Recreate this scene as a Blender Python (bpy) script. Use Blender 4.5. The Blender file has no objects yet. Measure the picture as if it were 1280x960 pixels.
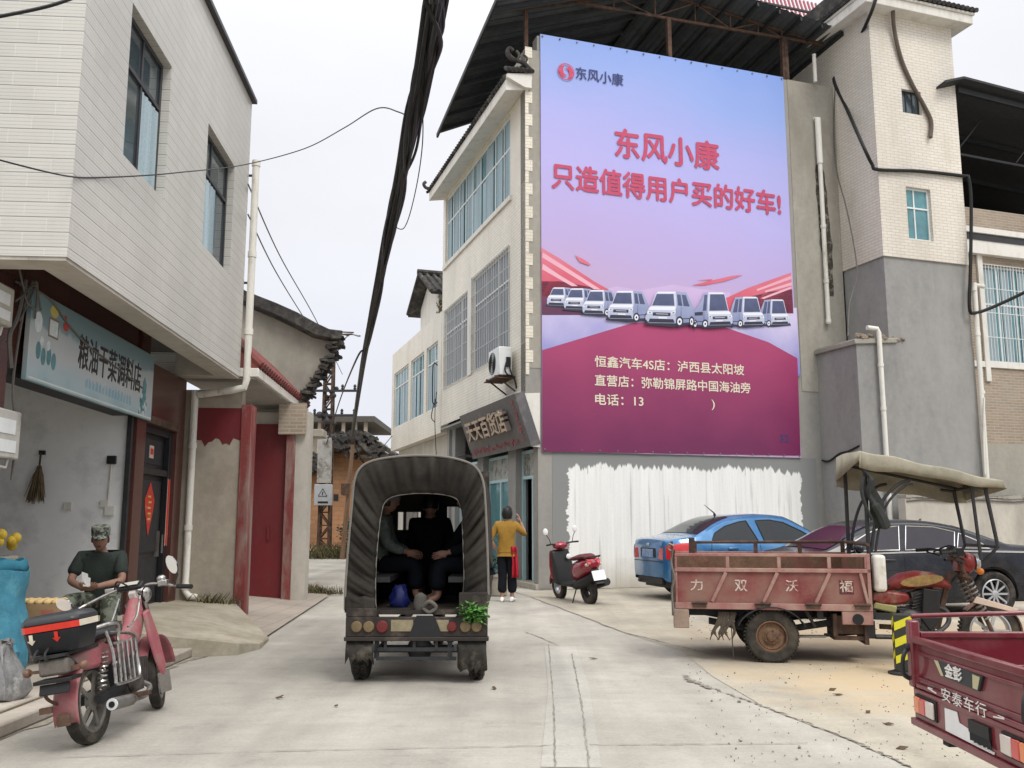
import bpy, bmesh, math, random
from mathutils import Vector, Matrix, noise as mnoise
R = math.radians
PI = math.pi
scene = bpy.context.scene
COL = scene.collection
random.seed(7)
# ------------------------------------------------------------------ camera
CAM_H, PITCH, FPX = 1.45, 8.56, 1130.0
cam = bpy.data.cameras.new('camera')
cam.sensor_width = 36.0
cam.lens = 36.0 * FPX / 1280.0
cam.clip_start, cam.clip_end = 0.05, 3000
camo = bpy.data.objects.new('camera', cam)
COL.objects.link(camo)
camo.location = (0, 0, CAM_H)
camo.rotation_euler = (R(90 + PITCH), 0, 0)
scene.camera = camo
# ------------------------------------------------------------------ sky, sun, exposure
SUN_EL, SUN_AZ = 52, 146        # azimuth the light comes from, clockwise from +Y
world = bpy.data.worlds.new('World')
scene.world = world
world.use_nodes = True
def build_world():
    nt = world.node_tree; N = nt.nodes; L = nt.links
    N.clear()
    out = N.new('ShaderNodeOutputWorld'); bg = N.new('ShaderNodeBackground')
    sky = N.new('ShaderNodeTexSky'); sky.sky_type = 'NISHITA'; sky.sun_disc = False
    sky.sun_elevation = R(SUN_EL); sky.sun_rotation = R(SUN_AZ); sky.dust_density = 3.0
    tc = N.new('ShaderNodeTexCoord'); sep = N.new('ShaderNodeSeparateXYZ')
    L.new(tc.outputs['Generated'], sep.inputs[0])
    mr = N.new('ShaderNodeMapRange'); mr.inputs[1].default_value = 0.0; mr.inputs[2].default_value = 1.0
    L.new(sep.outputs['Z'], mr.inputs[0])
    ramp = N.new('ShaderNodeValToRGB')          # an overcast dome: the zenith is brighter than the horizon
    e = ramp.color_ramp.elements
    e[0].position = 0.0; e[0].color = (7.2, 7.4, 8.1, 1)
    e[1].position = 1.0; e[1].color = (24, 24, 24, 1)
    for p, c in ((0.16, (7.4, 7.55, 8.2, 1)), (0.34, (8.1, 8.15, 8.5, 1)), (0.5, (8.8, 8.85, 9.2, 1)), (0.66, (17, 17, 17, 1))):
        q = e.new(p); q.color = c
    L.new(mr.outputs[0], ramp.inputs[0])
    nz = N.new('ShaderNodeTexNoise'); nz.inputs['Scale'].default_value = 2.2; nz.inputs['Detail'].default_value = 5
    mp = N.new('ShaderNodeMapping'); mp.inputs['Scale'].default_value = (1, 1, 2.4)
    L.new(tc.outputs['Generated'], mp.inputs[0]); L.new(mp.outputs[0], nz.inputs['Vector'])
    m2 = N.new('ShaderNodeMapRange'); m2.inputs[1].default_value = 0.3; m2.inputs[2].default_value = 0.7
    m2.inputs[3].default_value = 0.93; m2.inputs[4].default_value = 1.05
    L.new(nz.outputs['Fac'], m2.inputs[0])
    mul = N.new('ShaderNodeVectorMath'); mul.operation = 'SCALE'
    L.new(ramp.outputs[0], mul.inputs[0]); L.new(m2.outputs[0], mul.inputs['Scale'])
    mix = N.new('ShaderNodeMix'); mix.data_type = 'RGBA'; mix.inputs[0].default_value = 0.94
    L.new(sky.outputs[0], mix.inputs[6]); L.new(mul.outputs[0], mix.inputs[7])
    L.new(mix.outputs[2], bg.inputs['Color']); bg.inputs['Strength'].default_value = 0.1
    L.new(bg.outputs[0], out.inputs['Surface'])
build_world()
sun = bpy.data.lights.new('sun', 'SUN'); sun.energy = 1.35; sun.angle = R(20); sun.color = (1.0, 0.965, 0.91)
suno = bpy.data.objects.new('sun', sun); COL.objects.link(suno)
suno.rotation_euler = (R(90 - SUN_EL), 0, R(180 - SUN_AZ))
suno.location = (0, 0, 30)
vs = scene.view_settings
vs.view_transform = 'Standard'; vs.look = 'None'; vs.gamma = 1.0; vs.exposure = 0.24; vs.use_curve_mapping = False
scene.render.film_transparent = False
scene.cycles.max_bounces = 8; scene.cycles.diffuse_bounces = 6
scene.cycles.use_denoising = True

# ------------------------------------------------------------------ setting-out: photo pixel -> point on a real plane
_P = R(PITCH)
def ray(px, py):
    a, c = (px - 640) / FPX, -(py - 480) / FPX
    return Vector((a, math.cos(_P) - c * math.sin(_P), math.sin(_P) + c * math.cos(_P)))
def gnd(px, py, z=0.0):
    r = ray(px, py); t = (z - CAM_H) / r.z
    return Vector((r.x * t, r.y * t, z))
def atY(px, py, Y):
    r = ray(px, py); t = Y / r.y
    return Vector((r.x * t, Y, CAM_H + r.z * t))
class Frame:
    def __init__(s, ox, oy, deg):
        s.o = Vector((ox, oy, 0)); s.a = R(deg)
        s.u = Vector((math.cos(s.a), math.sin(s.a), 0)); s.v = Vector((-math.sin(s.a), math.cos(s.a), 0))
    def _hit(s, px, py, o, n):
        r = ray(px, py); t = n.dot(o - Vector((0, 0, CAM_H))) / n.dot(r)
        p = Vector((0, 0, CAM_H)) + r * t - s.o
        return Vector((p.dot(s.u), p.dot(s.v), p.z))
    def onx(s, px, py, c=0.0): return s._hit(px, py, s.o + s.u * c, s.u)
    def ony(s, px, py, c=0.0): return s._hit(px, py, s.o + s.v * c, s.v)
    def loc(s, p):
        d = Vector(p) - s.o; return Vector((d.dot(s.u), d.dot(s.v), p[2]))
    def w(s, x, y, z=0.0): return s.o + s.u * x + s.v * y + Vector((0, 0, z))

# ------------------------------------------------------------------ mesh builder
SPLIT = {'side_board', 'upper_render', 'socket', 'bed_lining', 'corner_post', 'tail_lamp_lens', 'mudguard', 'curtain_rail', 'bench', 'pier', 'pillar', 'roof_post', 'hinge', 'post', 'opening', 'bollard_pin', 'door_step', 'tail_panel', 'pale_plate', 'latch', 'fork_spring', 'shock_absorber', 'pipe_bracket', 'sill', 'white_band', 'hook'}
class B:
    def __init__(s): s.bm = bmesh.new(); s.mi = 0; s.T = None
    def _v(s, p):
        p = Vector(p)
        return s.bm.verts.new(s.T @ p if s.T else p)
    def face(s, pts):
        f = s.bm.faces.new([s._v(p) for p in pts]); f.material_index = s.mi; return f
    def _f(s, vs):
        try:
            f = s.bm.faces.new(vs); f.material_index = s.mi; return f
        except ValueError: return None
    def mm(s, x0, y0, z0, x1, y1, z1):
        v = [s._v((x, y, z)) for z in (z0, z1) for y in (y0, y1) for x in (x0, x1)]
        for q in ((0,2,3,1),(4,5,7,6),(0,1,5,4),(2,6,7,3),(0,4,6,2),(1,3,7,5)): s._f([v[i] for i in q])
        return s
    def box(s, c, d, rot=None):
        c = Vector(c); M = rot if rot is not None else Matrix.Identity(3)
        if isinstance(M, (tuple, list)):
            from mathutils import Euler
            M = Euler(M).to_matrix()
        v = [s._v(c + M @ Vector((sx*d[0]/2, sy*d[1]/2, sz*d[2]/2))) for sz in (-1,1) for sy in (-1,1) for sx in (-1,1)]
        for q in ((0,2,3,1),(4,5,7,6),(0,1,5,4),(2,6,7,3),(0,4,6,2),(1,3,7,5)): s._f([v[i] for i in q])
        return s
    def bar(s, a, b, w, h, up=(0,0,1)):
        a, b = Vector(a), Vector(b); d = (b - a); l = d.length; d.normalize()
        up = Vector(up)
        if abs(d.dot(up)) > 0.98: up = Vector((0, 1, 0))
        x = d.cross(up).normalized(); y = x.cross(d).normalized()
        M = Matrix((d, x, y)).transposed()
        return s.box((a + b) / 2, (l, w, h), M)
    def loft(s, rings, cap=True, closed=True, loop=False):
        rv = [[s._v(p) for p in r] for r in rings]; n = len(rv[0])
        k = len(rv)
        for i in range(k if loop else k - 1):
            a, b = rv[i], rv[(i + 1) % k]
            for j in range(n if closed else n - 1):
                s._f([a[j], a[(j+1) % n], b[(j+1) % n], b[j]])
        if cap and not loop:
            s._f(rv[0][::-1]); s._f(rv[-1])
        return rv
    def tube(s, pts, r, n=8, cap=True, loop=False, flat=1.0):
        pts = [Vector(p) for p in pts]; k = len(pts)
        rr = r if isinstance(r, (list, tuple)) else [r] * k
        rings = []; prev = None
        for i, p in enumerate(pts):
            if loop: d = pts[(i+1) % k] - pts[i-1]
            else: d = pts[min(i+1, k-1)] - pts[max(i-1, 0)]
            if d.length < 1e-9: d = Vector((0,0,1))
            d.normalize()
            if prev is None:
                up = Vector((0,0,1)) if abs(d.z) < 0.9 else Vector((1,0,0))
                x = d.cross(up).normalized()
            else:
                x = (prev - d * prev.dot(d))
                x = x.normalized() if x.length > 1e-6 else d.orthogonal().normalized()
            prev = x; y = d.cross(x)
            rings.append([p + x*(rr[i]*math.cos(2*PI*j/n)) + y*(rr[i]*flat*math.sin(2*PI*j/n)) for j in range(n)])
        s.loft(rings, cap, True, loop); return s
    def cyl(s, a, b, r, r2=None, n=20):
        return s.tube([a, b], [r, r if r2 is None else r2], n)
    def lathe(s, prof, n=28, M=None, closed=False):
        """prof: (r, z) along +Z; M places it"""
        M = M or Matrix.Identity(4)
        rings = [[M @ Vector((r*math.cos(2*PI*j/n), r*math.sin(2*PI*j/n), z)) for j in range(n)] for r, z in prof]
        s.loft(rings, not closed, True, closed); return s
    def prism(s, poly, off):
        off = Vector(off); a = [s._v(p) for p in poly]; b = [s._v(Vector(p) + off) for p in poly]; n = len(a)
        s._f(a[::-1]); s._f(b)
        for j in range(n): s._f([a[j], a[(j+1) % n], b[(j+1) % n], b[j]])
        return s
    def sphere(s, c, r, nu=16, nv=10, M=None):
        c = Vector(c); r = Vector((r, r, r)) if not isinstance(r, (tuple, list, Vector)) else Vector(r)
        M = M or Matrix.Identity(3)
        rings = []
        for i in range(nv + 1):
            t = PI * (i + 0.02*(i == 0) - 0.02*(i == nv)) / nv
            rings.append([c + M @ Vector((r.x*math.sin(t)*math.cos(2*PI*j/nu), r.y*math.sin(t)*math.sin(2*PI*j/nu), -r.z*math.cos(t))) for j in range(nu)])
        s.loft(rings, True); return s
    def mesh(s, me, M=None):
        M = M or Matrix.Identity(4)
        if s.T: M = s.T @ M
        v = [s.bm.verts.new(M @ x.co) for x in me.vertices]
        for p in me.polygons: s._f([v[i] for i in p.vertices])
        return s
    def build(s, name, mats, parent=None, ang=35, bevel=0.0, loc=None, seg=2, fixn=True):
        bm = s.bm
        if name in SPLIT:                # separate pieces of one kind become separate parts
            bm.verts.index_update(); seen = set(); isl = []
            for v in bm.verts:
                if v in seen: continue
                st = [v]; seen.add(v); fs = set()
                while st:
                    q = st.pop()
                    for f in q.link_faces: fs.add(f)
                    for e in q.link_edges:
                        w = e.other_vert(q)
                        if w not in seen: seen.add(w); st.append(w)
                isl.append(fs)
            if len(isl) > 1:
                for fs in isl:
                    nb = B(); mp = {}
                    for f in fs:
                        for v in f.verts:
                            if v not in mp: mp[v] = nb.bm.verts.new(v.co)
                        g = nb.bm.faces.new([mp[v] for v in f.verts]); g.material_index = f.material_index
                    o = nb.build(name, mats, parent, ang, bevel, loc, seg, fixn)
                bm.free(); return o
        if fixn: bmesh.ops.recalc_face_normals(bm, faces=bm.faces)
        uv = bm.loops.layers.uv.new('UVMap')
        for f in bm.faces:
            n = f.normal; ax = max(range(3), key=lambda i: abs(n[i]))
            for l in f.loops:
                c = l.vert.co
                l[uv].uv = (c.y, c.z) if ax == 0 else ((c.x, c.z) if ax == 1 else (c.x, c.y))
            f.smooth = True
        me = bpy.data.meshes.new(name); bm.to_mesh(me); bm.free()
        me.set_sharp_from_angle(angle=R(ang))
        for m in (mats if isinstance(mats, (list, tuple)) else [mats]): me.materials.append(m)
        o = bpy.data.objects.new(name, me); COL.objects.link(o)
        if parent is not None: o.parent = parent
        if loc is not None: o.location = loc
        if bevel > 0:
            b = o.modifiers.new('bevel', 'BEVEL'); b.width = bevel; b.segments = seg; b.limit_method = 'ANGLE'; b.angle_limit = R(40)
        return o
def tag(o, label=None, cat=None, group=None, kind=None):
    if label: o['label'] = label
    if cat: o['category'] = cat
    if group: o['group'] = group
    if kind: o['kind'] = kind
    return o
def empty(name, loc=(0,0,0), rz=0.0, label=None, cat=None, group=None, rot=None):
    o = bpy.data.objects.new(name, None); COL.objects.link(o)
    o.empty_display_size = 0.2
    o.location = loc; o.rotation_euler = rot if rot else (0, 0, rz)
    return tag(o, label, cat, group)
def catmull(pts, n=8, loop=False):
    pts = [Vector(p) for p in pts]; k = len(pts); out = []
    for i in range(k if loop else k - 1):
        if loop: a, b, c, d = pts[i-1], pts[i], pts[(i+1) % k], pts[(i+2) % k]
        else: a, b, c, d = pts[max(i-1,0)], pts[i], pts[i+1], pts[min(i+2,k-1)]
        for j in range(n):
            t = j / n
            out.append(0.5*((2*b) + (c-a)*t + (2*a-5*b+4*c-d)*t*t + (3*b-a-3*c+d)*t**3))
    if not loop: out.append(pts[-1])
    return out
def interp(tab, x):
    if x <= tab[0][0]: return tab[0][1]
    for (x0, y0), (x1, y1) in zip(tab, tab[1:]):
        if x <= x1:
            t = (x - x0) / (x1 - x0); return y0 + (y1 - y0) * t
    return tab[-1][1]
def smooth_tab(tab, n=6):
    return [(p.x, p.y) for p in catmull([(x, y, 0) for x, y in tab], n)]
def text_mesh(body, size, bold=0.0, ext=0.002, align='CENTER', spacing=1.0):
    c = bpy.data.curves.new('lettering', 'FONT'); c.body = body; c.size = size; c.extrude = ext
    c.align_x = align; c.align_y = 'CENTER'; c.space_character = spacing; c.resolution_u = 3
    o = bpy.data.objects.new('lettering', c); COL.objects.link(o)
    dg = bpy.context.evaluated_depsgraph_get(); dg.update()
    me = bpy.data.meshes.new_from_object(o.evaluated_get(dg))
    bpy.data.objects.remove(o); bpy.data.curves.remove(c)
    return me
def lettering(body, size, mat, parent, M, bold=0.02, ext=0.002, align='CENTER', name='lettering', spacing=1.0, width=None, height=None):
    me = text_mesh(body, size, bold, ext, align, spacing)
    xs = [v.co.x for v in me.vertices]; ys = [v.co.y for v in me.vertices]
    sx = width / (max(xs) - min(xs)) if width else 1.0
    sy = height / (max(ys) - min(ys)) if height else 1.0
    b = B(); e = bold * size * .8
    # heavier strokes: the same glyph laid several times, each a hair above the last
    for k, (dx, dy) in enumerate(((0, 0), (e, 0), (-e, 0), (0, e), (0, -e)) if bold > 0 else ((0, 0),)):
        b.mesh(me, M @ Matrix.Translation((dx * sx, dy * sy, k * .0004)) @ Matrix.Diagonal((sx, sy, 1, 1)))
    bpy.data.meshes.remove(me)
    return b.build(name, mat, parent, fixn=False)
# ------------------------------------------------------------------ materials
def M(name, col, rough=0.65, metal=0.0, var=0.12, scale=5.0, bump=0.0, bscale=60.0, dirt=None, dirt_amt=0.5, dirt_scale=3.0, streak=0.0,
      spec=0.3, coat=0.0, emit=0.0, dirt_w=0.14, trans=0.0):
    m = bpy.data.materials.new(name); m.use_nodes = True
    nt = m.node_tree; N = nt.nodes; L = nt.links; p = N['Principled BSDF']
    p.inputs['Roughness'].default_value = rough; p.inputs['Metallic'].default_value = metal
    p.inputs['Specular IOR Level'].default_value = min(spec, .12) if rough >= .8 else spec
    if coat: p.inputs['Coat Weight'].default_value = coat; p.inputs['Coat Roughness'].default_value = 0.08
    if emit:
        p.inputs['Emission Color'].default_value = (*col, 1); p.inputs['Emission Strength'].default_value = emit
    if trans: p.inputs['Transmission Weight'].default_value = trans
    tc = N.new('ShaderNodeTexCoord'); vec = tc.outputs['Object']
    if streak:
        mp = N.new('ShaderNodeMapping'); mp.inputs['Scale'].default_value = (1, 1, streak); L.new(vec, mp.inputs[0]); svec = mp.outputs[0]
    else: svec = vec
    def noise(sc, v=None, det=5, r=0.6):
        n = N.new('ShaderNodeTexNoise'); n.inputs['Scale'].default_value = sc; n.inputs['Detail'].default_value = det; n.inputs['Roughness'].default_value = r
        L.new(v or svec, n.inputs['Vector']); return n.outputs['Fac']
    def mapr(a, f0, f1, t0, t1):
        r = N.new('ShaderNodeMapRange'); r.inputs[1].default_value = f0; r.inputs[2].default_value = f1; r.inputs[3].default_value = t0; r.inputs[4].default_value = t1
        L.new(a, r.inputs[0]); return r.outputs[0]
    def mixc(f, a, b, mode='MIX'):
        x = N.new('ShaderNodeMix'); x.data_type = 'RGBA'; x.blend_type = mode
        if isinstance(f, float): x.inputs[0].default_value = f
        else: L.new(f, x.inputs[0])
        for i, q in ((6, a), (7, b)):
            if isinstance(q, tuple): x.inputs[i].default_value = (*q[:3], 1)
            else: L.new(q, x.inputs[i])
        return x.outputs[2]
    f = mapr(noise(scale), 0.25, 0.75, 0, 1)
    c = mixc(f, tuple(x*(1-var) for x in col), tuple(min(1, x*(1+var)) for x in col))
    f2 = mapr(noise(scale*7.3, vec), 0.3, 0.7, 1 - var*0.6, 1 + var*0.35)
    vm = N.new('ShaderNodeVectorMath'); vm.operation = 'SCALE'; L.new(c, vm.inputs[0]); L.new(f2, vm.inputs['Scale']); c = vm.outputs[0]
    if dirt:
        t = 0.72 - 0.4*dirt_amt
        fd = mapr(noise(dirt_scale, svec, 8, 0.68), t - dirt_w/2, t + dirt_w/2, 0, 1)
        c = mixc(fd, c, dirt)
    L.new(c, p.inputs['Base Color'])
    if bump:
        bp = N.new('ShaderNodeBump'); bp.inputs['Strength'].default_value = bump; bp.inputs['Distance'].default_value = 0.01
        L.new(noise(bscale, vec, 4), bp.inputs['Height']); L.new(bp.outputs[0], p.inputs['Normal'])
    m['api'] = 0
    return m
def tiles(name, c1, c2, mortar, bw, bh, msize=0.006, ribs=0, rowline=0, rough=0.35, bump=0.4, grime=None, offset=0.5, var_scale=0.6, stain=0.12, squash=1.0):
    m = bpy.data.materials.new(name); m.use_nodes = True
    nt = m.node_tree; N = nt.nodes; L = nt.links; p = N['Principled BSDF']; p.inputs['Roughness'].default_value = rough
    tc = N.new('ShaderNodeTexCoord')
    br = N.new('ShaderNodeTexBrick'); br.inputs['Scale'].default_value = 1.0
    br.inputs['Brick Width'].default_value = bw; br.inputs['Row Height'].default_value = bh; br.inputs['Mortar Size'].default_value = msize
    br.inputs['Mortar Smooth'].default_value = 0.1; br.offset = offset; br.inputs['Bias'].default_value = 0.0
    br.inputs['Color1'].default_value = (*c1, 1); br.inputs['Color2'].default_value = (*c2, 1); br.inputs['Mortar'].default_value = (*mortar, 1)
    L.new(tc.outputs['UV'], br.inputs['Vector'])
    col = br.outputs['Color']
    def scale_by(col, node_out, f0, f1, t0, t1):
        r = N.new('ShaderNodeMapRange'); r.inputs[1].default_value = f0; r.inputs[2].default_value = f1; r.inputs[3].default_value = t0; r.inputs[4].default_value = t1
        L.new(node_out, r.inputs[0]); v = N.new('ShaderNodeVectorMath'); v.operation = 'SCALE'
        L.new(col, v.inputs[0]); L.new(r.outputs[0], v.inputs['Scale']); return v.outputs[0]
    h = br.outputs['Fac']
    if ribs:
        sx = N.new('ShaderNodeSeparateXYZ'); L.new(tc.outputs['UV'], sx.inputs[0])
        ml = N.new('ShaderNodeMath'); ml.operation = 'MULTIPLY'; ml.inputs[1].default_value = ribs / bh; L.new(sx.outputs[1], ml.inputs[0])
        fr = N.new('ShaderNodeMath'); fr.operation = 'FRACT'; L.new(ml.outputs[0], fr.inputs[0])
        lt = N.new('ShaderNodeMath'); lt.operation = 'LESS_THAN'; lt.inputs[1].default_value = 0.14; L.new(fr.outputs[0], lt.inputs[0])
        col = scale_by(col, lt.outputs[0], 0, 1, 1.0, 0.78)
        if rowline:
            m5 = N.new('ShaderNodeMath'); m5.operation = 'MULTIPLY'; m5.inputs[1].default_value = 1 / bh; L.new(sx.outputs[1], m5.inputs[0])
            f5 = N.new('ShaderNodeMath'); f5.operation = 'FRACT'; L.new(m5.outputs[0], f5.inputs[0])
            l5 = N.new('ShaderNodeMath'); l5.operation = 'LESS_THAN'; l5.inputs[1].default_value = .075; L.new(f5.outputs[0], l5.inputs[0])
            col = scale_by(col, l5.outputs[0], 0, 1, 1.0, rowline)
        mx = N.new('ShaderNodeMath'); mx.operation = 'MAXIMUM'
        hm = N.new('ShaderNodeMath'); hm.operation = 'MULTIPLY'; hm.inputs[1].default_value = 0.5; L.new(lt.outputs[0], hm.inputs[0])
        L.new(h, mx.inputs[0]); L.new(hm.outputs[0], mx.inputs[1]); h = mx.outputs[0]
    nz = N.new('ShaderNodeTexNoise'); nz.inputs['Scale'].default_value = var_scale; nz.inputs['Detail'].default_value = 7
    mp = N.new('ShaderNodeMapping'); mp.inputs['Scale'].default_value = (1, 1, 0.35); L.new(tc.outputs['Object'], mp.inputs[0]); L.new(mp.outputs[0], nz.inputs['Vector'])
    col = scale_by(col, nz.outputs['Fac'], 0.3, 0.7, 1 - stain, 1 + stain*0.6)
    if grime:
        n2 = N.new('ShaderNodeTexNoise'); n2.inputs['Scale'].default_value = 1.7; n2.inputs['Detail'].default_value = 9; n2.inputs['Roughness'].default_value = 0.7
        L.new(mp.outputs[0], n2.inputs['Vector'])
        r2 = N.new('ShaderNodeMapRange'); r2.inputs[1].default_value = 0.52; r2.inputs[2].default_value = 0.72; r2.inputs[4].default_value = 0.6; L.new(n2.outputs['Fac'], r2.inputs[0])
        x = N.new('ShaderNodeMix'); x.data_type = 'RGBA'; L.new(r2.outputs[0], x.inputs[0]); L.new(col, x.inputs[6]); x.inputs[7].default_value = (*grime, 1); col = x.outputs[2]
    L.new(col, p.inputs['Base Color'])
    bp = N.new('ShaderNodeBump'); bp.inputs['Strength'].default_value = bump; bp.inputs['Distance'].default_value = 0.006; bp.invert = True
    L.new(h, bp.inputs['Height']); L.new(bp.outputs[0], p.inputs['Normal'])
    return m
MT = {}
def mats():
    t = MT
    t['tile_cream'] = tiles('ribbed_wall_tile', (.56,.55,.51), (.525,.515,.475), (.60,.59,.55), .36, .125, .0055, ribs=4, rowline=.52, bump=.6, stain=.16, grime=(.47,.455,.41))
    t['tile_tower'] = tiles('tower_wall_tile', (.70,.655,.575), (.655,.61,.53), (.46,.41,.34), .24, .075, .006, bump=.35, stain=.16, grime=(.50,.45,.36))
    t['tile_front'] = tiles('front_wall_tile', (.76,.71,.60), (.71,.66,.55), (.52,.48,.40), .24, .075, .006, bump=.35, stain=.12, grime=(.45,.40,.32))
    t['tile_brown'] = tiles('brown_wall_tile', (.105,.042,.034), (.085,.034,.028), (.05,.025,.02), .5, .6, .004, rough=.25, bump=.2, stain=.2)
    t['brick_old'] = tiles('old_brick', (.36,.27,.19), (.29,.22,.16), (.36,.33,.28), .25, .07, .012, rough=.9, bump=.7, stain=.25, grime=(.3,.28,.24))
    t['brick_mud'] = tiles('mud_brick', (.37,.20,.105), (.30,.16,.085), (.27,.155,.09), .42, .2, .014, rough=.95, bump=.8, stain=.25, grime=(.26,.14,.075))
    t['pavers'] = tiles('paving_tile', (.36,.31,.26), (.33,.28,.235), (.20,.17,.14), .3, .3, .006, rough=.8, bump=.3, offset=0, stain=.2)
    t['rooftile'] = M('dark_roof_tile', (.055,.052,.05), .8, var=.5, scale=9, bump=.6, bscale=30, dirt=(.13,.12,.10), dirt_amt=.35)
    t['rooftile_red'] = M('red_roof_tile', (.20,.055,.05), .7, var=.3, scale=6, dirt=(.08,.06,.05), dirt_amt=.35)
    t['plaster_grey'] = M('grey_cement_render', (.275,.268,.25), .9, var=.2, scale=.9, bump=.25, bscale=25, dirt=(.35,.335,.30), dirt_amt=.4, dirt_scale=.7, streak=.35, dirt_w=.35)
    t['plaster_dark'] = M('dark_cement_render', (.25,.247,.24), .9, var=.2, scale=1.1, bump=.25, bscale=25, dirt=(.33,.325,.31), dirt_amt=.4, dirt_scale=.9, streak=.35, dirt_w=.35)
    t['plaster_beige'] = M('beige_cement_render', (.35,.33,.285), .9, var=.16, scale=1.0, bump=.25, bscale=25, dirt=(.22,.2,.17), dirt_amt=.25, dirt_scale=.8, streak=.4, dirt_w=.3)
    t['plaster_light'] = M('pale_render', (.47,.44,.385), .9, var=.12, scale=1.2, bump=.25, bscale=25, dirt=(.30,.28,.24), dirt_amt=.25, dirt_scale=1.0, streak=.4, dirt_w=.25)
    t['plaster_pillar'] = M('streaked_pillar_render', (.37,.33,.27), .9, var=.2, scale=1.3, bump=.2, bscale=30, dirt=(.22,.19,.15), dirt_amt=.35, dirt_scale=1.1, streak=.5, dirt_w=.35)
    t['white_in'] = M('white_interior_paint', (.86,.87,.87), .7, var=.05, scale=1.2, dirt=(.5,.5,.5), dirt_amt=.15, dirt_scale=2, dirt_w=.3)
    t['white_trim'] = M('white_painted_trim', (.70,.68,.63), .6, var=.08, scale=3, dirt=(.45,.42,.36), dirt_amt=.25, streak=.3, dirt_w=.3)
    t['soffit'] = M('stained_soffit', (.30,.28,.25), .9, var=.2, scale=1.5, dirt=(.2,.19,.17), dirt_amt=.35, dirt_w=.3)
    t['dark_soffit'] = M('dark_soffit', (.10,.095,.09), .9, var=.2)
    t['red_gate'] = M('dark_red_gate_paint', (.14,.016,.02), .55, var=.15, scale=2, dirt=(.12,.03,.03), dirt_amt=.3, streak=.3, dirt_w=.3)
    t['red_post'] = M('worn_red_post', (.19,.04,.038), .6, var=.25, scale=4, dirt=(.24,.175,.15), dirt_amt=.47, dirt_scale=2.2, streak=.25)
    t['black_door'] = M('black_door', (.022,.022,.024), .4, var=.2, scale=5)
    t['alu_dark'] = M('dark_window_frame', (.035,.035,.038), .4, var=.15)
    t['alu_white'] = M('white_window_frame', (.70,.72,.72), .45, var=.07)
    t['alu_blue'] = M('pale_blue_frame', (.40,.56,.60), .45, var=.1)
    t['steel_grille'] = M('pale_steel_grille', (.55,.56,.56), .4, metal=.3, var=.12)
    t['pane'] = M('window_glass', (.055,.075,.085), .06, var=.3, scale=.7, spec=.8)
    t['pane_blue'] = M('blue_green_glass', (.08,.22,.25), .08, var=.3, scale=.9, spec=.8)
    t['curtain'] = M('pale_blue_curtain', (.33,.42,.46), .8, var=.3, scale=7, streak=.02)
    t['curtain_grey'] = M('grey_curtain', (.27,.29,.31), .8, var=.35, scale=9, streak=.02)
    t['pvc'] = M('white_pvc_pipe', (.68,.66,.60), .5, var=.1, scale=4, dirt=(.4,.37,.3), dirt_amt=.3, streak=.3)
    t['rust'] = M('rusty_steel', (.12,.075,.055), .8, metal=.2, var=.4, scale=9, dirt=(.05,.04,.035), dirt_amt=.4)
    t['steel_dark'] = M('dark_steel', (.045,.045,.047), .6, metal=.4, var=.25, scale=8)
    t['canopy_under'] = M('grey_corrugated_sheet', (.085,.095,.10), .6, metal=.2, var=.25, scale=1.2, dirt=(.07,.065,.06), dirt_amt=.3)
    t['black_plastic'] = M('black_plastic', (.018,.018,.019), .45, var=.2)
    t['rubber'] = M('tyre_rubber', (.02,.0195,.019), .85, var=.3, scale=10, dirt=(.13,.11,.09), dirt_amt=.3, dirt_scale=6, dirt_w=.4)
    t['rubber_dusty'] = M('dusty_tyre_rubber', (.035,.033,.03), .9, var=.3, scale=10, dirt=(.12,.10,.075), dirt_amt=.28, dirt_scale=6, dirt_w=.4)
    t['chrome'] = M('chrome', (.65,.65,.66), .18, metal=1.0, var=.08)
    t['alloy'] = M('alloy_rim', (.50,.51,.53), .3, metal=.85, var=.1)
    t['dull_metal'] = M('dull_metal', (.22,.21,.2), .55, metal=.7, var=.25, scale=12, dirt=(.1,.075,.05), dirt_amt=.35)
    t['concrete_slab'] = M('concrete_slab', (.40,.37,.31), .9, var=.15, scale=2, bump=.4, bscale=30, dirt=(.26,.235,.19), dirt_amt=.3, dirt_w=.3)
    t['cable'] = M('black_cable', (.012,.012,.013), .55, var=.2)
    t['cable_grey'] = M('grey_cable', (.12,.11,.10), .6, var=.2)
    t['leaf'] = M('leaf_green', (.05,.10,.03), .6, var=.5, scale=6)
    t['leaf_dark'] = M('dark_leaf', (.025,.055,.025), .6, var=.5, scale=6)
    t['leaf_bright'] = M('fresh_leaf', (.09,.24,.05), .5, var=.4, scale=9)
    t['dry_grass'] = M('dry_weed', (.13,.115,.06), .9, var=.4, scale=8)
    t['bark'] = M('bark', (.09,.07,.05), .9, var=.3)
    t['skin'] = M('skin', (.36,.205,.145), .55, var=.08)
    t['skin_tan'] = M('tanned_skin', (.25,.14,.10), .55, var=.1)
    t['hair'] = M('black_hair', (.012,.011,.011), .5, var=.3, scale=30)
    t['white_letter'] = M('white_lettering', (.72,.70,.66), .6, var=.06)
    t['paper_white'] = M('white_plate', (.75,.75,.74), .5, var=.05)
mats()
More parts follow.
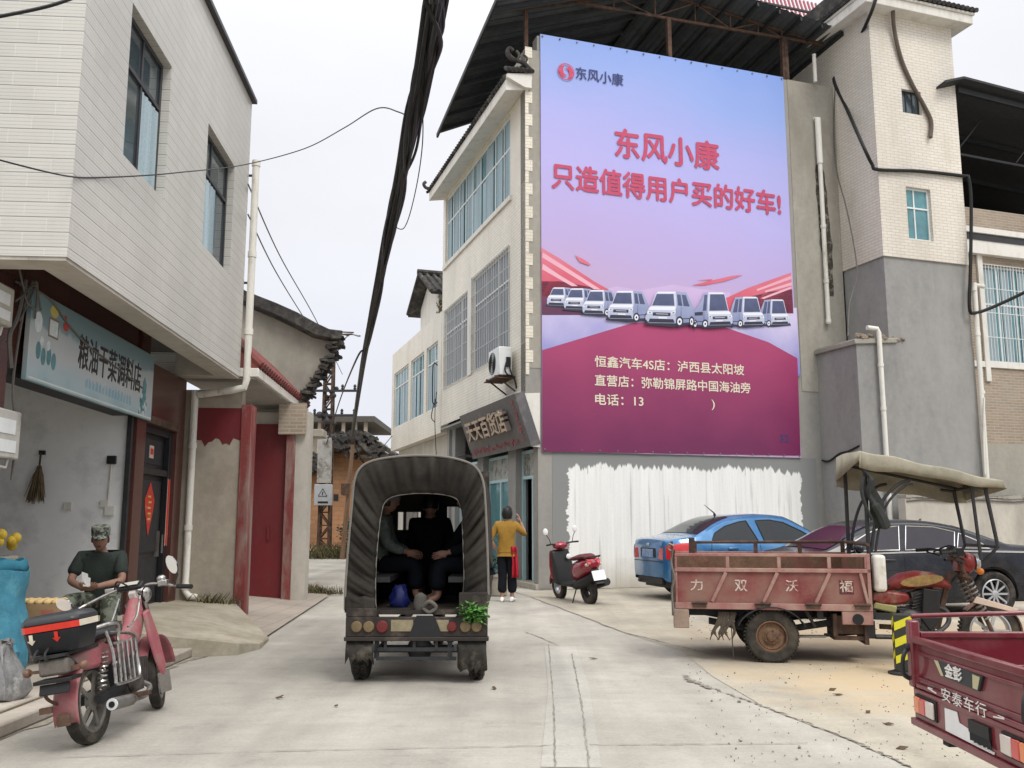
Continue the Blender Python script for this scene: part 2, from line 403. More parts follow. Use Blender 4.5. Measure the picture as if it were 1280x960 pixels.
# ================================================================== ground
def ground_mat(name, base, sandy=False, alt=None):
    m = M(name, base, .93, var=.10, scale=.55, bump=.3, bscale=45, dirt=alt or tuple(x*.74 for x in base), dirt_amt=.35, dirt_scale=.42, dirt_w=.34)
    nt = m.node_tree; N = nt.nodes; L = nt.links; p = N['Principled BSDF']
    src = p.inputs['Base Color'].links[0].from_socket
    tc = N.new('ShaderNodeTexCoord')
    # long faint tyre-worn streaks along the carriageway
    mp = N.new('ShaderNodeMapping'); mp.inputs['Scale'].default_value = (2.2, .10, 1); mp.inputs['Rotation'].default_value = (0, 0, R(-6))
    L.new(tc.outputs['Object'], mp.inputs[0])
    n = N.new('ShaderNodeTexNoise'); n.inputs['Scale'].default_value = 1.0; n.inputs['Detail'].default_value = 6; L.new(mp.outputs[0], n.inputs['Vector'])
    mr = N.new('ShaderNodeMapRange'); mr.inputs[1].default_value = .35; mr.inputs[2].default_value = .68; mr.inputs[3].default_value = 1.07; mr.inputs[4].default_value = .85
    L.new(n.outputs['Fac'], mr.inputs[0])
    v = N.new('ShaderNodeVectorMath'); v.operation = 'SCALE'; L.new(src, v.inputs[0]); L.new(mr.outputs[0], v.inputs['Scale'])
    c = v.outputs[0]
    # brushed finish across the lane
    mp2 = N.new('ShaderNodeMapping'); mp2.inputs['Scale'].default_value = (.5, 26, 1); L.new(tc.outputs['Object'], mp2.inputs[0])
    n2 = N.new('ShaderNodeTexNoise'); n2.inputs['Scale'].default_value = 1.0; n2.inputs['Detail'].default_value = 3; L.new(mp2.outputs[0], n2.inputs['Vector'])
    mr2 = N.new('ShaderNodeMapRange'); mr2.inputs[1].default_value = .3; mr2.inputs[2].default_value = .7; mr2.inputs[3].default_value = .97; mr2.inputs[4].default_value = 1.03
    L.new(n2.outputs['Fac'], mr2.inputs[0])
    v2 = N.new('ShaderNodeVectorMath'); v2.operation = 'SCALE'; L.new(c, v2.inputs[0]); L.new(mr2.outputs[0], v2.inputs['Scale']); c = v2.outputs[0]
    # small dark stains
    n3 = N.new('ShaderNodeTexNoise'); n3.inputs['Scale'].default_value = 2.3; n3.inputs['Detail'].default_value = 9; n3.inputs['Roughness'].default_value = .75; L.new(tc.outputs['Object'], n3.inputs['Vector'])
    mr3 = N.new('ShaderNodeMapRange'); mr3.inputs[1].default_value = .55; mr3.inputs[2].default_value = .76; mr3.inputs[4].default_value = .5; L.new(n3.outputs['Fac'], mr3.inputs[0])
    x = N.new('ShaderNodeMix'); x.data_type = 'RGBA'; L.new(mr3.outputs[0], x.inputs[0]); L.new(c, x.inputs[6]); x.inputs[7].default_value = (.17, .155, .135, 1); c = x.outputs[2]
    n4 = N.new('ShaderNodeTexNoise'); n4.inputs['Scale'].default_value = 38; n4.inputs['Detail'].default_value = 6; n4.inputs['Roughness'].default_value = .8; L.new(tc.outputs['Object'], n4.inputs['Vector'])
    mr4 = N.new('ShaderNodeMapRange'); mr4.inputs[1].default_value = .3; mr4.inputs[2].default_value = .7; mr4.inputs[3].default_value = .86; mr4.inputs[4].default_value = 1.1; L.new(n4.outputs['Fac'], mr4.inputs[0])
    v4 = N.new('ShaderNodeVectorMath'); v4.operation = 'SCALE'; L.new(c, v4.inputs[0]); L.new(mr4.outputs[0], v4.inputs['Scale']); c = v4.outputs[0]
    n5 = N.new('ShaderNodeTexNoise'); n5.inputs['Scale'].default_value = .8; n5.inputs['Detail'].default_value = 8; n5.inputs['Roughness'].default_value = .65; n5.inputs['Distortion'].default_value = .6; L.new(tc.outputs['Object'], n5.inputs['Vector'])
    mr5 = N.new('ShaderNodeMapRange'); mr5.inputs[1].default_value = .32; mr5.inputs[2].default_value = .68; mr5.inputs[3].default_value = .84; mr5.inputs[4].default_value = 1.08; L.new(n5.outputs['Fac'], mr5.inputs[0])
    v5 = N.new('ShaderNodeVectorMath'); v5.operation = 'SCALE'; L.new(c, v5.inputs[0]); L.new(mr5.outputs[0], v5.inputs['Scale']); c = v5.outputs[0]
    if sandy:   # sand spilled around the parked tricycle
        def blob(cx, cy, rx, ry, c, col, amt):
            mq = N.new('ShaderNodeMapping'); mq.inputs['Location'].default_value = (-cx/rx, -cy/ry, 0); mq.inputs['Scale'].default_value = (1/rx, 1/ry, 0)
            L.new(tc.outputs['Object'], mq.inputs[0])
            ln = N.new('ShaderNodeVectorMath'); ln.operation = 'LENGTH'; L.new(mq.outputs[0], ln.inputs[0])
            nn = N.new('ShaderNodeTexNoise'); nn.inputs['Scale'].default_value = 1.6; nn.inputs['Detail'].default_value = 8; nn.inputs['Roughness'].default_value = .7; L.new(tc.outputs['Object'], nn.inputs['Vector'])
            ad = N.new('ShaderNodeMath'); ad.operation = 'MULTIPLY_ADD'; ad.inputs[1].default_value = 1.9; L.new(nn.outputs['Fac'], ad.inputs[0]); L.new(ln.outputs['Value'], ad.inputs[2])
            r = N.new('ShaderNodeMapRange'); r.inputs[1].default_value = 1.45; r.inputs[2].default_value = 2.1; r.inputs[3].default_value = amt; r.inputs[4].default_value = 0
            L.new(ad.outputs[0], r.inputs[0])
            x = N.new('ShaderNodeMix'); x.data_type = 'RGBA'; L.new(r.outputs[0], x.inputs[0]); L.new(c, x.inputs[6]); x.inputs[7].default_value = (*col, 1)
            return x.outputs[2]
        c = blob(4.0, 8.6, 1.9, 1.7, c, (.46, .36, .235), .9)
        c = blob(5.0, 11.5, 3.0, 2.2, c, (.37, .285, .19), .8)
        c = blob(3.2, 10.3, 1.4, .8, c, (.19, .155, .12), .6)
    L.new(c, p.inputs['Base Color'])
    return m
def ground():
    road_m = ground_mat('road_concrete', (.42, .393, .348))
    fore_m = ground_mat('forecourt_concrete', (.435, .395, .325), True)
    seam = M('joint_dirt', (.25, .23, .20), .95, var=.4, scale=5)
    patch = ground_mat('patched_concrete', (.44, .42, .38))
    b = B(); n = 14
    b.face([(-700, -60, 0), (700, -60, 0), (700, 1300, 0), (-700, 1300, 0)])
    tag(b.build('road', road_m), kind='structure')
    # forecourt sheet beside the billboard wall
    e = [(655, 742), (700, 760), (780, 791), (850, 812), (890, 845), (958, 885), (1057, 923), (1132, 956), (1200, 990)]
    pts = [gnd(*q, .004) for q in e]
    b = B(); b.face([tuple(p) for p in pts] + [(9, 3.5, .004), (16, 3.5, .004), (16, 24, .004), (1, 20, .004)])
    tag(b.build('forecourt', fore_m), kind='structure')
    def strip(pix, w, mat, name, z=.008, jag=0.0, sub=1):
        P = [gnd(*q, 0) for q in pix]; Q = []
        for a, c in zip(P, P[1:]):
            for i in range(sub): Q.append(a.lerp(c, i / sub))
        Q.append(P[-1]); b = B(); A = []
        for i, p in enumerate(Q):
            d = (Q[min(i+1, len(Q)-1)] - Q[max(i-1, 0)]).normalized(); nn = Vector((-d.y, d.x, 0))
            ww = w * (1 + random.uniform(-.7, .9) * (jag > 0)); o = random.uniform(-jag, jag)
            A.append((p + nn*(o + ww/2), p + nn*(o - ww/2)))
        for (a, c), (d, f) in zip(A, A[1:]):
            b.face([(a.x, a.y, z), (c.x, c.y, z), (f.x, f.y, z), (d.x, d.y, z)])
        return tag(b.build(name, mat), kind='structure')
    strip([(644, 740), (700, 760), (780, 791), (850, 809), (890, 818)], .022, seam, 'pavement_joint', jag=.02, sub=14)
    strip([(855, 845), (888, 860), (958, 885), (1057, 923), (1140, 960)], .016, seam, 'pavement_joint', jag=.018, sub=26)
    strip([(855, 845), (862, 852), (890, 862)], .045, seam, 'pavement_joint', jag=.02, sub=10, z=.009)
    strip([(700, 808), (711, 860), (714, 960)], .36, patch, 'pavement_strip', z=.004)
    strip([(686, 806), (692, 880), (694, 962)], .009, seam, 'pavement_joint', jag=.004, sub=30)
    strip([(715, 818), (727, 880), (737, 962)], .010, seam, 'pavement_joint', jag=.005, sub=30)
    strip([(737, 932), (900, 931), (1010, 930)], .007, seam, 'pavement_joint', jag=.006, sub=20)
    strip([(60, 948), (420, 938), (690, 933)], .006, seam, 'pavement_joint', jag=.006, sub=20)
    strip([(655, 790), (670, 795), (700, 808)], .010, seam, 'pavement_joint', jag=.006, sub=8)
    # left pavement with its kerb, the platform in front of the door and the tiled apron by the gate
    b = B()
    b.prism([(-9, 2, 0), (-3.42, 2, 0), (-3.42, 10.3, 0), (-4.2, 13.6, 0), (-9, 13.6, 0)], (0, 0, .10))
    b.prism([(-9, 1.9, .10), (-3.60, 1.9, .10), (-3.60, 10.2, .10), (-4.3, 13.5, .10), (-9, 13.5, .10)], (0, 0, .035))
    tag(b.build('pavement', M('pavement_concrete', (.40, .36, .31), .92, var=.16, scale=1.2, bump=.3, bscale=40, dirt=(.27, .23, .18), dirt_amt=.35, dirt_scale=1.1, dirt_w=.3), bevel=.02), kind='structure')
    b = B()
    P = [(-5.2, 9.75), (-4.05, 9.75), (-2.98, 10.15), (-2.86, 10.6), (-2.95, 11.3), (-4.0, 13.45), (-5.2, 13.45)]
    Z = [.33, .30, .13, .07, .04, .25, .33]
    top = [b._v((x, y, z)) for (x, y), z in zip(P, Z)]; bot = [b._v((x, y, -.02)) for x, y in P]
    k = len(P); cc = b._v((-4.1, 11.6, .29))
    for i in range(k):
        b._f([top[i], top[(i+1) % k], cc]); b._f([top[i], bot[i], bot[(i+1) % k], top[(i+1) % k]])
    tag(b.build('entrance_ramp', M('ramp_concrete', (.38, .345, .275), .95, var=.22, scale=1.5, bump=.5, bscale=30, dirt=(.25, .215, .15), dirt_amt=.4, dirt_scale=1.6, dirt_w=.25), bevel=.012, ang=14), kind='structure')
    b = B(); Q = [gnd(297, 775, .05), gnd(330, 797, .03), gnd(410, 745, .03), gnd(398, 725, .03), gnd(375, 742, .06), gnd(300, 736, .16)]
    b.face([tuple(q) for q in Q]); b.face([(-5.3, 13.4, .2), tuple(Q[0]), tuple(Q[-1]), (-5.3, 17.5, .2)])
    tag(b.build('tiled_apron', MT['pavers']), kind='structure')
    b = B()
    b.prism([(-60, 36.5, 0), (-10.6, 36.5, 0), (-5.0, 36.2, 0), (-2, 38.5, 0), (-2, 70, 0), (-60, 70, 0)], (0, 0, .25))
    tag(b.build('far_bank', M('straw_earth', (.40, .30, .17), .95, var=.3, scale=.8, bump=.5), bevel=.1), kind='structure')
    b = B(); prof = [(-900, 700), (-420, 640), (-100, 660), (240, 690), (620, 720)]
    hh = [30, 26, 18, 22, 30]
    for (p, q), (h0, h1) in zip(zip(prof, prof[1:]), zip(hh, hh[1:])):
        b.face([(p[0], p[1], -2), (q[0], q[1], -2), (q[0], q[1]+120, h1), (p[0], p[1]+120, h0)])
    tag(b.build('hills', M('far_hills', (.09, .12, .09), .95, var=.3, scale=.02)), kind='structure')
ground()
# ================================================================== facade helpers
def Pxp(c): return lambda a, z, d: Vector((c + d, a, z))      # plane x=c facing +x
def Pxm(c): return lambda a, z, d: Vector((c - d, a, z))      # plane x=c facing -x
def Pym(c): return lambda a, z, d: Vector((a, c - d, z))      # plane y=c facing -y
def pbox(b, P, a0, a1, z0, z1, d0, d1):
    p, q = P(a0, z0, d0), P(a1, z1, d1)
    return b.mm(min(p.x,q.x), min(p.y,q.y), min(p.z,q.z), max(p.x,q.x), max(p.y,q.y), max(p.z,q.z))
def wall_holes(b, P, a0, a1, z0, z1, holes, depth=.15, d=0.0):
    xs = sorted({a0, a1, *[h[0] for h in holes], *[h[1] for h in holes]}); zs = sorted({z0, z1, *[h[2] for h in holes], *[h[3] for h in holes]})
    for x, X in zip(xs, xs[1:]):
        for z, Z in zip(zs, zs[1:]):
            cx, cz = (x+X)/2, (z+Z)/2
            if any(h[0] < cx < h[1] and h[2] < cz < h[3] for h in holes): continue
            b.face([P(x, z, d), P(X, z, d), P(X, Z, d), P(x, Z, d)])
    for h in holes:
        c = [(h[0], h[2]), (h[1], h[2]), (h[1], h[3]), (h[0], h[3])]
        for (p, q), (r, s) in zip(c, c[1:] + c[:1]):
            b.face([P(p, q, d), P(r, s, d), P(r, s, d - depth), P(p, q, d - depth)])
def window(parent, P, a0, a1, z0, z1, fm, pm, cols=(.5,), trans=(), d=-.1, w=.05, curtain=None, curt_h=1.0, grille=None, gn=(8, 5), gd=.03, label=None, gr=.009, bot=None):
    b = B()
    pbox(b, P, a0, a1, z0, z0+w, d, d+.05); pbox(b, P, a0, a1, z1-w, z1, d, d+.05)
    pbox(b, P, a0, a0+w, z0+w, z1-w, d, d+.05); pbox(b, P, a1-w, a1, z0+w, z1-w, d, d+.05)
    for c in cols:
        x = a0 + (a1-a0)*c; pbox(b, P, x-w*.4, x+w*.4, z0+w, z1-w, d+.002, d+.045)
    for t in trans:
        z = z0 + (z1-z0)*t; pbox(b, P, a0+w, a1-w, z-w*.45, z+w*.45, d+.004, d+.052)
    f = b.build('window', fm, parent, bevel=.004)
    if label: f['label'] = label
    b = B(); pbox(b, P, a0+w*.5, a1-w*.5, z0+w*.5, z1-w*.5, d+.015, d+.025); b.build('pane', pm, f)
    if curtain:     # folded cloth hung just behind the glass line, seen through the opened sashes
        for (c0, c1) in curtain:
            b = B(); x0, x1 = a0+(a1-a0)*c0, a0+(a1-a0)*c1; n = max(10, int((x1-x0)*26)); top = z0 + (z1-z0)*curt_h - w; r = []
            for i in range(n+1):
                x = x0+(x1-x0)*i/n; k = .012*math.sin(i*2.1)+.004*math.sin(i*5.3)
                r.append((P(x, z0+w, d+.03+.012+k), P(x, top, d+.03+.010+k*.7)))
            for (p, q), (s, t) in zip(r, r[1:]): b.face([p, s, t, q])
            b.build('curtain', MT['curtain'], f, ang=80)
    if grille:
        b = B()
        for i in range(gn[0]+1):
            x = a0+(a1-a0)*i/gn[0]; b.tube([P(x, z0-.02, gd), P(x, z1+.02, gd)], gr, 5)
        for i in range(gn[1]+1):
            z = z0+(z1-z0)*i/gn[1]; b.tube([P(a0-.02, z, gd+.012), P(a1+.02, z, gd+.012)], gr*1.1, 5)
        b.build('grille', grille, f)
    return f
# ================================================================== left building
L = Frame(-4.05, 13.4, 4.15)
def left_building():
    r = empty('shop_building', L.o, L.a, 'pale tiled two-storey building jutting over an open shop, left of the street', 'building')
    SX = -.8
    Y0, Y1, Z0, Z1 = -6.36, -.16, 3.55, 7.86
    b = B(); P = Pxp(0)
    holes = [(-5.32, -4.06, 4.86, 6.40), (-2.50, -1.05, 4.86, 6.46)]
    wall_holes(b, P, Y0, Y1, Z0, Z1, holes, .16)
    b.face([(-9, Y0, Z0), (0, Y0, Z0), (0, Y0, Z1), (-9, Y0, Z1)])
    b.face([(-9, Y1, Z0), (0, Y1, Z0), (0, Y1, Z1), (-9, Y1, Z1)])
    b.face([(-9, Y0, Z1), (0, Y0, Z1), (0, Y1, Z1), (-9, Y1, Z1)])
    b.build('wall', MT['tile_cream'], r)
    b = B(); b.mm(-.30, Y0+.01, Z0-.03, -.012, Y1-.01, Z0+.36); b.mm(-9, Y0+.01, Z0-.03, -.302, Y0+.30, Z0+.36); b.mm(-.86, Y1-.3, Z0-.03, -.302, Y1-.01, Z0+.36); b.build('edge_beam', MT['plaster_light'], r)
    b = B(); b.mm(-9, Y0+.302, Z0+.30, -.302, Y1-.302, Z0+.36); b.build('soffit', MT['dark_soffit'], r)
    b = B(); b.mm(-.2, Y0-.05, Z1+.002, .07, Y1+.05, Z1+.06); b.mm(-9, Y0-.05, Z1+.002, -.2, Y0+.15, Z1+.06); b.build('roof_edge', MT['alu_dark'], r)
    for (a0, a1, z0, z1), cols, cu in zip(holes, ((.52,), (.4,)), ([(.55, .95), (.02, .2)], [(.05, .6)])):
        window(r, P, a0, a1, z0, z1, MT['alu_dark'], MT['pane'], cols, (.66,), -.14, .05, cu, .66)
    # ground-floor shop front, brown tiles
    b = B()
    P = Pxp(SX)
    def pier(a0, a1, z0, z1, d=.0): pbox(b, P, a0, a1, z0, z1, -.35, d)
    pier(-6.05, -5.50, .1, 3.84); pier(-2.06, -1.72, .1, 3.84); pier(-.38, -.02, .1, 3.5); pier(-1.72, -.38, 2.72, 3.5); pier(-5.5, -2.06, 2.86, 3.84, -.03); pier(-6.36, -6.05, .1, 3.5)
    b.build('shop_front', MT['tile_brown'], r)
    b = B(); pbox(b, P, -2.17, -2.102, .13, 2.84, -.085, -.03); pbox(b, P, -5.498, -5.42, .13, 2.84, -.3, -.05); pbox(b, P, -5.498, -2.062, 2.74, 2.858, -.3, -.06)
    b.build('shutter_track', MT['steel_dark'], r)
    # shop room behind
    b = B(); b.mm(-5.2, -2.10, .1, SX-.10, -2.061, 3.3); b.mm(-5.4, -6.0, .1, -5.2, -1.75, 3.3); b.mm(-5.2, -6.3, .1, SX-.36, -5.6, 3.3)
    b.build('shop_room', MT['white_in'], r)
    b = B(); b.mm(-5.2, -5.6, 3.18, SX-.36, -2.0, 3.3); b.build('shop_ceiling', MT['white_in'], r)
    b = B(); b.mm(-5.2, -5.6, .11, SX-.02, -2.06, .16); b.build('shop_floor', MT['concrete_slab'], r)
    b = B()
    for x, z in ((-1.55, 1.62), (-1.12, 1.65)): b.mm(x-.045, -2.13, z-.045, x+.045, -2.102, z+.045)
    b.build('socket', MT['white_trim'], r)
    # wall switch box with a conduit
    sp = L.ony(140, 575, -2.12); q = L.ony(137, 637, -2.12)
    b = B(); b.mm(sp.x-.05, -2.16, sp.z-.05, sp.x+.05, -2.102, sp.z+.05); b.build('switch_box', MT['black_plastic'], r)
    b = B(); b.tube([(sp.x, -2.12, sp.z), (sp.x-.02, -2.12, q.z)], .012, 6); b.build('conduit', MT['pvc'], r)
    b = B(); b.mm(q.x-.05, -2.145, q.z-.07, q.x+.05, -2.102, q.z+.04); b.build('socket', MT['white_trim'], r)
    # door with couplets
    b = B(); pbox(b, P, -1.72, -.38, .3, 2.70, -.2, -.14)
    for a0, a1 in ((-1.72, -1.62), (-.48, -.38)): pbox(b, P, a0, a1, .3, 2.70, -.139, -.06)
    pbox(b, P, -1.62, -.48, 2.05, 2.14, -.139, -.07); pbox(b, P, -1.62, -.48, 2.60, 2.70, -.139, -.07)
    dr = b.build('door', MT['black_door'], r, bevel=.006)
    b = B(); pbox(b, P, -1.50, -.60, .42, .95, -.139, -.12); pbox(b, P, -1.50, -.60, 1.02, 1.98, -.139, -.12); pbox(b, P, -1.5, -.6, 2.2, 2.54, -.139, -.13)
    b.build('door_panel', MT['steel_dark'], dr, bevel=.01)
    b = B(); b.tube([P(-.62, 1.0, -.05), P(-.62, 1.25, -.05)], .014, 8); pbox(b, P, -.66, -.58, .95, 1.3, -.139, -.10); b.build('handle', MT['dull_metal'], dr)
    b = B(); pbox(b, P, -1.72, -.38, 2.702, 2.80, -.1, .03); b.build('lintel', MT['rust'], r)
    red = M('red_paper', (.50, .045, .03), .7, var=.2, scale=12, dirt=(.5, .16, .1), dirt_amt=.25, dirt_scale=9)
    gold = M('gold_paper', (.62, .40, .10), .6, var=.2, scale=20)
    pale = M('faded_paper', (.55, .42, .36), .8, var=.1)
    for a in (-1.67, -.43):
        b = B(); b.mi = 0; pbox(b, P, a-.045, a+.045, 1.1, 2.02, -.058, -.055); b.mi = 1
        pbox(b, P, a-.056, a-.046, 1.09, 2.03, -.0585, -.054); pbox(b, P, a+.046, a+.056, 1.09, 2.03, -.0585, -.054)
        b.build('couplet', [red, pale], dr)
    b = B(); b.prism([P(-1.05+dx, 1.62+dz, -.116) for dx, dz in ((0, .34), (.2, .1), (.16, -.05), (0, -.38), (-.16, -.05), (-.2, .1))], (.004, 0, 0)); b.mi = 1
    for k in range(5):
        q = -1.05 + .03*math.sin(k*3); pbox(b, P, q-.07, q+.05, 1.45+k*.075, 1.475+k*.075, -.112, -.107)
    b.build('fu_decoration', [red, gold], dr)
    b = B(); pbox(b, P, -1.15, -.98, 2.28, 2.45, -.128, -.118); b.mi = 1; pbox(b, P, -1.12, -1.01, 2.33, 2.41, -.117, -.114); b.build('house_plate', [pale, red], dr)
    # downpipes
    b = B()
    a = L.onx(297, 470, .1)
    b.tube([(.09, -.1, 6.9), (.09, -.1, 3.52), (.06, -.1, 3.40), (-.1, -.1, 3.36), (-.62, .0, 3.30)], .055, 12)
    for z in (6.85, 5.4, 4.2): b.tube([(.09, -.1, z), (.09, -.1, z+.09)], .066, 12)
    b.tube([(-.68, .02, 3.36), (-.68, .02, .44), (-.62, .02, .36), (-.50, .02, .34)], .052, 12)
    for z in (1.3, 2.5, .46): b.tube([(-.68, .02, z), (-.68, .02, z+.08)], .063, 12)
    b.build('downpipe', MT['pvc'], r)
    b = B()
    for z in (6.7, 5.0): b.box((.03, -.1, z), (.1, .03, .03))
    b.build('pipe_bracket', MT['steel_dark'], r)
    # loose wiring across the front
    b = B()
    for q in ([(20, 352), (60, 372), (85, 405), (110, 432), (140, 455), (178, 485)], [(14, 600), (20, 540), (16, 480), (30, 385), (40, 352)]):
        b.tube(catmull([L.onx(*p, SX+.09 if i else SX+.06) for i, p in enumerate(q)], 6), .011, 5)
    b.tube(catmull([L.onx(*p, SX+.08) for p in ((14, 460), (12, 420), (22, 395), (32, 350))], 6), .02, 6)
    for k in range(6):
        q = L.onx(30+random.uniform(-8, 14), 352+random.uniform(-8, 14), SX+.08)
        b.tube(catmull([q, q+Vector((.03, random.uniform(-.2, .2), random.uniform(-.15, .1))), q+Vector((.02, random.uniform(-.2, .3), random.uniform(-.3, .0)))], 5), .009, 5)
    b.build('wiring', MT['cable_grey'], r)
    return r
left_building()
def left_things():
    SX = -.8
    # shop sign
    a0, a1, z0, z1 = -5.30, -1.80, 2.86, 3.42
    z1 = 3.41
    r = empty('shop_sign', L.w(SX+.06, (a0+a1)/2, 3.13), L.a, 'faded pale blue shop sign with black writing above the open shop front', 'sign')
    h = (a1-a0)/2; v = .42
    sm = bpy.data.materials.new('faded_sign_print'); sm.use_nodes = True
    nt = sm.node_tree; N = nt.nodes; Lk = nt.links; p = N['Principled BSDF']; p.inputs['Roughness'].default_value = .4
    tc = N.new('ShaderNodeTexCoord'); sp = N.new('ShaderNodeSeparateXYZ'); Lk.new(tc.outputs['Object'], sp.inputs[0])
    mr = N.new('ShaderNodeMapRange'); mr.inputs[1].default_value = -v; mr.inputs[2].default_value = v; Lk.new(sp.outputs[2], mr.inputs[0])
    nz = N.new('ShaderNodeTexNoise'); nz.inputs['Scale'].default_value = 2.4; nz.inputs['Detail'].default_value = 6; Lk.new(tc.outputs['Object'], nz.inputs['Vector'])
    ad = N.new('ShaderNodeMath'); ad.operation = 'MULTIPLY_ADD'; ad.inputs[1].default_value = .55; Lk.new(nz.outputs['Fac'], ad.inputs[0]); Lk.new(mr.outputs[0], ad.inputs[2])
    ra = N.new('ShaderNodeValToRGB'); Lk.new(ad.outputs[0], ra.inputs[0]); e = ra.color_ramp.elements
    e[0].position = .18; e[0].color = (.20, .36, .40, 1); e[1].position = 1.25; e[1].color = (.18, .27, .29, 1)
    for q, c in ((.36, (.34, .46, .49, 1)), (.6, (.46, .49, .49, 1)), (.95, (.38, .43, .44, 1))): x = e.new(q); x.color = c
    Lk.new(ra.outputs[0], p.inputs['Base Color'])
    b = B(); b.mm(-.03, -h, -v, .02, h, v); b.build('panel', sm, r, bevel=.006)
    b = B(); b.mi = 0
    b.mm(.0205, -h+.02, -v+.02, .0225, h-.02, -v+.035)
    b.build('trim', MT['white_trim'], r)
    # printed pictures: jars at the near end, bottle at the far end
    pic = [M('print_teal', (.10, .24, .26), .5, var=.3, scale=14), M('print_yellow', (.50, .42, .12), .5, var=.2), M('print_red', (.42, .06, .05), .5), M('print_pale', (.58, .64, .64), .5, var=.2, scale=20), M('print_brown', (.22, .16, .12), .5)]
    b = B()
    def disc(y, z, ry, rz, mi, n=14):
        b.mi = mi; b.prism([(.0205, y+ry*math.cos(2*PI*i/n), z+rz*math.sin(2*PI*i/n)) for i in range(n)], (.0015+.0003*mi, 0, 0))
    for y, z in ((-1.56, -.12), (-1.45, -.16), (-1.33, -.14), (-1.22, -.17)): disc(y, z, .05, .085, 0)
    for y, z in ((-1.5, -.02), (-1.36, -.04)): disc(y, z, .04, .05, 3)
    b.mi = 4; b.mm(.0205, -1.38, .05, .0222, -1.16, .24); b.mi = 3; b.mm(.0223, -1.36, .07, .0232, -1.18, .22)
    disc(-1.28, .31, .09, .06, 1); disc(-1.0, .22, .07, .045, 2); disc(-1.02, .30, .03, .03, 2)
    disc(-1.60, .14, .08, .1, 3)
    for k in range(26): disc(1.36+random.uniform(-.1, .16), -.28+random.uniform(-.1, .14), .03, .035, 0 if k % 3 else 3, 8)
    b.mi = 0; b.prism([(.0205, 1.34, -.28), (.0205, 1.46, -.25), (.0205, 1.5, .0), (.0205, 1.42, .1), (.0205, 1.36, .02)], (.0018, 0, 0))
    b.build('printed_picture', pic, r)
    Mx = Matrix(((0, 0, 1, .0215), (1, 0, 0, .31), (0, 1, 0, .02), (0, 0, 0, 1)))
    lettering('粮油干菜调料店', .30, M('sign_black', (.035, .03, .03), .6), r, Mx, .012, .002, width=1.92, height=.36)
    # faint second line of print, too small to read
    b = B()
    for k in range(15):
        y = -.42 + k*.095
        for j in range(3): b.mm(.0207, y+j*.022, -.30-.012*k*.1, .022, y+j*.022+.011, -.215+random.uniform(-.02, .02))
    b.build('small_print', M('print_blue', (.26, .45, .55), .5), r)
    # electricity meter boxes on the near pillar
    for (px0, py0, px1, py1), lb, mt in (((-14, 346, 12, 410), 'grey meter box high up beside the blue shop sign', M('meter_box_yellowed', (.42, .41, .35), .6, var=.1, dirt=(.25, .24, .2), dirt_amt=.3)),
                                        ((-14, 506, 20, 575), 'grey plastic meter box on the brown pillar below the shop sign', M('meter_box_grey', (.45, .44, .40), .6, var=.1, dirt=(.28, .26, .23), dirt_amt=.3))):
        p0 = L.onx(px0, py0, SX+.1); p1 = L.onx(px1, py1, SX+.1); zz = sorted((p0.z, p1.z)); yy = sorted((p0.y, p1.y))
        cz = (zz[0]+zz[1])/2; cy = (yy[0]+yy[1])/2; hy = (yy[1]-yy[0])/2; hz = (zz[1]-zz[0])/2
        m = empty('meter_box', L.w(SX+.002, cy, cz), L.a, lb, 'meter box', 'electricity meter boxes')
        b = B(); b.mm(0, -hy, -hz, .12, hy, hz); b.build('case', mt, m, bevel=.015)
        b = B(); b.mm(.121, -hy*.6, 0, .126, hy*.6, hz*.6); b.mm(.121, -hy*.7, -hz*.75, .126, hy*.7, -hz*.25); b.build('cover', MT['alu_white'], m, bevel=.002)
        b = B(); b.tube([(.05, 0, -hz), (.05, 0, -hz-.06), (.05, hy*.7, -hz-.07), (.05, hy*.8, -hz+.0)], .013, 6); b.build('conduit', MT['pvc'], m)
    # broom hanging on the shop wall
    t = L.ony(51, 566, -2.16); q = L.ony(46, 625, -2.16)
    r = empty('hanging_broom', L.w(t.x, -2.16, t.z), L.a, 'straw broom hanging upside down on the white shop wall', 'broom')
    b = B(); b.mm(-.035, .02, -.02, .035, .058, .03); b.build('hook', MT['steel_dark'], r)
    b = B(); b.tube([(0, 0, 0), (.0, -.01, -.22)], .012, 6); b.build('handle', MT['bark'], r)
    b = B(); hz = t.z - q.z
    for k in range(70):
        a = random.uniform(-1, 1); d = random.uniform(-.03, .03)
        b.tube([(random.uniform(-.02, .02), d*.3-.01, -.16), (a*.05, d-.02, -.28), (a*.115-.02, d-.02, -hz-random.uniform(-.05, .05))], [.006, .008, .004], 4)
    b.build('bristles', M('broom_straw', (.16, .12, .075), .9, var=.4, scale=20), r)
left_things()
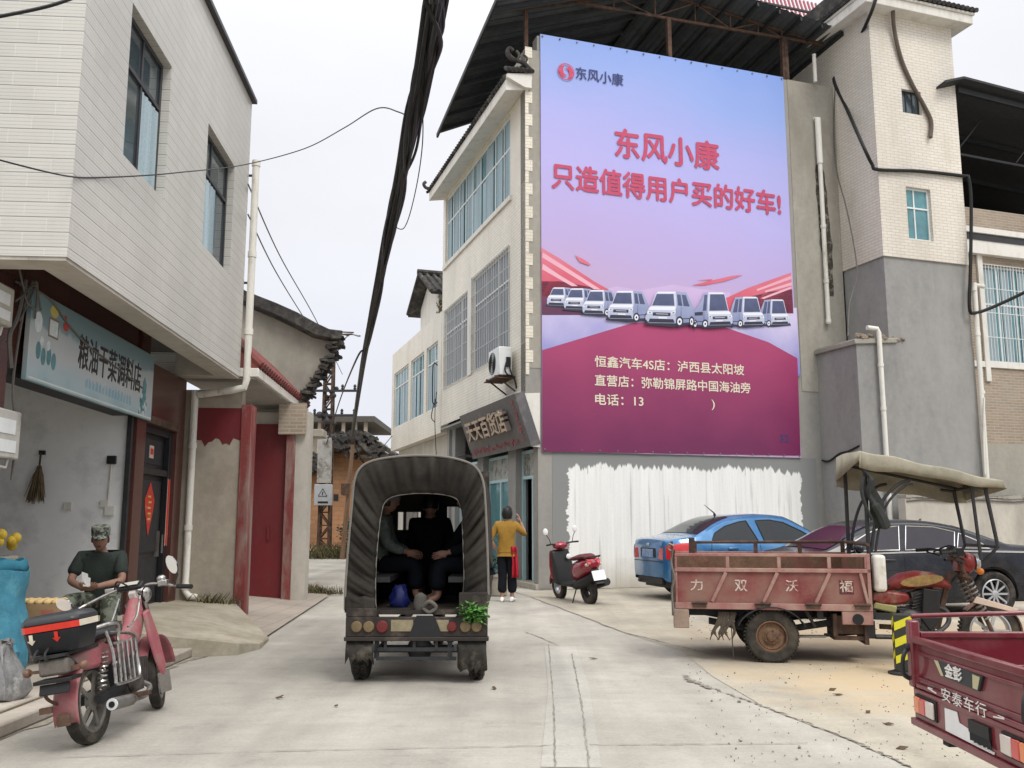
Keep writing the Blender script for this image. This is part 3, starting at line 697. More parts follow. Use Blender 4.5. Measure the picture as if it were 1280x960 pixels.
# ================================================================== gate house
def gate_house():
    r = empty('gate_house', L.o, L.a, 'plastered gate house with dark red gate and tiled canopy past the white downpipe', 'gate house')
    def X(px, py, c): return L.ony(px, py, c).x
    yw = .06
    x0, x1 = -.8, X(294, 700, yw)
    b = B(); b.mm(x0-1, yw, 0, x1, yw+.22, 3.38); b.build('plaster_wall', MT['plaster_pillar'], r)
    za = L.ony(280, 552, yw).z; zb = L.ony(280, 510, yw).z
    b = B(); n = 14; pts = []
    for i in range(n+1):
        x = -.72 + (x1-.002+.72)*i/n; pts.append((x, yw-.004, za+.05*math.sin(i*1.1)+.03*math.sin(i*2.7)))
    b.prism([(x1-.002, yw-.004, zb), (-.72, yw-.004, zb)] + pts, (0, .003, 0)); b.build('red_paint', MT['red_gate'], r)
    xp = X(308, 700, yw)
    b = B(); b.mm(x1+.002, yw-.04, .0, xp, yw+.30, zb+.05); b.build('gate_post', MT['red_post'], r, bevel=.012)
    b = B(); b.mm(x1+.03, yw-.10, .0, x1+.055, yw-.07, .32); b.mm(x1+.10, yw-.10, .0, x1+.125, yw-.07, .30); b.build('bollard_pin', MT['dull_metal'], r)
    yg = 3.0
    g0, g1 = X(300, 640, yg)-.5, X(356, 640, yg)
    zt = L.ony(330, 530, yg).z
    b = B(); b.mm(g0, yg, .05, g1, yg+.06, zt)
    gt = b.build('gate', MT['red_gate'], r)
    b = B()
    b.mm((g0+g1)/2-.01, yg-.008, .1, (g0+g1)/2+.01, yg-.001, zt-.04)
    b.mm(g1-.3, yg-.03, 1.1, g1-.26, yg-.001, 1.35); b.build('gate_rib', MT['red_gate'], gt)
    e1 = X(378, 640, yg); e2 = X(386, 600, yg)
    b = B(); b.mm(g1+.002, yg-.12, 0, g1+.16, yg+.25, zt+.02); b.build('gate_post', MT['red_post'], r, bevel=.01)
    b = B(); b.mm(g1+.162, yg-.08, 0, e2, yg+.35, 3.4); b.mm(g0-.3, yg+.07, zt, g1+.162, yg+.3, 3.4); b.build('pillar_wall', MT['plaster_light'], r)
    b = B(); b.prism([(e2-.9, yg+.352, 0), (e2-.02, yg+.352, 0), (e2-.02, yg+.352, 3.3), (e2-.9, yg+.352, 3.3)], (-2.4, 6, 0)); b.build('side_wall', MT['plaster_light'], r)
    # small brick corbel under the canopy's far end
    q0, q1 = L.ony(350, 515, yg-.1), L.ony(383, 540, yg-.1)
    b = B(); b.mm(q0.x, yg-.2, q1.z-.05, q1.x, yg-.12, q0.z+.15); b.build('corbel', MT['brick_old'], r)
    # lintel slab over the side door
    s0, s1 = L.ony(376, 539, yg+.6), L.ony(406, 547, yg+.6)
    b = B(); b.mm(s0.x-.3, yg+.36, s1.z, s1.x, yg+.9, s0.z+.02); b.build('side_lintel', MT['concrete_slab'], r, bevel=.01)
    # canopy slab and red tile skirt
    cx = X(323, 466, -.12)
    zs = L.ony(323, 471, -.12).z; zt2 = L.ony(323, 460, -.12).z
    ye = L.onx(386, 508, cx).y
    b = B(); b.mm(-.9, -.12, zs, cx, ye, zt2); b.build('canopy_slab', MT['white_trim'], r, bevel=.01)
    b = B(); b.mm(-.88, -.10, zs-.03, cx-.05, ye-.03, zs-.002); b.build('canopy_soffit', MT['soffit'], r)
    b = B(); n = 26
    for k in range(n):
        y = -.05 + (ye+.0)*k/n
        b.tube([(cx+.02, y, zt2+.05), (cx-.55, y, zt2+.62)], .07, 8)
        b.tube([(cx+.03, y+.06, zt2+.02), (cx-.55, y+.06, zt2+.56)], .05, 6)
    b.prism([(cx, -.1, zt2), (cx-.6, -.1, zt2+.56), (cx-.6, -.1, zt2)], (0, ye, 0))
    b.build('tile_skirt', MT['rooftile_red'], r)
    b = B()
    for k in range(40):
        b.sphere((cx-.45+random.uniform(-.25, .1), random.uniform(-.1, .5), zt2+.3+random.uniform(-.15, .25)), random.uniform(.03, .07), 7, 5)
    b.build('broken_tiles', MT['rooftile'], r)
    # gable of the old house behind
    yv = 3.66
    pix = [(300, 372), (318, 380), (345, 393), (372, 406), (400, 416), (424, 421), (423, 436), (414, 452), (402, 468), (390, 482), (384, 497), (383, 530), (300, 530)]
    h = empty('old_house', L.o, L.a, 'old plastered gable house with sagging dark roof edge behind the gate house', 'house')
    b = B(); b.prism([L.ony(*p, yv) for p in pix], (-2.6, 7, 0)); b.build('gable_wall', MT['plaster_beige'], h)
    top = [(288, 352), (309, 364), (345, 378), (372, 390), (395, 403), (412, 411), (429, 413)]
    bot = [(288, 364), (309, 379), (345, 394), (372, 407), (395, 419), (412, 423), (427, 424)]
    b = B(); tp = [L.ony(*p, yv-.25) for p in top]; bt = [L.ony(*p, yv-.25) for p in bot]
    b.prism(tp + bt[::-1], (-2.8, 7.4, 0)); b.build('roof', MT['rooftile'], h, bevel=.02)
    b = B()
    for k in range(46):
        t = k/45; p = L.ony(427-44*t, 424+72*t+4*math.sin(k), yv-.02)
        for j in range(2): b.box(p + Vector((random.uniform(-.06, .03), random.uniform(-.1, .3), random.uniform(-.05, .05))), (random.uniform(.08, .2), random.uniform(.1, .3), random.uniform(.03, .06)), (0, random.uniform(-.4, .4), 0))
    b.build('eave_rubble', MT['rooftile'], h)
    b = B()
    e = L.ony(428, 413, yv)
    for k, (dx, dz) in enumerate(((.22, -.02), (.12, -.06), (.17, .0))):
        b.tube([e + Vector((-.1, k*.12, -.03)), e + Vector((dx, k*.12, dz-.02))], .014, 5)
    b.build('rafter_end', MT['bark'], h)
gate_house()
# ================================================================== building with the billboard
C = Frame(.29, 19.2, 18.4)
def whitewash_mat():
    m = M('brushed_whitewash', (.80, .80, .775), .85, var=.06, scale=3, streak=.1)
    nt = m.node_tree; N = nt.nodes; L_ = nt.links; p = N['Principled BSDF']
    src = p.inputs['Base Color'].links[0].from_socket
    tc = N.new('ShaderNodeTexCoord'); sp = N.new('ShaderNodeSeparateXYZ'); L_.new(tc.outputs['UV'], sp.inputs[0])
    def math_(op, a, b=None, c=None):
        x = N.new('ShaderNodeMath'); x.operation = op
        for i, q in enumerate((a, b, c)):
            if q is None: continue
            if isinstance(q, (int, float)): x.inputs[i].default_value = q
            else: L_.new(q, x.inputs[i])
        return x.outputs[0]
    def nz(sx, sy, det=5):
        mp = N.new('ShaderNodeMapping'); mp.inputs['Scale'].default_value = (sx, sy, 1); L_.new(tc.outputs['UV'], mp.inputs[0])
        n = N.new('ShaderNodeTexNoise'); n.inputs['Scale'].default_value = 1; n.inputs['Detail'].default_value = det; L_.new(mp.outputs[0], n.inputs['Vector']); return n.outputs['Fac']
    fine = nz(11, .35, 6)
    # ragged brush strokes at the top and the sides; gaps grow downwards
    top = math_('SUBTRACT', 2.62, sp.outputs[1])
    e = math_('MULTIPLY_ADD', math_('SUBTRACT', nz(9, .05, 4), .52), -.5, math_('MULTIPLY_ADD', math_('SUBTRACT', nz(1.3, .05, 5), .5), -.45, math_('MULTIPLY_ADD', math_('GREATER_THAN', nz(13, .02, 2), .66), -.16, top)))
    lim = math_('SMOOTH_MIN', math_('SUBTRACT', sp.outputs[0], .93), math_('SUBTRACT', 6.86, sp.outputs[0]), .01)
    lim = math_('MULTIPLY_ADD', math_('SUBTRACT', nz(1.5, 7, 5), .5), .35, lim)
    lowgap = math_('MULTIPLY_ADD', nz(1.1, .9, 6), .22, math_('MULTIPLY_ADD', fine, -.9, .475))
    mn = math_('MINIMUM', e, math_('MULTIPLY', lim, 3.0)); thin = N.new('ShaderNodeMapRange'); thin.inputs[1].default_value = -.06; thin.inputs[2].default_value = .06; thin.inputs[3].default_value = .55; L_.new(lowgap, thin.inputs[0])
    r = N.new('ShaderNodeMapRange'); r.inputs[1].default_value = 0; r.inputs[2].default_value = .05; L_.new(mn, r.inputs[0])
    # splash of earth along the foot of the wall
    ft = math_('MULTIPLY_ADD', math_('SUBTRACT', nz(1.8, 2.2, 7), .5), .8, math_('MULTIPLY', sp.outputs[1], 1.1))
    rf = N.new('ShaderNodeMapRange'); rf.inputs[1].default_value = .0; rf.inputs[2].default_value = .75; rf.inputs[3].default_value = .75; rf.inputs[4].default_value = 0; L_.new(ft, rf.inputs[0])
    x0 = N.new('ShaderNodeMix'); x0.data_type = 'RGBA'; L_.new(rf.outputs[0], x0.inputs[0]); L_.new(src, x0.inputs[6]); x0.inputs[7].default_value = (.40, .36, .28, 1)
    rs = N.new('ShaderNodeMapRange'); rs.inputs[1].default_value = .3; rs.inputs[2].default_value = .7; rs.inputs[3].default_value = .93; rs.inputs[4].default_value = 1.04; L_.new(nz(16, .5, 4), rs.inputs[0])
    sc = N.new('ShaderNodeVectorMath'); sc.operation = 'SCALE'; L_.new(x0.outputs[2], sc.inputs[0]); L_.new(rs.outputs[0], sc.inputs['Scale'])
    x = N.new('ShaderNodeMix'); x.data_type = 'RGBA'; L_.new(r.outputs[0], x.inputs[0]); x.inputs[6].default_value = (.24, .245, .24, 1); L_.new(sc.outputs[0], x.inputs[7])
    rm = math_('MULTIPLY', r.outputs[0], thin.outputs[0]); L_.new(rm, x.inputs[0])
    L_.new(x.outputs[2], p.inputs['Base Color'])
    return m
def center_building():
    r = empty('billboard_building', C.o, C.a, 'cream tiled three-storey building with a rendered side wall carrying the big billboard', 'building')
    # rendered side wall facing the camera (with its recess-free plane y = 0)
    b = B(); b.mm(.28, 0, 0, 8.37, .3, 4.12); b.mm(0, 0, 4.12, 8.37, .3, 12.06); b.mm(.30, .002, 12.06, 8.37, .298, 12.43)
    b.build('side_wall', MT['plaster_grey'], r)
    b = B(); b.mm(7.0, -.012, 4.5, 8.36, -.001, 12.44); b.mm(.01, -.010, 4.7, .36, -.001, 12.04); b.build('upper_render', MT['plaster_beige'], r)
    b = B(); b.face([(.6, -.006, 0), (7.3, -.006, 0), (7.3, -.006, 2.9), (.6, -.006, 2.9)]); b.build('whitewash', whitewash_mat(), r)
    # street front, tiles
    b = B(); P = Pxm(0)
    h3 = (1.05, 7.22, 8.92, 10.98); h2a = (1.1, 4.22, 5.24, 7.74); h2b = (4.62, 7.22, 5.22, 7.52)
    wall_holes(b, P, 0, 7.5, 4.17, 12.0, [h3, h2a, h2b], .14)
    b.build('front_wall', MT['tile_front'], r)
    b = B(); b.mm(.15, .3, 4.1, 8.37, 7.5, 4.18); b.mm(.15, .3, 11.9, 8.3, 7.5, 12.0); b.mm(.2, 7.3, 0, 8.37, 7.5, 12); b.mm(8.2, .3, 0, 8.37, 7.3, 12); b.build('slab', MT['plaster_dark'], r)
    b = B(); zz = 4.55
    k = 0
    while zz < 11.9:
        b.mm(.0, -.022, zz, .17 if k % 2 else .08, -.0105, zz+.26); zz += .27; k += 1
    b.build('quoin', MT['tile_front'], r)
    window(r, P, *h3, MT['alu_white'], MT['pane_blue'], [i/9 for i in range(1, 9)], (.62,), -.11, .05,
           [(.02, .09), (.13, .2), (.25, .36), (.42, .5), (.56, .64), (.7, .74), (.78, .87), (.92, .98)], .98)
    window(r, P, *h2a, MT['alu_white'], MT['curtain_grey'], (.33, .66), (.7,), -.11, .05, None, 1, MT['steel_grille'], (16, 5), .02)
    window(r, P, *h2b, MT['alu_white'], MT['curtain_grey'], (.33, .66), (.7,), -.11, .05, None, 1, MT['steel_grille'], (13, 5), .02)
    b = B(); pbox(b, P, .95, 7.35, 8.80, 8.918, -.02, .05); pbox(b, P, 4.25, 4.59, 5.2, 7.8, -.02, .03); b.build('sill', MT['white_trim'], r)
    # tiled eave over the third floor
    b = B()
    b.prism([(-.0, -.02, 11.05), (-.0, -.02, 11.32), (-.46, -.02, 11.24), (-.46, -.02, 10.97)], (0, 7.5, 0)); b.build('eave', MT['white_trim'], r, bevel=.01)
    b = B()
    for k in range(44):
        y = .02 + 7.4*k/43
        b.tube([(-.5, y, 11.27), (.06, y, 11.66)], .062, 8); b.tube([(-.53, y+.085, 11.24), (.05, y+.085, 11.6)], .042, 6)
    b.prism([(-.44, -.01, 11.25), (.0, -.01, 11.33), (.0, -.01, 11.62)], (0, 7.4, 0))
    b.build('eave_tiles', MT['rooftile'], r)
    # return of the eave at the corner with its curled ridge ornament
    b = B(); b.prism([(-.46, -.13, 11.24), (-.46, -.13, 11.32), (.12, -.13, 11.40), (.12, -.13, 11.06), (-.05, -.13, 11.06)], (0, .105, 0)); b.build('eave_return', MT['white_trim'], r)
    b = B()
    for k in range(7): b.tube([(-.45+k*.095, -.19, 11.38+k*.008), (-.45+k*.095, .02, 11.52+k*.012)], .05, 8)
    b.tube(catmull([(.16, -.06, 11.48), (-.05, -.07, 11.66), (-.3, -.08, 11.70), (-.44, -.09, 11.82), (-.40, -.09, 11.95), (-.31, -.09, 11.9)], 6), [.05]*12+[.06]*8+[.045]*11, 8)
    b.tube(catmull([(-.2, -.07, 11.7), (-.16, -.07, 11.84), (-.24, -.08, 11.92)], 6), .032, 6); b.tube(catmull([(-.02, -.07, 11.66), (.03, -.07, 11.78), (-.05, -.07, 11.86)], 6), .028, 6)
    b.build('ridge_ornament', MT['rooftile'], r)
    b = B(); b.tube(catmull([(-.42, 7.3, 11.3), (-.55, 7.45, 11.36), (-.62, 7.52, 11.5), (-.55, 7.52, 11.58)], 5), .05, 7); b.build('ridge_ornament', MT['rooftile'], r)
    # ground floor shop front, set back
    P = Pxm(.28)
    b = B(); pbox(b, P, 1.5, 2.05, 0, 4.1, -.3, .0); pbox(b, P, 4.1, 4.6, 0, 4.1, -.3, 0); pbox(b, P, 6.9, 7.5, 0, 4.1, -.3, 0); b.mm(.01, .3, 4.05, .3, 7.5, 4.1); b.build('pillar', MT['plaster_dark'], r)
    for a0, a1, nm in ((.03, 1.48, 0), (2.07, 4.08, 1), (4.62, 6.88, 2)):
        b = B(); w = .07
        pbox(b, P, a0, a0+w, .12, 3.0, -.22, -.14); pbox(b, P, a1-w, a1, .12, 3.0, -.22, -.14); pbox(b, P, a0+w, a1-w, 2.93, 3.0, -.22, -.14); pbox(b, P, a0+w, a1-w, 2.36, 2.43, -.22, -.14)
        pbox(b, P, (a0+a1)/2-.04, (a0+a1)/2+.04, .12, 2.36, -.219, -.141)
        f = b.build('door_frame', MT['alu_blue'], r)
        b = B(); pbox(b, P, a0+w, a1-w, 2.431, 2.929, -.2, -.17); b.build('transom', M('faded_posters', (.45, .46, .42), .5, var=.4, scale=4, dirt=(.12, .12, .11), dirt_amt=.5, dirt_scale=4), f)
        b = B(); pbox(b, P, a0+w, (a0+a1)/2-.04 if nm else (a0+a1)/2+.1, .121, 2.359, -.2, -.18)
        if nm: pbox(b, P, (a0+a1)/2+.04, a1-w, .121, 2.359, -.2, -.18)
        b.build('pane', MT['pane_blue'], f)
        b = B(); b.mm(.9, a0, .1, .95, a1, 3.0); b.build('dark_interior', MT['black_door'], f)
    b = B(); pbox(b, P, .0, 1.5, 0, .12, -.3, .06); pbox(b, P, 2.05, 4.1, 0, .12, -.3, .04); b.build('door_step', MT['concrete_slab'], r, bevel=.01)
    # white board on the corner beside the slanted sign
    b = B(); b.prism([C.ony(*q, -.03) for q in ((643, 492), (675, 491), (675, 559), (664, 558))], (0, .02, 0)); b.build('corner_board', MT['white_trim'], r)
    # shed roof of corrugated sheet over the roof terrace
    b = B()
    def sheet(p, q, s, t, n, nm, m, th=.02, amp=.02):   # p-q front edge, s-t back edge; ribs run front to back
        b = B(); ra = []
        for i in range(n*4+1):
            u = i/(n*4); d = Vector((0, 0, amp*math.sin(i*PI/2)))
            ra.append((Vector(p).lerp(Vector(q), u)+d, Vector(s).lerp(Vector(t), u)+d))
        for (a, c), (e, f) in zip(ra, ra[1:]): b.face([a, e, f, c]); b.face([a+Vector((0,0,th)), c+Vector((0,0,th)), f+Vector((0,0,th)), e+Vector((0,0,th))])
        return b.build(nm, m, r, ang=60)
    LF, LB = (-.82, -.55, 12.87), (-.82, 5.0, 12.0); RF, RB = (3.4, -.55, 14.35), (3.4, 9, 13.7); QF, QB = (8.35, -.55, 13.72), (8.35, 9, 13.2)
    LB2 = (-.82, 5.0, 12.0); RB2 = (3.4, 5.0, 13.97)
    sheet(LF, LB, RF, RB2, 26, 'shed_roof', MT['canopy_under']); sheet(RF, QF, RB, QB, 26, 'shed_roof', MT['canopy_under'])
    b = B()
    for k in range(8):
        t = (k+.5)/8
        a = Vector(LF).lerp(Vector(LB), t); c = Vector(RF).lerp(Vector(RB2), t); b.bar(a-Vector((0,0,.08)), c-Vector((0,0,.08)), .05, .1)
    for k in range(9):
        t = k/8; a = Vector(RF).lerp(Vector(QF), t); c = Vector(RB).lerp(Vector(QB), t); b.bar(a-Vector((0,0,.08)), c-Vector((0,0,.08)), .05, .1)
    b.bar(Vector(LF)-Vector((0,0,.05)), Vector(LB)-Vector((0,0,.05)), .05, .12)
    b.build('purlin', MT['steel_dark'], r)
    b = B(); y = .12
    ch = [(-.5, y, 12.98), (8.2, y, 13.62)]
    b.bar((1.0, y, 13.5), (8.25, y, 13.66), .05, .06); b.bar((-.6, y, 12.9), (3.4, y, 14.22), .05, .06); b.bar((3.4, y, 14.22), (8.25, y, 13.68), .05, .05)
    zt = lambda x: interp([(-.6, 12.9), (3.4, 14.22), (8.25, 13.68)], x)
    zb = lambda x: interp([(1.0, 13.5), (8.25, 13.66)], x)
    xs = [1.4, 2.3, 3.4, 4.5, 5.5, 6.3, 7.0]
    for i, x in enumerate(xs):
        if zt(x)-zb(x) > .08: b.bar((x, y, zb(x)), (x, y, zt(x)), .03, .03)
        if i: b.bar((xs[i-1], y, zb(xs[i-1])), (x, y, zt(x)), .028, .028) if i % 2 else b.bar((xs[i-1], y, zt(xs[i-1])), (x, y, zb(x)), .028, .028)
    b.build('roof_truss', MT['rust'], r)
    b = B()
    for x in (3.75, 7.0): b.mm(x-.05, .06, 12.43, x+.05, .17, zb(x))
    b.mm(.04, .1, 12.0, .12, .18, 13.2); b.mm(7.02, .05, 12.44, 7.12, .16, 13.6); b.build('roof_post', MT['rust'], r)
    # --------- stair tower
    d = -1.45; xa, xb = 8.37, 10.9
    b = B(); P = Pym(d)
    w1 = (9.62-.34, 9.62+.06+.28, 8.06, 9.36); w1 = (9.15, 9.88, 8.06, 9.36)
    w2 = (9.24, 9.86, 11.2, 11.88); w2 = (9.22, 9.80, 11.25, 11.86)
    wall_holes(b, P, xa, xb, 7.57, 13.72, [w1, w2], .16)
    b.face([(xa, d, 7.57), (xa, 3, 7.57), (xa, 3, 13.72), (xa, d, 13.72)]); b.face([(xb, d, 7.57), (xb, 3, 7.57), (xb, 3, 13.72), (xb, d, 13.72)])
    b.face([(xa, d, 7.57), (xb, d, 7.57), (xb, 0, 7.57), (xa, 0, 7.57)])
    b.build('tower_wall', MT['tile_tower'], r)
    b = B(); b.mm(xa+.04, d+.04, 5.55, xb-.04, .0, 7.568); b.mm(7.47, d+.02, 0, xb-.04, -.001, 5.549); b.build('tower_base', MT['plaster_dark'], r)
    b = B(); b.prism([(7.40, d-.03, 5.40), (7.40, d-.03, 5.52), (8.6, d-.03, 5.62), (8.6, d-.03, 5.5)], (0, 1.47, 0)); b.build('ledge', MT['plaster_beige'], r, bevel=.02)
    b = B(); 
    for k in range(30): b.box((7.5+random.random()*1.3, d-.02+random.random()*.1, 5.56+random.random()*.09), (random.uniform(.05, .14), .08, random.uniform(.03, .06)), (random.random(), 0, random.random()))
    b.build('ledge_rubble', MT['brick_old'], r)
    b = B(); cr = [C.ony(*q, -.02) for q in ((1008, 429), (1014, 452), (1010, 470))]
    q0 = (7.46, -1.3, 2.98); b.tube(catmull([(7.46, -1.35, 3.1), (7.44, -1.0, 3.0), (7.44, -.7, 2.97), (7.44, -.3, 2.82), (7.44, -.05, 2.85)], 5), .024, 5); b.build('crack_cable_run', MT['black_plastic'], r)  # black tube added in place of a crack in the tower base
    window(r, P, *w1, MT['alu_white'], MT['pane_blue'], (.4,), (.62,), -.13, .045)
    window(r, P, *w2, MT['alu_dark'], MT['pane'], (.33, .66), (), -.13, .03)
    b = B(); b.mm(xa-.36, d-.36, 13.722, xb+.36, 3, 13.95); b.mm(xa-.40, d-.40, 13.952, xb+.40, 3, 14.02); b.build('tower_eave', MT['white_trim'], r, bevel=.015)
    b = B(); n = 24
    for k in range(n):
        x = xa-.40+(xb-xa+.8)*k/(n-1); b.tube([(x, d-.47, 14.05), (x, d+.5, 14.5)], .06, 7)
    for k in range(30):
        y = d-.40+3.2*k/29; b.tube([(xa-.47, y, 14.05), (xa+.5, y, 14.5)], .06, 7)
    b.prism([(xa-.4, d-.4, 14.02), (xb+.4, d-.4, 14.02), (xb+.4, d+.9, 14.6), (xa-.4, d+.9, 14.6)], (0, 1.5, .0)); b.build('tower_roof', MT['rooftile'], r)
    # pipes
    b = B(); q = C.ony(1022, 148, -.1); e = C.ony(1035, 405, -.1)
    b.tube([(q.x, -.02, q.z), (q.x, -.1, q.z), (q.x, -.1, q.z-1.2)], .075, 12); b.tube([(q.x, -.1, q.z-1.1), (e.x+.02, -.1, e.z)], .055, 12)
    for z in (8.6, 7.2, 6.2): b.tube([(q.x, -.1, z), (q.x, -.1, z+.09)], .068, 12)
    b.tube([(7.78, -.1, 12.45), (7.78, -.1, 13.2)], .05, 10)
    t = C.ony(1096, 410, d-.06)
    b.tube([(t.x-.25, d-.03, t.z), (t.x, d-.07, t.z-.02), (t.x+.03, d-.08, t.z-.12), (t.x+.03, d-.08, .1)], .055, 12)
    for z in (4.9, 3.9, 2.4): b.tube([(t.x+.03, d-.08, z), (t.x+.03, d-.08, z+.08)], .066, 12)
    b.tube([(xb+.02, d-.09, 7.1), (xb-.02, d-.09, 4.5), (xb-.06, d-.09, 2.3)], .06, 12); b.tube([(xb+.02, d-.09, 7.05), (xb+.35, d-.05, 7.05)], .05, 10)
    for z in (6.9, 5.8, 4.4): b.tube([(xb, d-.09, z), (xb, d-.09, z+.08)], .07, 12)
    b.tube(catmull([(xb-.02, d-.16, 4.3), (xb-.14, d-.17, 3.3), (xb-.16, d-.15, 2.5)], 5), .022, 6)
    b.build('downpipe', MT['pvc'], r)
    st = M('damp_stain', (.07, .06, .05), .95, var=.4, scale=4, dirt=(.28, .26, .22), dirt_amt=.4, dirt_scale=5)
    b = B(); L1 = []; R1 = []
    for k in range(15):
        z = 10.6 - 3.7*k/14; w = .05+.14*math.sin(PI*(k+.6)/15.5)+random.uniform(-.03, .05)
        L1.append((q.x+.02-w*.9+k*.012, -.016, z)); R1.append((q.x+.04+w*.75+k*.012, -.016, z))
    for k in range(14): b.face([L1[k], R1[k], R1[k+1], L1[k+1]])
    b.build('damp_stain', st, r)
    return r
center_building()
def billboard():
    r = empty('billboard', C.w(3.615, -.03, 7.68), C.a, 'huge vinyl billboard, blue above and magenta below, covering the rendered side wall', 'billboard')
    W, Hh = 6.5/2, 9.56/2
    def uv(px, py):
        p = C.ony(px, py, -.03); return p.x-3.615, p.z-7.68
    m = bpy.data.materials.new('printed_vinyl_sky'); m.use_nodes = True
    nt = m.node_tree; N = nt.nodes; Lk = nt.links; p = N['Principled BSDF']; p.inputs['Roughness'].default_value = .45
    tc = N.new('ShaderNodeTexCoord'); sp = N.new('ShaderNodeSeparateXYZ'); Lk.new(tc.outputs['Object'], sp.inputs[0])
    n = N.new('ShaderNodeTexNoise'); n.inputs['Scale'].default_value = .35; n.inputs['Detail'].default_value = 3; Lk.new(tc.outputs['Object'], n.inputs['Vector'])
    a = N.new('ShaderNodeMath'); a.operation = 'MULTIPLY_ADD'; a.inputs[1].default_value = .13; Lk.new(sp.outputs[0], a.inputs[0]); Lk.new(sp.outputs[2], a.inputs[2])
    a2 = N.new('ShaderNodeMath'); a2.operation = 'MULTIPLY_ADD'; a2.inputs[1].default_value = 1.6; Lk.new(n.outputs['Fac'], a2.inputs[0]); Lk.new(a.outputs[0], a2.inputs[2])
    mr = N.new('ShaderNodeMapRange'); mr.inputs[1].default_value = -4; mr.inputs[2].default_value = 6; Lk.new(a2.outputs[0], mr.inputs[0])
    ra = N.new('ShaderNodeValToRGB'); Lk.new(mr.outputs[0], ra.inputs[0]); e = ra.color_ramp.elements
    e[0].position = .0; e[0].color = (.50, .34, .50, 1); e[1].position = 1; e[1].color = (.19, .32, .72, 1)
    for q, c in ((.36, (.50, .36, .56, 1)), (.46, (.46, .37, .66, 1)), (.6, (.44, .40, .74, 1)), (.74, (.38, .39, .74, 1)), (.88, (.26, .36, .72, 1))): x = e.new(q); x.color = c
    Lk.new(ra.outputs[0], p.inputs['Base Color'])
    b = B(); nx, nzz = 26, 38       # slightly rippled cloth sheet
    def P(x, z, d): return Vector((x, -d, z))
    def ripple(x, z):
        f = max(0, (-z-3.4)/1.4)
        return .003*math.sin(x*3.1+z*1.7)+.005*f*math.sin(x*8+z*5)+.003*mnoise.noise((x*.8, 0, z*.8))
    g = [[Vector((-W+2*W*i/nx, -.012-ripple(-W+2*W*i/nx, -Hh+2*Hh*j/nzz), -Hh+2*Hh*j/nzz)) for i in range(nx+1)] for j in range(nzz+1)]
    b.loft(g, cap=False, closed=False); b.mm(-W, -.01, -Hh, W, .025, Hh)
    b.build('vinyl_sheet', m, r, ang=60)
    dz = .024   # the printed shapes lie on the sheet
    cnt = [0]
    def pm(name, c1, c2, ax=2, v0=-1, v1=1, ns=.8, na=.3):
        m = bpy.data.materials.new(name); m.use_nodes = True; nt = m.node_tree; N = nt.nodes; Lk = nt.links; p = N['Principled BSDF']; p.inputs['Roughness'].default_value = .45
        tc = N.new('ShaderNodeTexCoord'); sp = N.new('ShaderNodeSeparateXYZ'); Lk.new(tc.outputs['Object'], sp.inputs[0])
        n = N.new('ShaderNodeTexNoise'); n.inputs['Scale'].default_value = ns; n.inputs['Detail'].default_value = 5; Lk.new(tc.outputs['Object'], n.inputs['Vector'])
        mr = N.new('ShaderNodeMapRange'); mr.inputs[1].default_value = v0; mr.inputs[2].default_value = v1; Lk.new(sp.outputs[ax], mr.inputs[0])
        ad = N.new('ShaderNodeMath'); ad.operation = 'MULTIPLY_ADD'; ad.inputs[1].default_value = na*2; Lk.new(n.outputs['Fac'], ad.inputs[0]); Lk.new(mr.outputs[0], ad.inputs[2])
        sb = N.new('ShaderNodeMath'); sb.operation = 'SUBTRACT'; sb.inputs[1].default_value = na; sb.use_clamp = True; Lk.new(ad.outputs[0], sb.inputs[0])
        x = N.new('ShaderNodeMix'); x.data_type = 'RGBA'; Lk.new(sb.outputs[0], x.inputs[0]); x.inputs[6].default_value = (*c1, 1); x.inputs[7].default_value = (*c2, 1); Lk.new(x.outputs[2], p.inputs['Base Color'])
        return m
    def shape(name, mats_, polys, layer):
        b = B()
        for mi, pix in polys:
            b.mi = mi; b.face([Vector((x, -dz-layer*.0015, z)) for x, z in [uv(*q) for q in pix]])
        return b.build(name, mats_, r, fixn=False)
    snow = pm('print_snow', (.16, .18, .50), (.60, .54, .76), 2, -2.9, -1.4, 1.2, .45)
    mag = pm('print_magenta', (.145, .010, .072), (.41, .05, .15), 2, -4.6, -1.6, .7, .25)
    redw = pm('print_red', (.58, .07, .12), (.72, .28, .36), 2, -1.5, 1.0, 1.5, .3)
    hill = pm('print_hill', (.10, .025, .07), (.30, .06, .12), 2, -1.6, .0, 2.5, .4)
    stripe = pm('print_stripe', (.75, .42, .50), (.70, .25, .36), 2, -1, 1, 2, .2)
    shape('printed_snow', [snow, mag], [(0, [(677, 393), (995, 385), (1000, 470), (677, 470)])], -1)
    shape('printed_ground', [snow, mag], [(1, [(677.2, 438), (720, 425), (790, 404), (835, 402), (890, 404), (960, 428), (996, 448), (1000, 569.5), (677.5, 564.5)])], 0)
    # wide magenta floor reaching the centre under the cars
    shape('printed_hills', [redw, hill, stripe], [(0, [(676.3, 310), (700, 324), (742, 352), (760, 362), (760, 384), (676.8, 370)]), (1, [(676.6, 352), (700, 352), (742, 360), (760, 372), (760, 394), (676.9, 394)]),
           (0, [(988, 341), (935, 360), (900, 376), (900, 392), (990, 392)]), (1, [(989.5, 362), (960, 365), (935, 372), (930, 392), (991, 392)])], 1)
    shape('printed_haze', [pm('print_haze', (.42, .30, .55), (.56, .42, .66), 2, -1.8, -1.0, 1.2, .5)], [(0, [(742, 366), (770, 358), (800, 363), (840, 356), (880, 362), (912, 366), (912, 398), (742, 394)])], .5)
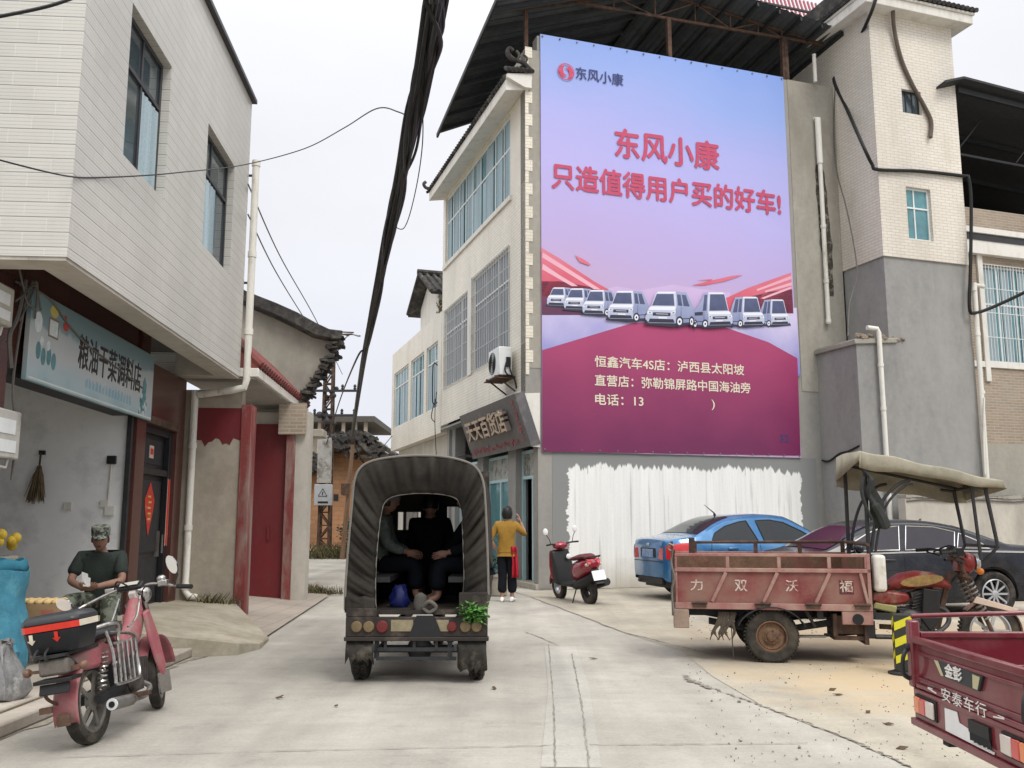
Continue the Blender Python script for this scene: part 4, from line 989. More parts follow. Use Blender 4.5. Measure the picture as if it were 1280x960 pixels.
    shape('printed_stripes', [stripe, redw], [(0, [(678, 316), (706, 334), (750, 362), (742, 362), (700, 336), (677, 322)]), (0, [(678, 330), (700, 345), (722, 358), (714, 358), (677, 337)]), (0, [(988, 358.5), (968, 366), (950, 373), (954, 374), (989, 361)]), (0, [(988.5, 345), (945, 362), (946, 364), (988.7, 349)]), (0, [(989, 353), (955, 364), (956, 366), (989, 357)]), (1, [(864, 357), (884, 352), (915, 345), (928, 344), (905, 352), (880, 357)]),
           (1, [(718, 319), (730, 325), (738, 331), (735, 332), (724, 328)]), (1, [(870, 351), (890, 349), (888, 351)])], 2)
    # the line-up of vans and small trucks
    body = pm('print_van_body', (.30, .34, .50), (.58, .61, .74), 2, -2.1, -1.2, 3.0, .3); flank = pm('print_van_flank', (.15, .18, .34), (.32, .36, .54), 2, -2.1, -1.2, 4, .35)
    glass = pm('print_van_glass', (.03, .035, .08), (.08, .10, .2), 2, -2, -1, 6, .5); dark = pm('print_van_dark', (.012, .012, .03), (.04, .04, .08), 2, -2, -1, 3, .3); shine = pm('print_van_shine', (.72, .74, .82), (.78, .79, .86), 2, -2, -1, 3, .1)
    def van(cx, by, s, tall, flip, pick):
        """front three-quarter view: lit nose and the receding, darker flank; s = half width in photo pixels"""
        f = -1 if flip else 1
        T = lambda x, y: (cx + f*x*s, by - y*s)
        rear = .42 if pick else .66
        pl = [(2, [(-1.1, .05), (.1, -.06), (1.05, .06), (1.08, .16), (-1.0, .2)]),
              (0, [(-1, .25), (-.98, .55), (-.90, .74), (-.80, .82), (-.60, tall-.06), (-.5, tall), (.22, tall), (.30, .80), (.24, .5), (.26, .10), (-.9, .12)]),
              (1, [(.24, tall), (rear, tall-.04), (rear+.17, tall*.74), (1.0, .66), (1.02, .24), (.95, .15), (.26, .10), (.20, .5), (.26, .80)]),
              (4, [(-.84, .80), (.22, .79), (.18, .64), (-.92, .66)]), (4, [(-.52, tall-.01), (.22, tall-.01), (.20, tall-.07), (-.55, tall-.07)]),
              (3, [(-.76, .84), (-.57, tall-.10), (.13, tall-.10), (.17, .83)]), (3, [(.32, .84), (.27, tall-.12), (.42, tall-.13), (.50, .82)])]
        if not pick: pl += [(3, [(.55, .82), (.47, tall-.13), (.64, tall-.15), (.80, .80)])]
        else: pl += [(2, [(.50, .60), (.50, .78), (1.0, .74), (1.0, .58)])]
        pl += [(2, [(-.74, .42), (-.72, .56), (.0, .54), (.0, .40)]), (4, [(-.60, .485), (-.60, .505), (-.10, .49), (-.10, .47)]), (2, [(-.92, .14), (-.86, .30), (.12, .27), (.18, .12)]), (4, [(-.50, .30), (-.50, .36), (-.14, .35), (-.14, .29)]),
               (4, [(-.97, .50), (-.94, .62), (-.76, .58), (-.78, .50)]), (4, [(.04, .48), (.04, .57), (.22, .62), (.2, .50)]), (2, [(-.90, .54), (-.88, .58), (-.80, .56), (-.82, .53)]), (2, [(.08, .51), (.08, .55), (.17, .57), (.16, .52)]),
               (2, [(.26, .26), (.26, .29), (1.0, .33), (1.0, .30)]), (2, [(.43, .30), (.44, .78), (.45, .78), (.445, .30)])]
        for wx, ww in ((.38, .16), (.88, .105)):
            for k, (mi, q) in enumerate(((2, 1.0), (4, .62), (2, .26))): pl.append((mi, [(wx+ww*q*math.cos(2*PI*i/12), .17+.23*q*math.sin(2*PI*i/12)) for i in range(12)]))
        b = B()
        for k, (mi, pts) in enumerate(pl):
            b.mi = (0, 1, 2, 3, 4)[mi]; b.face([Vector((x, -dz-.006-k*.00025-cnt[0]*.0065, z)) for x, z in [uv(*T(*q)) for q in pts]])
        cnt[0] += 1
        b.build('printed_van', [body, flank, dark, glass, shine], r, fixn=False)
    for a in ((701, 384, 18, 1.35, False, False), (967, 408, 19, 1.75, True, False), (724, 389, 20, 1.4, False, False), (749, 395, 22, 1.45, False, False), (932, 409, 22, 1.7, True, False),
              (784, 402, 26, 1.45, False, False), (889, 410, 25, 1.75, True, True), (836, 408, 30, 1.42, False, False)): van(*a)
    # lettering
    ink = M('print_navy', (.035, .05, .16), .5, var=.05); redl = M('print_letter_red', (.50, .07, .14), .5, var=.12, scale=14); cream = M('print_letter_cream', (.70, .62, .50), .5, var=.05)
    def put(body, x0y0, x1y1, hpix, mat, bold, layer=4, sp=1.0):
        (ax, az), (cx, cz) = uv(*x0y0), uv(*x1y1)
        w = math.hypot(cx-ax, cz-az); ang = math.atan2(cz-az, cx-ax)
        hz = abs(uv(x0y0[0], x0y0[1]-hpix/2)[1]-uv(x0y0[0], x0y0[1]+hpix/2)[1])
        Mx = Matrix(((1, 0, 0, (ax+cx)/2), (0, 0, -1, -dz-layer*.0015), (0, 1, 0, (az+cz)/2), (0, 0, 0, 1)))
        return lettering(body, hz, mat, r, Mx, bold, 0.0, width=w, height=hz)
    put('东风小康', (768, 185), (897, 196), 36, redl, .035); put('只造值得用户买的好车!', (690, 226), (975, 254), 32, redl, .035)
    put('东风小康', (719, 94), (778, 101), 15, ink, .02)
    put('恒鑫汽车4S店：泸西县太阳坡', (743, 455), (929, 462), 14, cream, .02)
    put('直营店：弥勒锦屏路中国海油旁', (743, 477), (937, 486), 14, cream, .02)
    put('电话：13', (743, 500), (803, 503), 14, cream, .02)
    put(')', (889, 505), (893, 505.5), 13, cream, .005)
    put('32', (974, 548), (985, 549), 9, ink, .01)
    # round emblem: ring with two facing swallow curves
    (ex, ez) = uv(707, 90.5); rx = .205
    b = B()
    def ringv(t, rad, k=1): return Vector((ex+rad*math.cos(t), -dz-.012-k*.001, ez+rad*math.sin(t)))
    n = 40
    for i in range(n): b.face([ringv(2*PI*i/n, rx), ringv(2*PI*(i+1)/n, rx), ringv(2*PI*(i+1)/n, rx*.88), ringv(2*PI*i/n, rx*.88)])
    for s in (0, PI):
        o = []; q = []
        for i in range(15):
            t = -1.25+2.4*i/14 + s
            o.append(Vector((ex+rx*.80*math.cos(t), -dz-.013, ez+rx*.80*math.sin(t)))); wd = .62-.24*math.sin(PI*i/14)
            q.append(Vector((ex+rx*wd*math.cos(t+.1), -dz-.013, ez+rx*wd*math.sin(t+.1))))
        for i in range(14): b.face([o[i], o[i+1], q[i+1], q[i]])
        for i in range(10):
            t0, t1 = s-.2+1.9*i/10, s-.2+1.9*(i+1)/10
            b.face([Vector((ex+rx*k*math.cos(t), -dz-.014, ez+rx*k*math.sin(t))) for t, k in ((t0, .5), (t1, .52), (t1, .36), (t0, .34))])
    b.build('emblem', M('print_emblem_red', (.58, .06, .12), .5), r, fixn=False)
    # fixings round the hem
    b = B()
    for i in range(16):
        x = -W+.05+(2*W-.1)*i/15
        for z in (-Hh+.05, Hh-.05): b.cyl((x, -.01, z), (x, -.034, z), .02, n=8)
    b.build('eyelet', MT['dull_metal'], r)
billboard()
def shop_sign_right():
    TR, BR = C.ony(643, 492, -.06), C.ony(664, 557.5, -.06); TL = C.onx(576, 528, TR.x); BL = C.onx(587, 574, BR.x)
    TL.z = TR.z; BL.z = BR.z; TL.y = BL.y = 4.45; TR.y = BR.y = -.06
    ce = (TR+BR+TL+BL)/4
    r = empty('slanted_shop_sign', C.w(ce.x, ce.y, ce.z), C.a, 'dark grey slanted shop sign with chunky metal letters under the grille windows', 'sign')
    q = [v-ce for v in (TR, BR, BL, TL)]
    inn = Vector((.22, 0, .06))
    b = B(); b.prism(q, inn); b.build('panel', M('sign_grey', (.105, .10, .105), .5, var=.12, scale=3, dirt=(.16, .15, .15), dirt_amt=.3), r, bevel=.004)
    X = (TR-TL).normalized(); Y = (TL-BL).normalized(); Z = X.cross(Y)
    def mx(cx, cy, off): 
        o = (TL+TR+BL+BR)/4 - ce + X*cx + Y*cy + Z*off
        return Matrix(((X.x, Y.x, Z.x, o.x), (X.y, Y.y, Z.y, o.y), (X.z, Y.z, Z.z, o.z), (0, 0, 0, 1)))
    lettering('天天百货店', .5, M('metal_letter', (.42, .36, .33), .3, metal=.6, var=.15), r, mx(-.1, .07, .07), .03, .055, width=3.1, height=.5)
    b = B(); b.T = mx(0, -.42, .012)
    for k in range(34):
        x = -1.9+k*.105
        for j in range(3): b.box((x+random.uniform(-.02, .02), random.uniform(-.05, .05), 0), (random.choice((.06, .02)), random.choice((.012, .07)), .004))
    b.T = mx(1.98, 0, .012)
    for k in range(10):
        for j in range(4): b.box((random.uniform(-.06, .06), .42-k*.092+random.uniform(-.02, .02), 0), (random.choice((.1, .015)), random.choice((.012, .05)), .004))
    b.build('small_print', M('sign_small_red', (.42, .07, .10), .5), r)
    b = B(); b.T = None
    b.mm(-.05, 2.2+.0, -.45, .5, 3.0, -.42); b.build('side_bracket', MT['steel_dark'], r)
shop_sign_right()
def ac_unit():
    y0, y1, z0, z1 = .62, 1.42, 4.62, 5.26
    r = empty('air_conditioner', C.w(-.02, (y0+y1)/2, z0), C.a, 'white outdoor air conditioner unit on a bracket below the grille window', 'air conditioner')
    w = (y1-y0)/2; h = z1-z0
    b = B(); b.mm(-.38, -w, .0, -.08, w, h); b.build('case', MT['alu_white'], r, bevel=.02)
    b = B(); Mx = Matrix.Translation((-.382, .1, h/2)) @ Matrix.Rotation(-PI/2, 4, 'Y')
    for q in range(1, 7): b.lathe([(.04*q, 0), (.04*q+.008, 0), (.04*q+.008, .012), (.04*q, .012)], 24, Mx, closed=True)
    b.build('fan_grille', MT['black_plastic'], r)
    b = B(); b.tube(catmull([(-.2, -w-.02, .34), (-.26, -w-.05, .12), (-.2, -w-.06, .0), (-.05, -w-.05, -.06), (.01, -w-.04, -.3)], 6), .018, 6); b.tube(catmull([(-.15, -w-.02, .24), (-.12, -w-.06, .05), (-.02, -w-.06, -.15)], 6), .016, 6)
    b.mm(-.22, -w-.04, .18, -.12, -w-.001, .4); b.build('hose', MT['cable'], r)
    b = B()
    for y in (-w+.08, w-.08): b.bar((-.46, y, -.03), (.02, y, -.03), .04, .05); b.bar((-.4, y, -.04), (.02, y, -.34), .03, .03)
    b.mm(-.48, -w-.04, -.075, -.05, w+.04, -.056); b.build('bracket', MT['rust'], r)
ac_unit()
# ------------------------------------------------------------------ lower neighbour down the street, and the building on the right
def neighbour():
    r = empty('low_tiled_building', C.w(0, 7.5), C.a, 'lower cream tiled building beyond the billboard building with row of blue curtained windows', 'building')
    y0, y1 = .03, 7.7; P = Pxm(0)
    hs = [(.5, 2.0, 4.78, 6.82), (2.35, 4.35, 4.78, 6.82), (4.75, 7.3, 4.78, 6.82)]
    b = B(); wall_holes(b, P, y0, y1, 3.98, 7.62, hs, .14); b.face([(0, y1, 3.98), (5, y1, 3.98), (5, y1, 7.62), (0, y1, 7.62)]); b.face([(0, y0, 7.62), (5, y0, 7.62), (5, y1, 7.62), (0, y1, 7.62)]); b.face([(0, y0, 3.98), (1, y0, 3.98), (1, y1, 3.98), (0, y1, 3.98)])
    b.build('wall', MT['tile_front'], r)
    for h, n in zip(hs, (3, 4, 5)):
        window(r, P, *h, MT['alu_white'], MT['pane_blue'], [i/n for i in range(1, n)], (.72,), -.1, .05, [(.05, .3), (.4, .62), (.7, .95)], .72)
    b = B(); b.mm(.3, y0, 0, .5, y1, 3.97); b.build('ground_floor_wall', MT['plaster_light'], r)
    P2 = Pxm(.3)
    for a in (1.0, 4.2):
        b = B(); pbox(b, P2, a, a+2.2, .1, 2.9, 0.002, .05); f = b.build('shutter', MT['dull_metal'], r)
    b = B(); b.tube(catmull([(-.06, .25, 6.0), (-.2, .25, 6.0), (-.2, .25, 4.9), (-.06, .25, 4.9)], 3), .018, 6); b.tube(catmull([(-.1, .2, 5.2), (-.16, .1, 4.6), (-.1, .3, 4.0), (-.12, .0, 3.2)], 6), .012, 5); b.tube(catmull([(-.1, .3, 5.0), (-.2, .4, 4.5), (-.14, .2, 4.3)], 6), .014, 5); b.build('wiring', MT['cable'], r)
    # little tiled roof pavilion on the terrace
    s = empty('rooftop_shed', C.w(.3, 8.9, 7.62), C.a, 'small whitewashed shed with dark tiled roof standing on the lower tiled building', 'shed')
    b = B(); b.mm(.0, .3, 0, 2.6, 2.9, 1.0); b.prism([(.0, .3, 1.0), (.0, 2.9, 1.0), (.0, 1.6, 1.75)], (2.6, 0, 0)); b.build('wall', MT['white_trim'], s)
    b = B()
    for sgn in (-1, 1):
        for k in range(14):
            x = -.35+3.1*k/13; b.tube([(x, 1.6, 1.92), (x, 1.6+sgn*1.75, .92)], .07, 7)
        b.prism([(-.35, 1.6, 1.8), (-.35, 1.6, 1.9), (-.35, 1.6+sgn*1.75, .92), (-.35, 1.6+sgn*1.75, .82)], (3.2, 0, 0))
    b.tube([(-.42, 1.6, 1.98), (2.8, 1.6, 1.98)], .1, 8); b.build('roof', MT['rooftile'], s)
    b = B()
    for k in range(240):
        q = Vector((random.uniform(-.05, .5), random.uniform(-.6, .5), random.uniform(0, .65))); a = random.uniform(0, 6.3)
        b.face([q, q+Vector((.06*math.cos(a), .06*math.sin(a), .03)), q+Vector((.03*math.cos(a+1), .03*math.sin(a+1), .09))])
    tag(b.build('potted_shrub', MT['dry_grass'], None, fixn=False, loc=C.w(.25, 8.8, 7.62)), 'yellow green shrub beside the little shed on the terrace', 'shrub')
neighbour()
def right_building():
    r = empty('brick_building', C.w(10.9, -1.0), C.a, 'old brick building with white barred window and dark roof, right of the stair tower', 'building')
    P = Pym(0); f = lambda px, py: C.ony(px, py, -1.0) - Vector((10.9, -1.0, 0))
    w0, w1 = f(1226, 328), f(1290, 456)
    hole = (w0.x, w0.x+2.2, w1.z, w0.z-.05)
    b = B(); wall_holes(b, P, .03, 12, 3.3, 9.25, [hole], .15); b.build('brick_wall', MT['brick_old'], r)
    b = B(); b.mm(.03, -.005, 0, 12, .3, 3.3); b.build('ground_floor_wall', MT['plaster_beige'], r)
    z1, z2 = f(1250, 297).z, f(1250, 318).z
    b = B(); b.mm(.03, -.22, z1-.03, 12, .0-.001, z1+.12); b.mm(.03, -.16, z2-.1, 12, -.001, z2+.26); b.mm(.03, -.05, hole[2]-.15, 12, -.001, hole[2]-.002)
    b.mm(hole[0]-.16, -.06, hole[2]-.5, hole[0]-.002, -.001, z2-.1); b.build('white_band', MT['white_trim'], r, bevel=.01)
    b = B(); b.mm(.03, -.18, z1-.2, 12, -.001, z1-.032); b.build('painted_shade_strip', MT['alu_dark'], r)  # solid dark strip: shade between the white ledges put in as colour
    window(r, P, *hole, MT['alu_white'], MT['pane_blue'], (.25, .5, .75), (.6,), -.12, .05, [(.0, .2), (.3, .42), (.55, .7)], .98, MT['alu_white'], (22, 4), .03)
    rf = f(1206, 110); z = C.ony(1206, 110, -1.8).z
    b = B(); b.prism([(-.6, -.75, 12.05), (.0, -.75, 12.25), (12, -.75, 11.55), (12, -.75, 11.6), (.0, -.75, 12.31), (-.6, -.75, 12.11)], (0, 9, -1.2)); b.build('roof', MT['steel_dark'], r)
    b = B()
    for k in range(5):
        y = -.5+k*1.7; b.bar((.02, y, 12.1-.13*(y+.75)), (12, y, 11.4-.13*(y+.75)), .06, .14)
    b.bar((.03, .1, 10.7), (12, .1, 10.4), .05, .06)
    for k in range(5): b.bar((.4+k*2, .1, 10.7), (1.4+k*2, .1, 11.8), .03, .03)
    for k in range(4): b.bar((.4+k*2.6, .1, 9.25), (.4+k*2.6, .1, 11.9), .08, .08)
    b.build('roof_frame', MT['black_plastic'], r)
    b = B(); b.mm(.05, 7.5, 6, 12, 7.7, 12); b.mm(.05, .3, 9.1, 12, 7.5, 9.2); b.build('back_wall', MT['dark_soffit'], r)
    # low boundary wall in front
    w = empty('low_wall', C.w(8.06, -2.0), C.a, 'low pale rendered boundary wall behind the black sedan', 'wall')
    b = B(); b.mm(0, 0, 0, 9, .24, 1.93); b.build('render', MT['plaster_light'], w, bevel=.015)
    b = B(); n = 60; prev = None
    for i in range(n): b.mm(i*.15, -.03+.012*math.sin(i*1.3), 1.932+.01*math.sin(i*.9), i*.15+.149, .27, 1.99+.03*math.sin(i*.35))
    b.build('coping', MT['plaster_beige'], w)
    b = B(); b.tube(catmull([(.02, -.02, 1.86)]+[(i*.5, -.03, 1.88+.02*math.sin(i*1.9)) for i in range(1, 18)], 3), .018, 5); b.build('crack_cable_run', MT['cable_grey'], w)
right_building()
def red_lattice():
    r = empty('rooftop_sunshade', C.w(8.2, 3.2, 14.6), C.a, 'red slatted sunshade frame high on the roof beside the tower eave', 'sunshade')
    a, c = C.ony(950, 12, 3.2)-Vector((8.2, 3.2, 14.6)), C.ony(1040, 5, 3.2)-Vector((8.2, 3.2, 14.6))
    b = B()
    for k in range(26):
        x = a.x-.6+(c.x-a.x+1.2)*k/25; b.bar((x, 0, a.z-1.2), (x+.5, 1.4, a.z+1.6), .05, .05)
    b.build('slats', M('sunshade_red', (.30, .05, .07), .6, var=.2), r)
    b = B(); b.bar((a.x-.8, 0, a.z-.6), (c.x+.8, 0, a.z-.6), .06, .06); b.bar((a.x-.8, .5, a.z+.6), (c.x+1, .5, a.z+.6), .06, .06); b.build('frame', MT['steel_dark'], r)
red_lattice()
def tower_cables():
    d = -1.45
    pts = [(1098, -12, d-.42), (1088, 18, d-.3), (1068, 60, -.62), (1047, 92, -.14), (1043, 103, -.12), (1058, 135, -.5), (1078, 180, d-.02), (1090, 205, d-.06), (1098, 212, d-.06), (1150, 214, d-.06), (1203, 220, d-.06), (1211, 224, d-.1), (1214, 260, d-.1), (1213, 340, d-.14), (1212, 385, d-.12), (1220, 391, d-.12), (1250, 380, d-.3), (1300, 356, d-.8)]
    b = B(); b.tube(catmull([C.w(*C.ony(*q)) for q in pts], 5), .042, 8)
    tag(b.build('power_cable', MT['cable'], None), 'thick black cable bent round the cream stair tower', 'cable')
    pts = [(1117, -15, d-.4), (1117, 30, d-.12), (1126, 72, d-.06), (1140, 105, d-.06), (1155, 132, d-.06), (1164, 152, d-.06), (1163, 172, d-.08)]
    b = B(); b.tube(catmull([C.w(*C.ony(*q)) for q in pts], 5), .05, 8)
    tag(b.build('loose_hose', M('brown_hose', (.11, .085, .065), .6, var=.2), None), 'short brown hose dangling loose across the top of the stair tower', 'hose')
    pts = [(1068, -10, -.9), (1056, 60, -.35), (1044, 110, -.1), (1044, 200, -.1), (1058, 260, -.55), (1068, 310, -.85), (1071, 345, -1.0), (1062, 380, -1.2), (1060, 420, -1.5)]
    b = B(); b.tube(catmull([C.w(*C.ony(*q)) for q in pts], 5), .016, 6)
    tag(b.build('thin_cable', MT['cable_grey'], None), 'thin grey wire hanging down the side of the stair tower', 'cable')
tower_cables()
# ================================================================== wheels and cars
def wheel(parent, loc, r, w, tyre, rim, spokes=5, rr=.62, hub=.2, dish=.02, side=-1, tread=True, name='wheel', rimname='rim', sw=.10, cover=None, steer=0.0):
    """axle along local Y; side = -1 when the outer face looks to -Y"""
    A = Matrix.Rotation(PI/2 if side < 0 else -PI/2, 4, 'X')
    h = w/2; ri = r*rr
    b = B()
    b.lathe([(ri, -h*.8), (ri+.01, -h*.92), (r*.90, -h), (r*.97, -h*.85), (r, -h*.5), (r, h*.5), (r*.97, h*.85), (r*.90, h), (ri+.01, h*.92), (ri, h*.8)], 40, A, closed=True)
    if tread:
        n = 44
        for i in range(n):
            t = 2*PI*i/n
            for sgn in (-1, 1):
                c = A @ Vector((r*.992*math.cos(t), r*.992*math.sin(t), sgn*h*.48))
                b.box(c, (.03, .05*r, h*.55), A.to_3x3() @ Matrix.Rotation(t, 3, 'Z') @ Matrix.Rotation(.5*sgn, 3, 'X'))
    o = b.build(name, tyre, parent, loc=loc)
    if steer: o.rotation_euler.z = steer
    b = B()
    b.lathe([(ri*1.005, -h*.78), (ri*1.005, h*.80), (ri*.93, h*.86), (ri*.88, h*.60), (ri*.86, -h*.78)], 36, A, closed=True)
    if spokes == 0:      # pressed steel disc
        b.lathe([(ri*.88, h*.35), (ri*.8, h*.42), (ri*.62, h*.30), (ri*.50, h*.52), (ri*.32, h*.58), (ri*.28, h*.85), (ri*.16, h*.9), (.0005, h*.92)], 32, A)
        for i in range(5):
            t = 2*PI*i/5; p = A @ Vector((ri*.42*math.cos(t), ri*.42*math.sin(t), h*.5)); q = A @ Vector((ri*.42*math.cos(t), ri*.42*math.sin(t), h*.78)); b.cyl(p, q, ri*.06, n=8)
    else:
        b.lathe([(ri*hub, h*.1), (ri*hub, h*.72), (ri*hub*.6, h*.78), (.0005, h*.78)], 20, A)
        for i in range(spokes):
            t = 2*PI*i/spokes
            p = Vector((ri*hub*.8*math.cos(t), ri*hub*.8*math.sin(t), h*.58)); q = Vector((ri*.92*math.cos(t), ri*.92*math.sin(t), h*.62))
            b.bar(A @ p, A @ q, ri*sw*2, h*.22, A.to_3x3() @ Vector((0, 0, 1)))
    b.build(rimname, rim, o)
    return o
class CarShape:
    def __init__(s, top, belt, bot, wid, wx, ra, rz, x0, x1, th=.34):
        s.top, s.belt, s.bot, s.wid = (smooth_tab(t) for t in (top, belt, bot, wid)); s.wx, s.ra, s.rz, s.x0, s.x1, s.th = wx, ra, rz, x0, x1, th
    def sec(s, x):
        w, zs, zt, zb = interp(s.wid, x), interp(s.belt, x), interp(s.top, x), interp(s.bot, x)
        for q in s.wx:
            d = abs(x-q)
            if d < s.ra: zb = max(zb, s.rz + math.sqrt(s.ra*s.ra-d*d))
        h = max(zt - zs, .02); zb = min(zb, zs-.12)
        ye = w*.955 - s.th*h; ze = zt - min(.075, h*.25+.008); hh = zs - zb
        pts = [(w*.93, zb), (w*.972, zb+hh*.12), (w*.995, zb+hh*.35), (w*1.0, zb+hh*.6), (w*.992, zb+hh*.82), (w*.978, zb+hh*.94), (w*.955, zs)]
        for k in (.33, .66): pts.append((w*.955+(ye-w*.955)*k, zs+(ze-zs)*k))
        pts += [(ye, ze), (ye-.05*min(1, h*4)-.01, ze+(zt-ze)*.62), (ye*.72, zt-.003), (ye*.36, zt+.006), (0, zt+.009)]
        return pts
    def side(s, x, z, off=0.0):
        p = s.sec(x)
        for (y0, z0), (y1, z1) in zip(p, p[1:]):
            if z0 <= z <= z1 and z1 > z0: return y0+(y1-y0)*(z-z0)/(z1-z0)+off
        return p[0][0]+off if z < p[0][1] else p[9][0]+off
    def topz(s, x, y):
        p = s.sec(x)[9:]
        y = abs(y)
        for (y0, z0), (y1, z1) in zip(p, p[1:]):
            if y1 <= y <= y0: return z1+(z0-z1)*((y-y1)/(y0-y1) if y0 > y1 else 0)
        return p[0][1]
    def ye(s, x): return s.sec(x)[9][0]
    def shell(s, parent, mat, name='body', step=.03):
        n = int((s.x1-s.x0)/step); b = B(); rings = []
        for i in range(n+1):
            x = s.x0+(s.x1-s.x0)*i/n; p = s.sec(x)
            rings.append([Vector((x, -y, z)) for y, z in p] + [Vector((x, y, z)) for y, z in p[-2::-1]])
        b.loft(rings, cap=True, closed=False)
        return b.build(name, mat, parent, ang=28)
    def side_panel(s, poly, sgn, off, n=5):
        """closed outline in (x, z) laid on the flank, as a thin curved sheet"""
        P = []
        for (x0, z0), (x1, z1) in zip(poly, poly[1:]+poly[:1]):
            for k in range(n):
                t = k/n; P.append((x0+(x1-x0)*t, z0+(z1-z0)*t))
        return [Vector((x, sgn*s.side(x, z, off), z)) for x, z in P]
    def side_line(s, b, pl, sgn, r=.004, off=.001, n=10):
        P = []
        for (x0, z0), (x1, z1) in zip(pl, pl[1:]):
            for k in range(n+1): P.append((x0+(x1-x0)*k/n, z0+(z1-z0)*k/n))
        b.tube([Vector((x, sgn*s.side(x, z, off), z)) for x, z in P], r, 5)
    def top_panel(s, b, x0, x1, inset0, inset1, off=.008, nx=14, ny=14, flare=0):
        g = []
        for i in range(nx+1):
            x = x0+(x1-x0)*i/nx; e = s.ye(x)-(inset0+(inset1-inset0)*i/nx)
            g.append([Vector((x, -e+2*e*j/ny, s.topz(x, -e+2*e*j/ny)+off)) for j in range(ny+1)])
        b.loft(g, cap=False, closed=False)
def car(name, loc, heading, label, shape, paint, sides, rearx, frontx, wheels, details):
    r = empty(name, loc, R(heading), label, 'car', 'cars parked by the wall')
    body = shape.shell(r, paint)
    glassm = details['glass']; trim = MT['black_plastic']
    b = B(); shape.top_panel(b, *rearx, .07, .10); b.build('rear_window', glassm, r)
    b = B(); shape.top_panel(b, *frontx, .10, .07); b.build('windscreen', glassm, r)
    def lamp(poly, sgn, nm, m):
        xs = [x for x, z in poly]; a, c = min(xs), max(xs); g = []
        for i in range(15):
            x = a+(c-a)*(i+.02)/14.04; zz = sorted(z0+(z1-z0)*(x-x0)/(x1-x0) for (x0, z0), (x1, z1) in zip(poly, poly[1:]+poly[:1]) if min(x0, x1) <= x <= max(x0, x1) and x0 != x1)
            if len(zz) > 1: g.append([Vector((x, sgn*shape.side(x, zz[0]+(zz[-1]-zz[0])*j/6, .012), zz[0]+(zz[-1]-zz[0])*j/6)) for j in range(7)])
        b = B(); b.loft(g, cap=False, closed=False); b.build(nm, m, r, ang=60)
    for sgn in (-1, 1):
        for poly in sides:
            b = B(); pts = shape.side_panel(poly, sgn, .007); b.face(pts); o = b.build('side_window', glassm, r, ang=80)
            b = B(); b.tube([p+Vector((0, sgn*.003, 0)) for p in pts], .009, 5, loop=True); b.build('window_seal', details.get('seal', trim), o)
        b = B()
        for ln in details['seams']: shape.side_line(b, ln, sgn, .0045)
        b.build('door_seam', trim, r)
        if 'chrome' in details:
            b = B(); shape.side_line(b, details['chrome'], sgn, .019, .008, 16); b.build('belt_trim', MT['chrome'], r)
        for hx, hz in details['handles']:
            b = B(); y = shape.side(hx, hz); b.box((hx, sgn*(y+.022), hz), (.2, .022, .035)); b.box((hx-.08, sgn*(y+.008), hz), (.03, .03, .03)); b.box((hx+.08, sgn*(y+.008), hz), (.03, .03, .03)); b.build('door_handle', details.get('handle_mat', paint), r, bevel=.008)
        mx, mz = details['mirror']; y = shape.side(mx, mz)
        b = B(); b.sphere((mx, sgn*(y+.10), mz+.03), (.07, .11, .075), 14, 10); b.bar((mx, sgn*(y-.03), mz-.02), (mx, sgn*(y+.06), mz), .05, .03); b.build('wing_mirror', paint, r)
        for poly in details['tail']:
            lamp(poly, sgn, 'tail_light', details['tail_mat'])
        for poly in details.get('head', []):
            lamp(poly, sgn, 'headlight', MT['alloy'])
        for wxx in shape.wx:
            wheel(r, (wxx, sgn*wheels['y'], wheels['r']), wheels['r'], wheels['w'], MT['rubber'], MT['alloy'], wheels['spokes'], .68, .22, side=sgn, tread=False, sw=wheels.get('sw', .09))
    b = B(); b.mm(shape.x0+.25, -.66, .2, shape.x1-.3, .66, .72); b.build('underbody', trim, r)
    b = B(); b.tube([Vector((details['ant'], 0, shape.topz(details['ant'], 0))), Vector((details['ant']-.02, 0, shape.topz(details['ant'], 0)+.05)), Vector((details['ant']-details.get('antl', .03), 0, shape.topz(details['ant'], 0)+details.get('anth', .08)))], [.03, .012, .004], 6); b.build('aerial', trim, r)
    return r
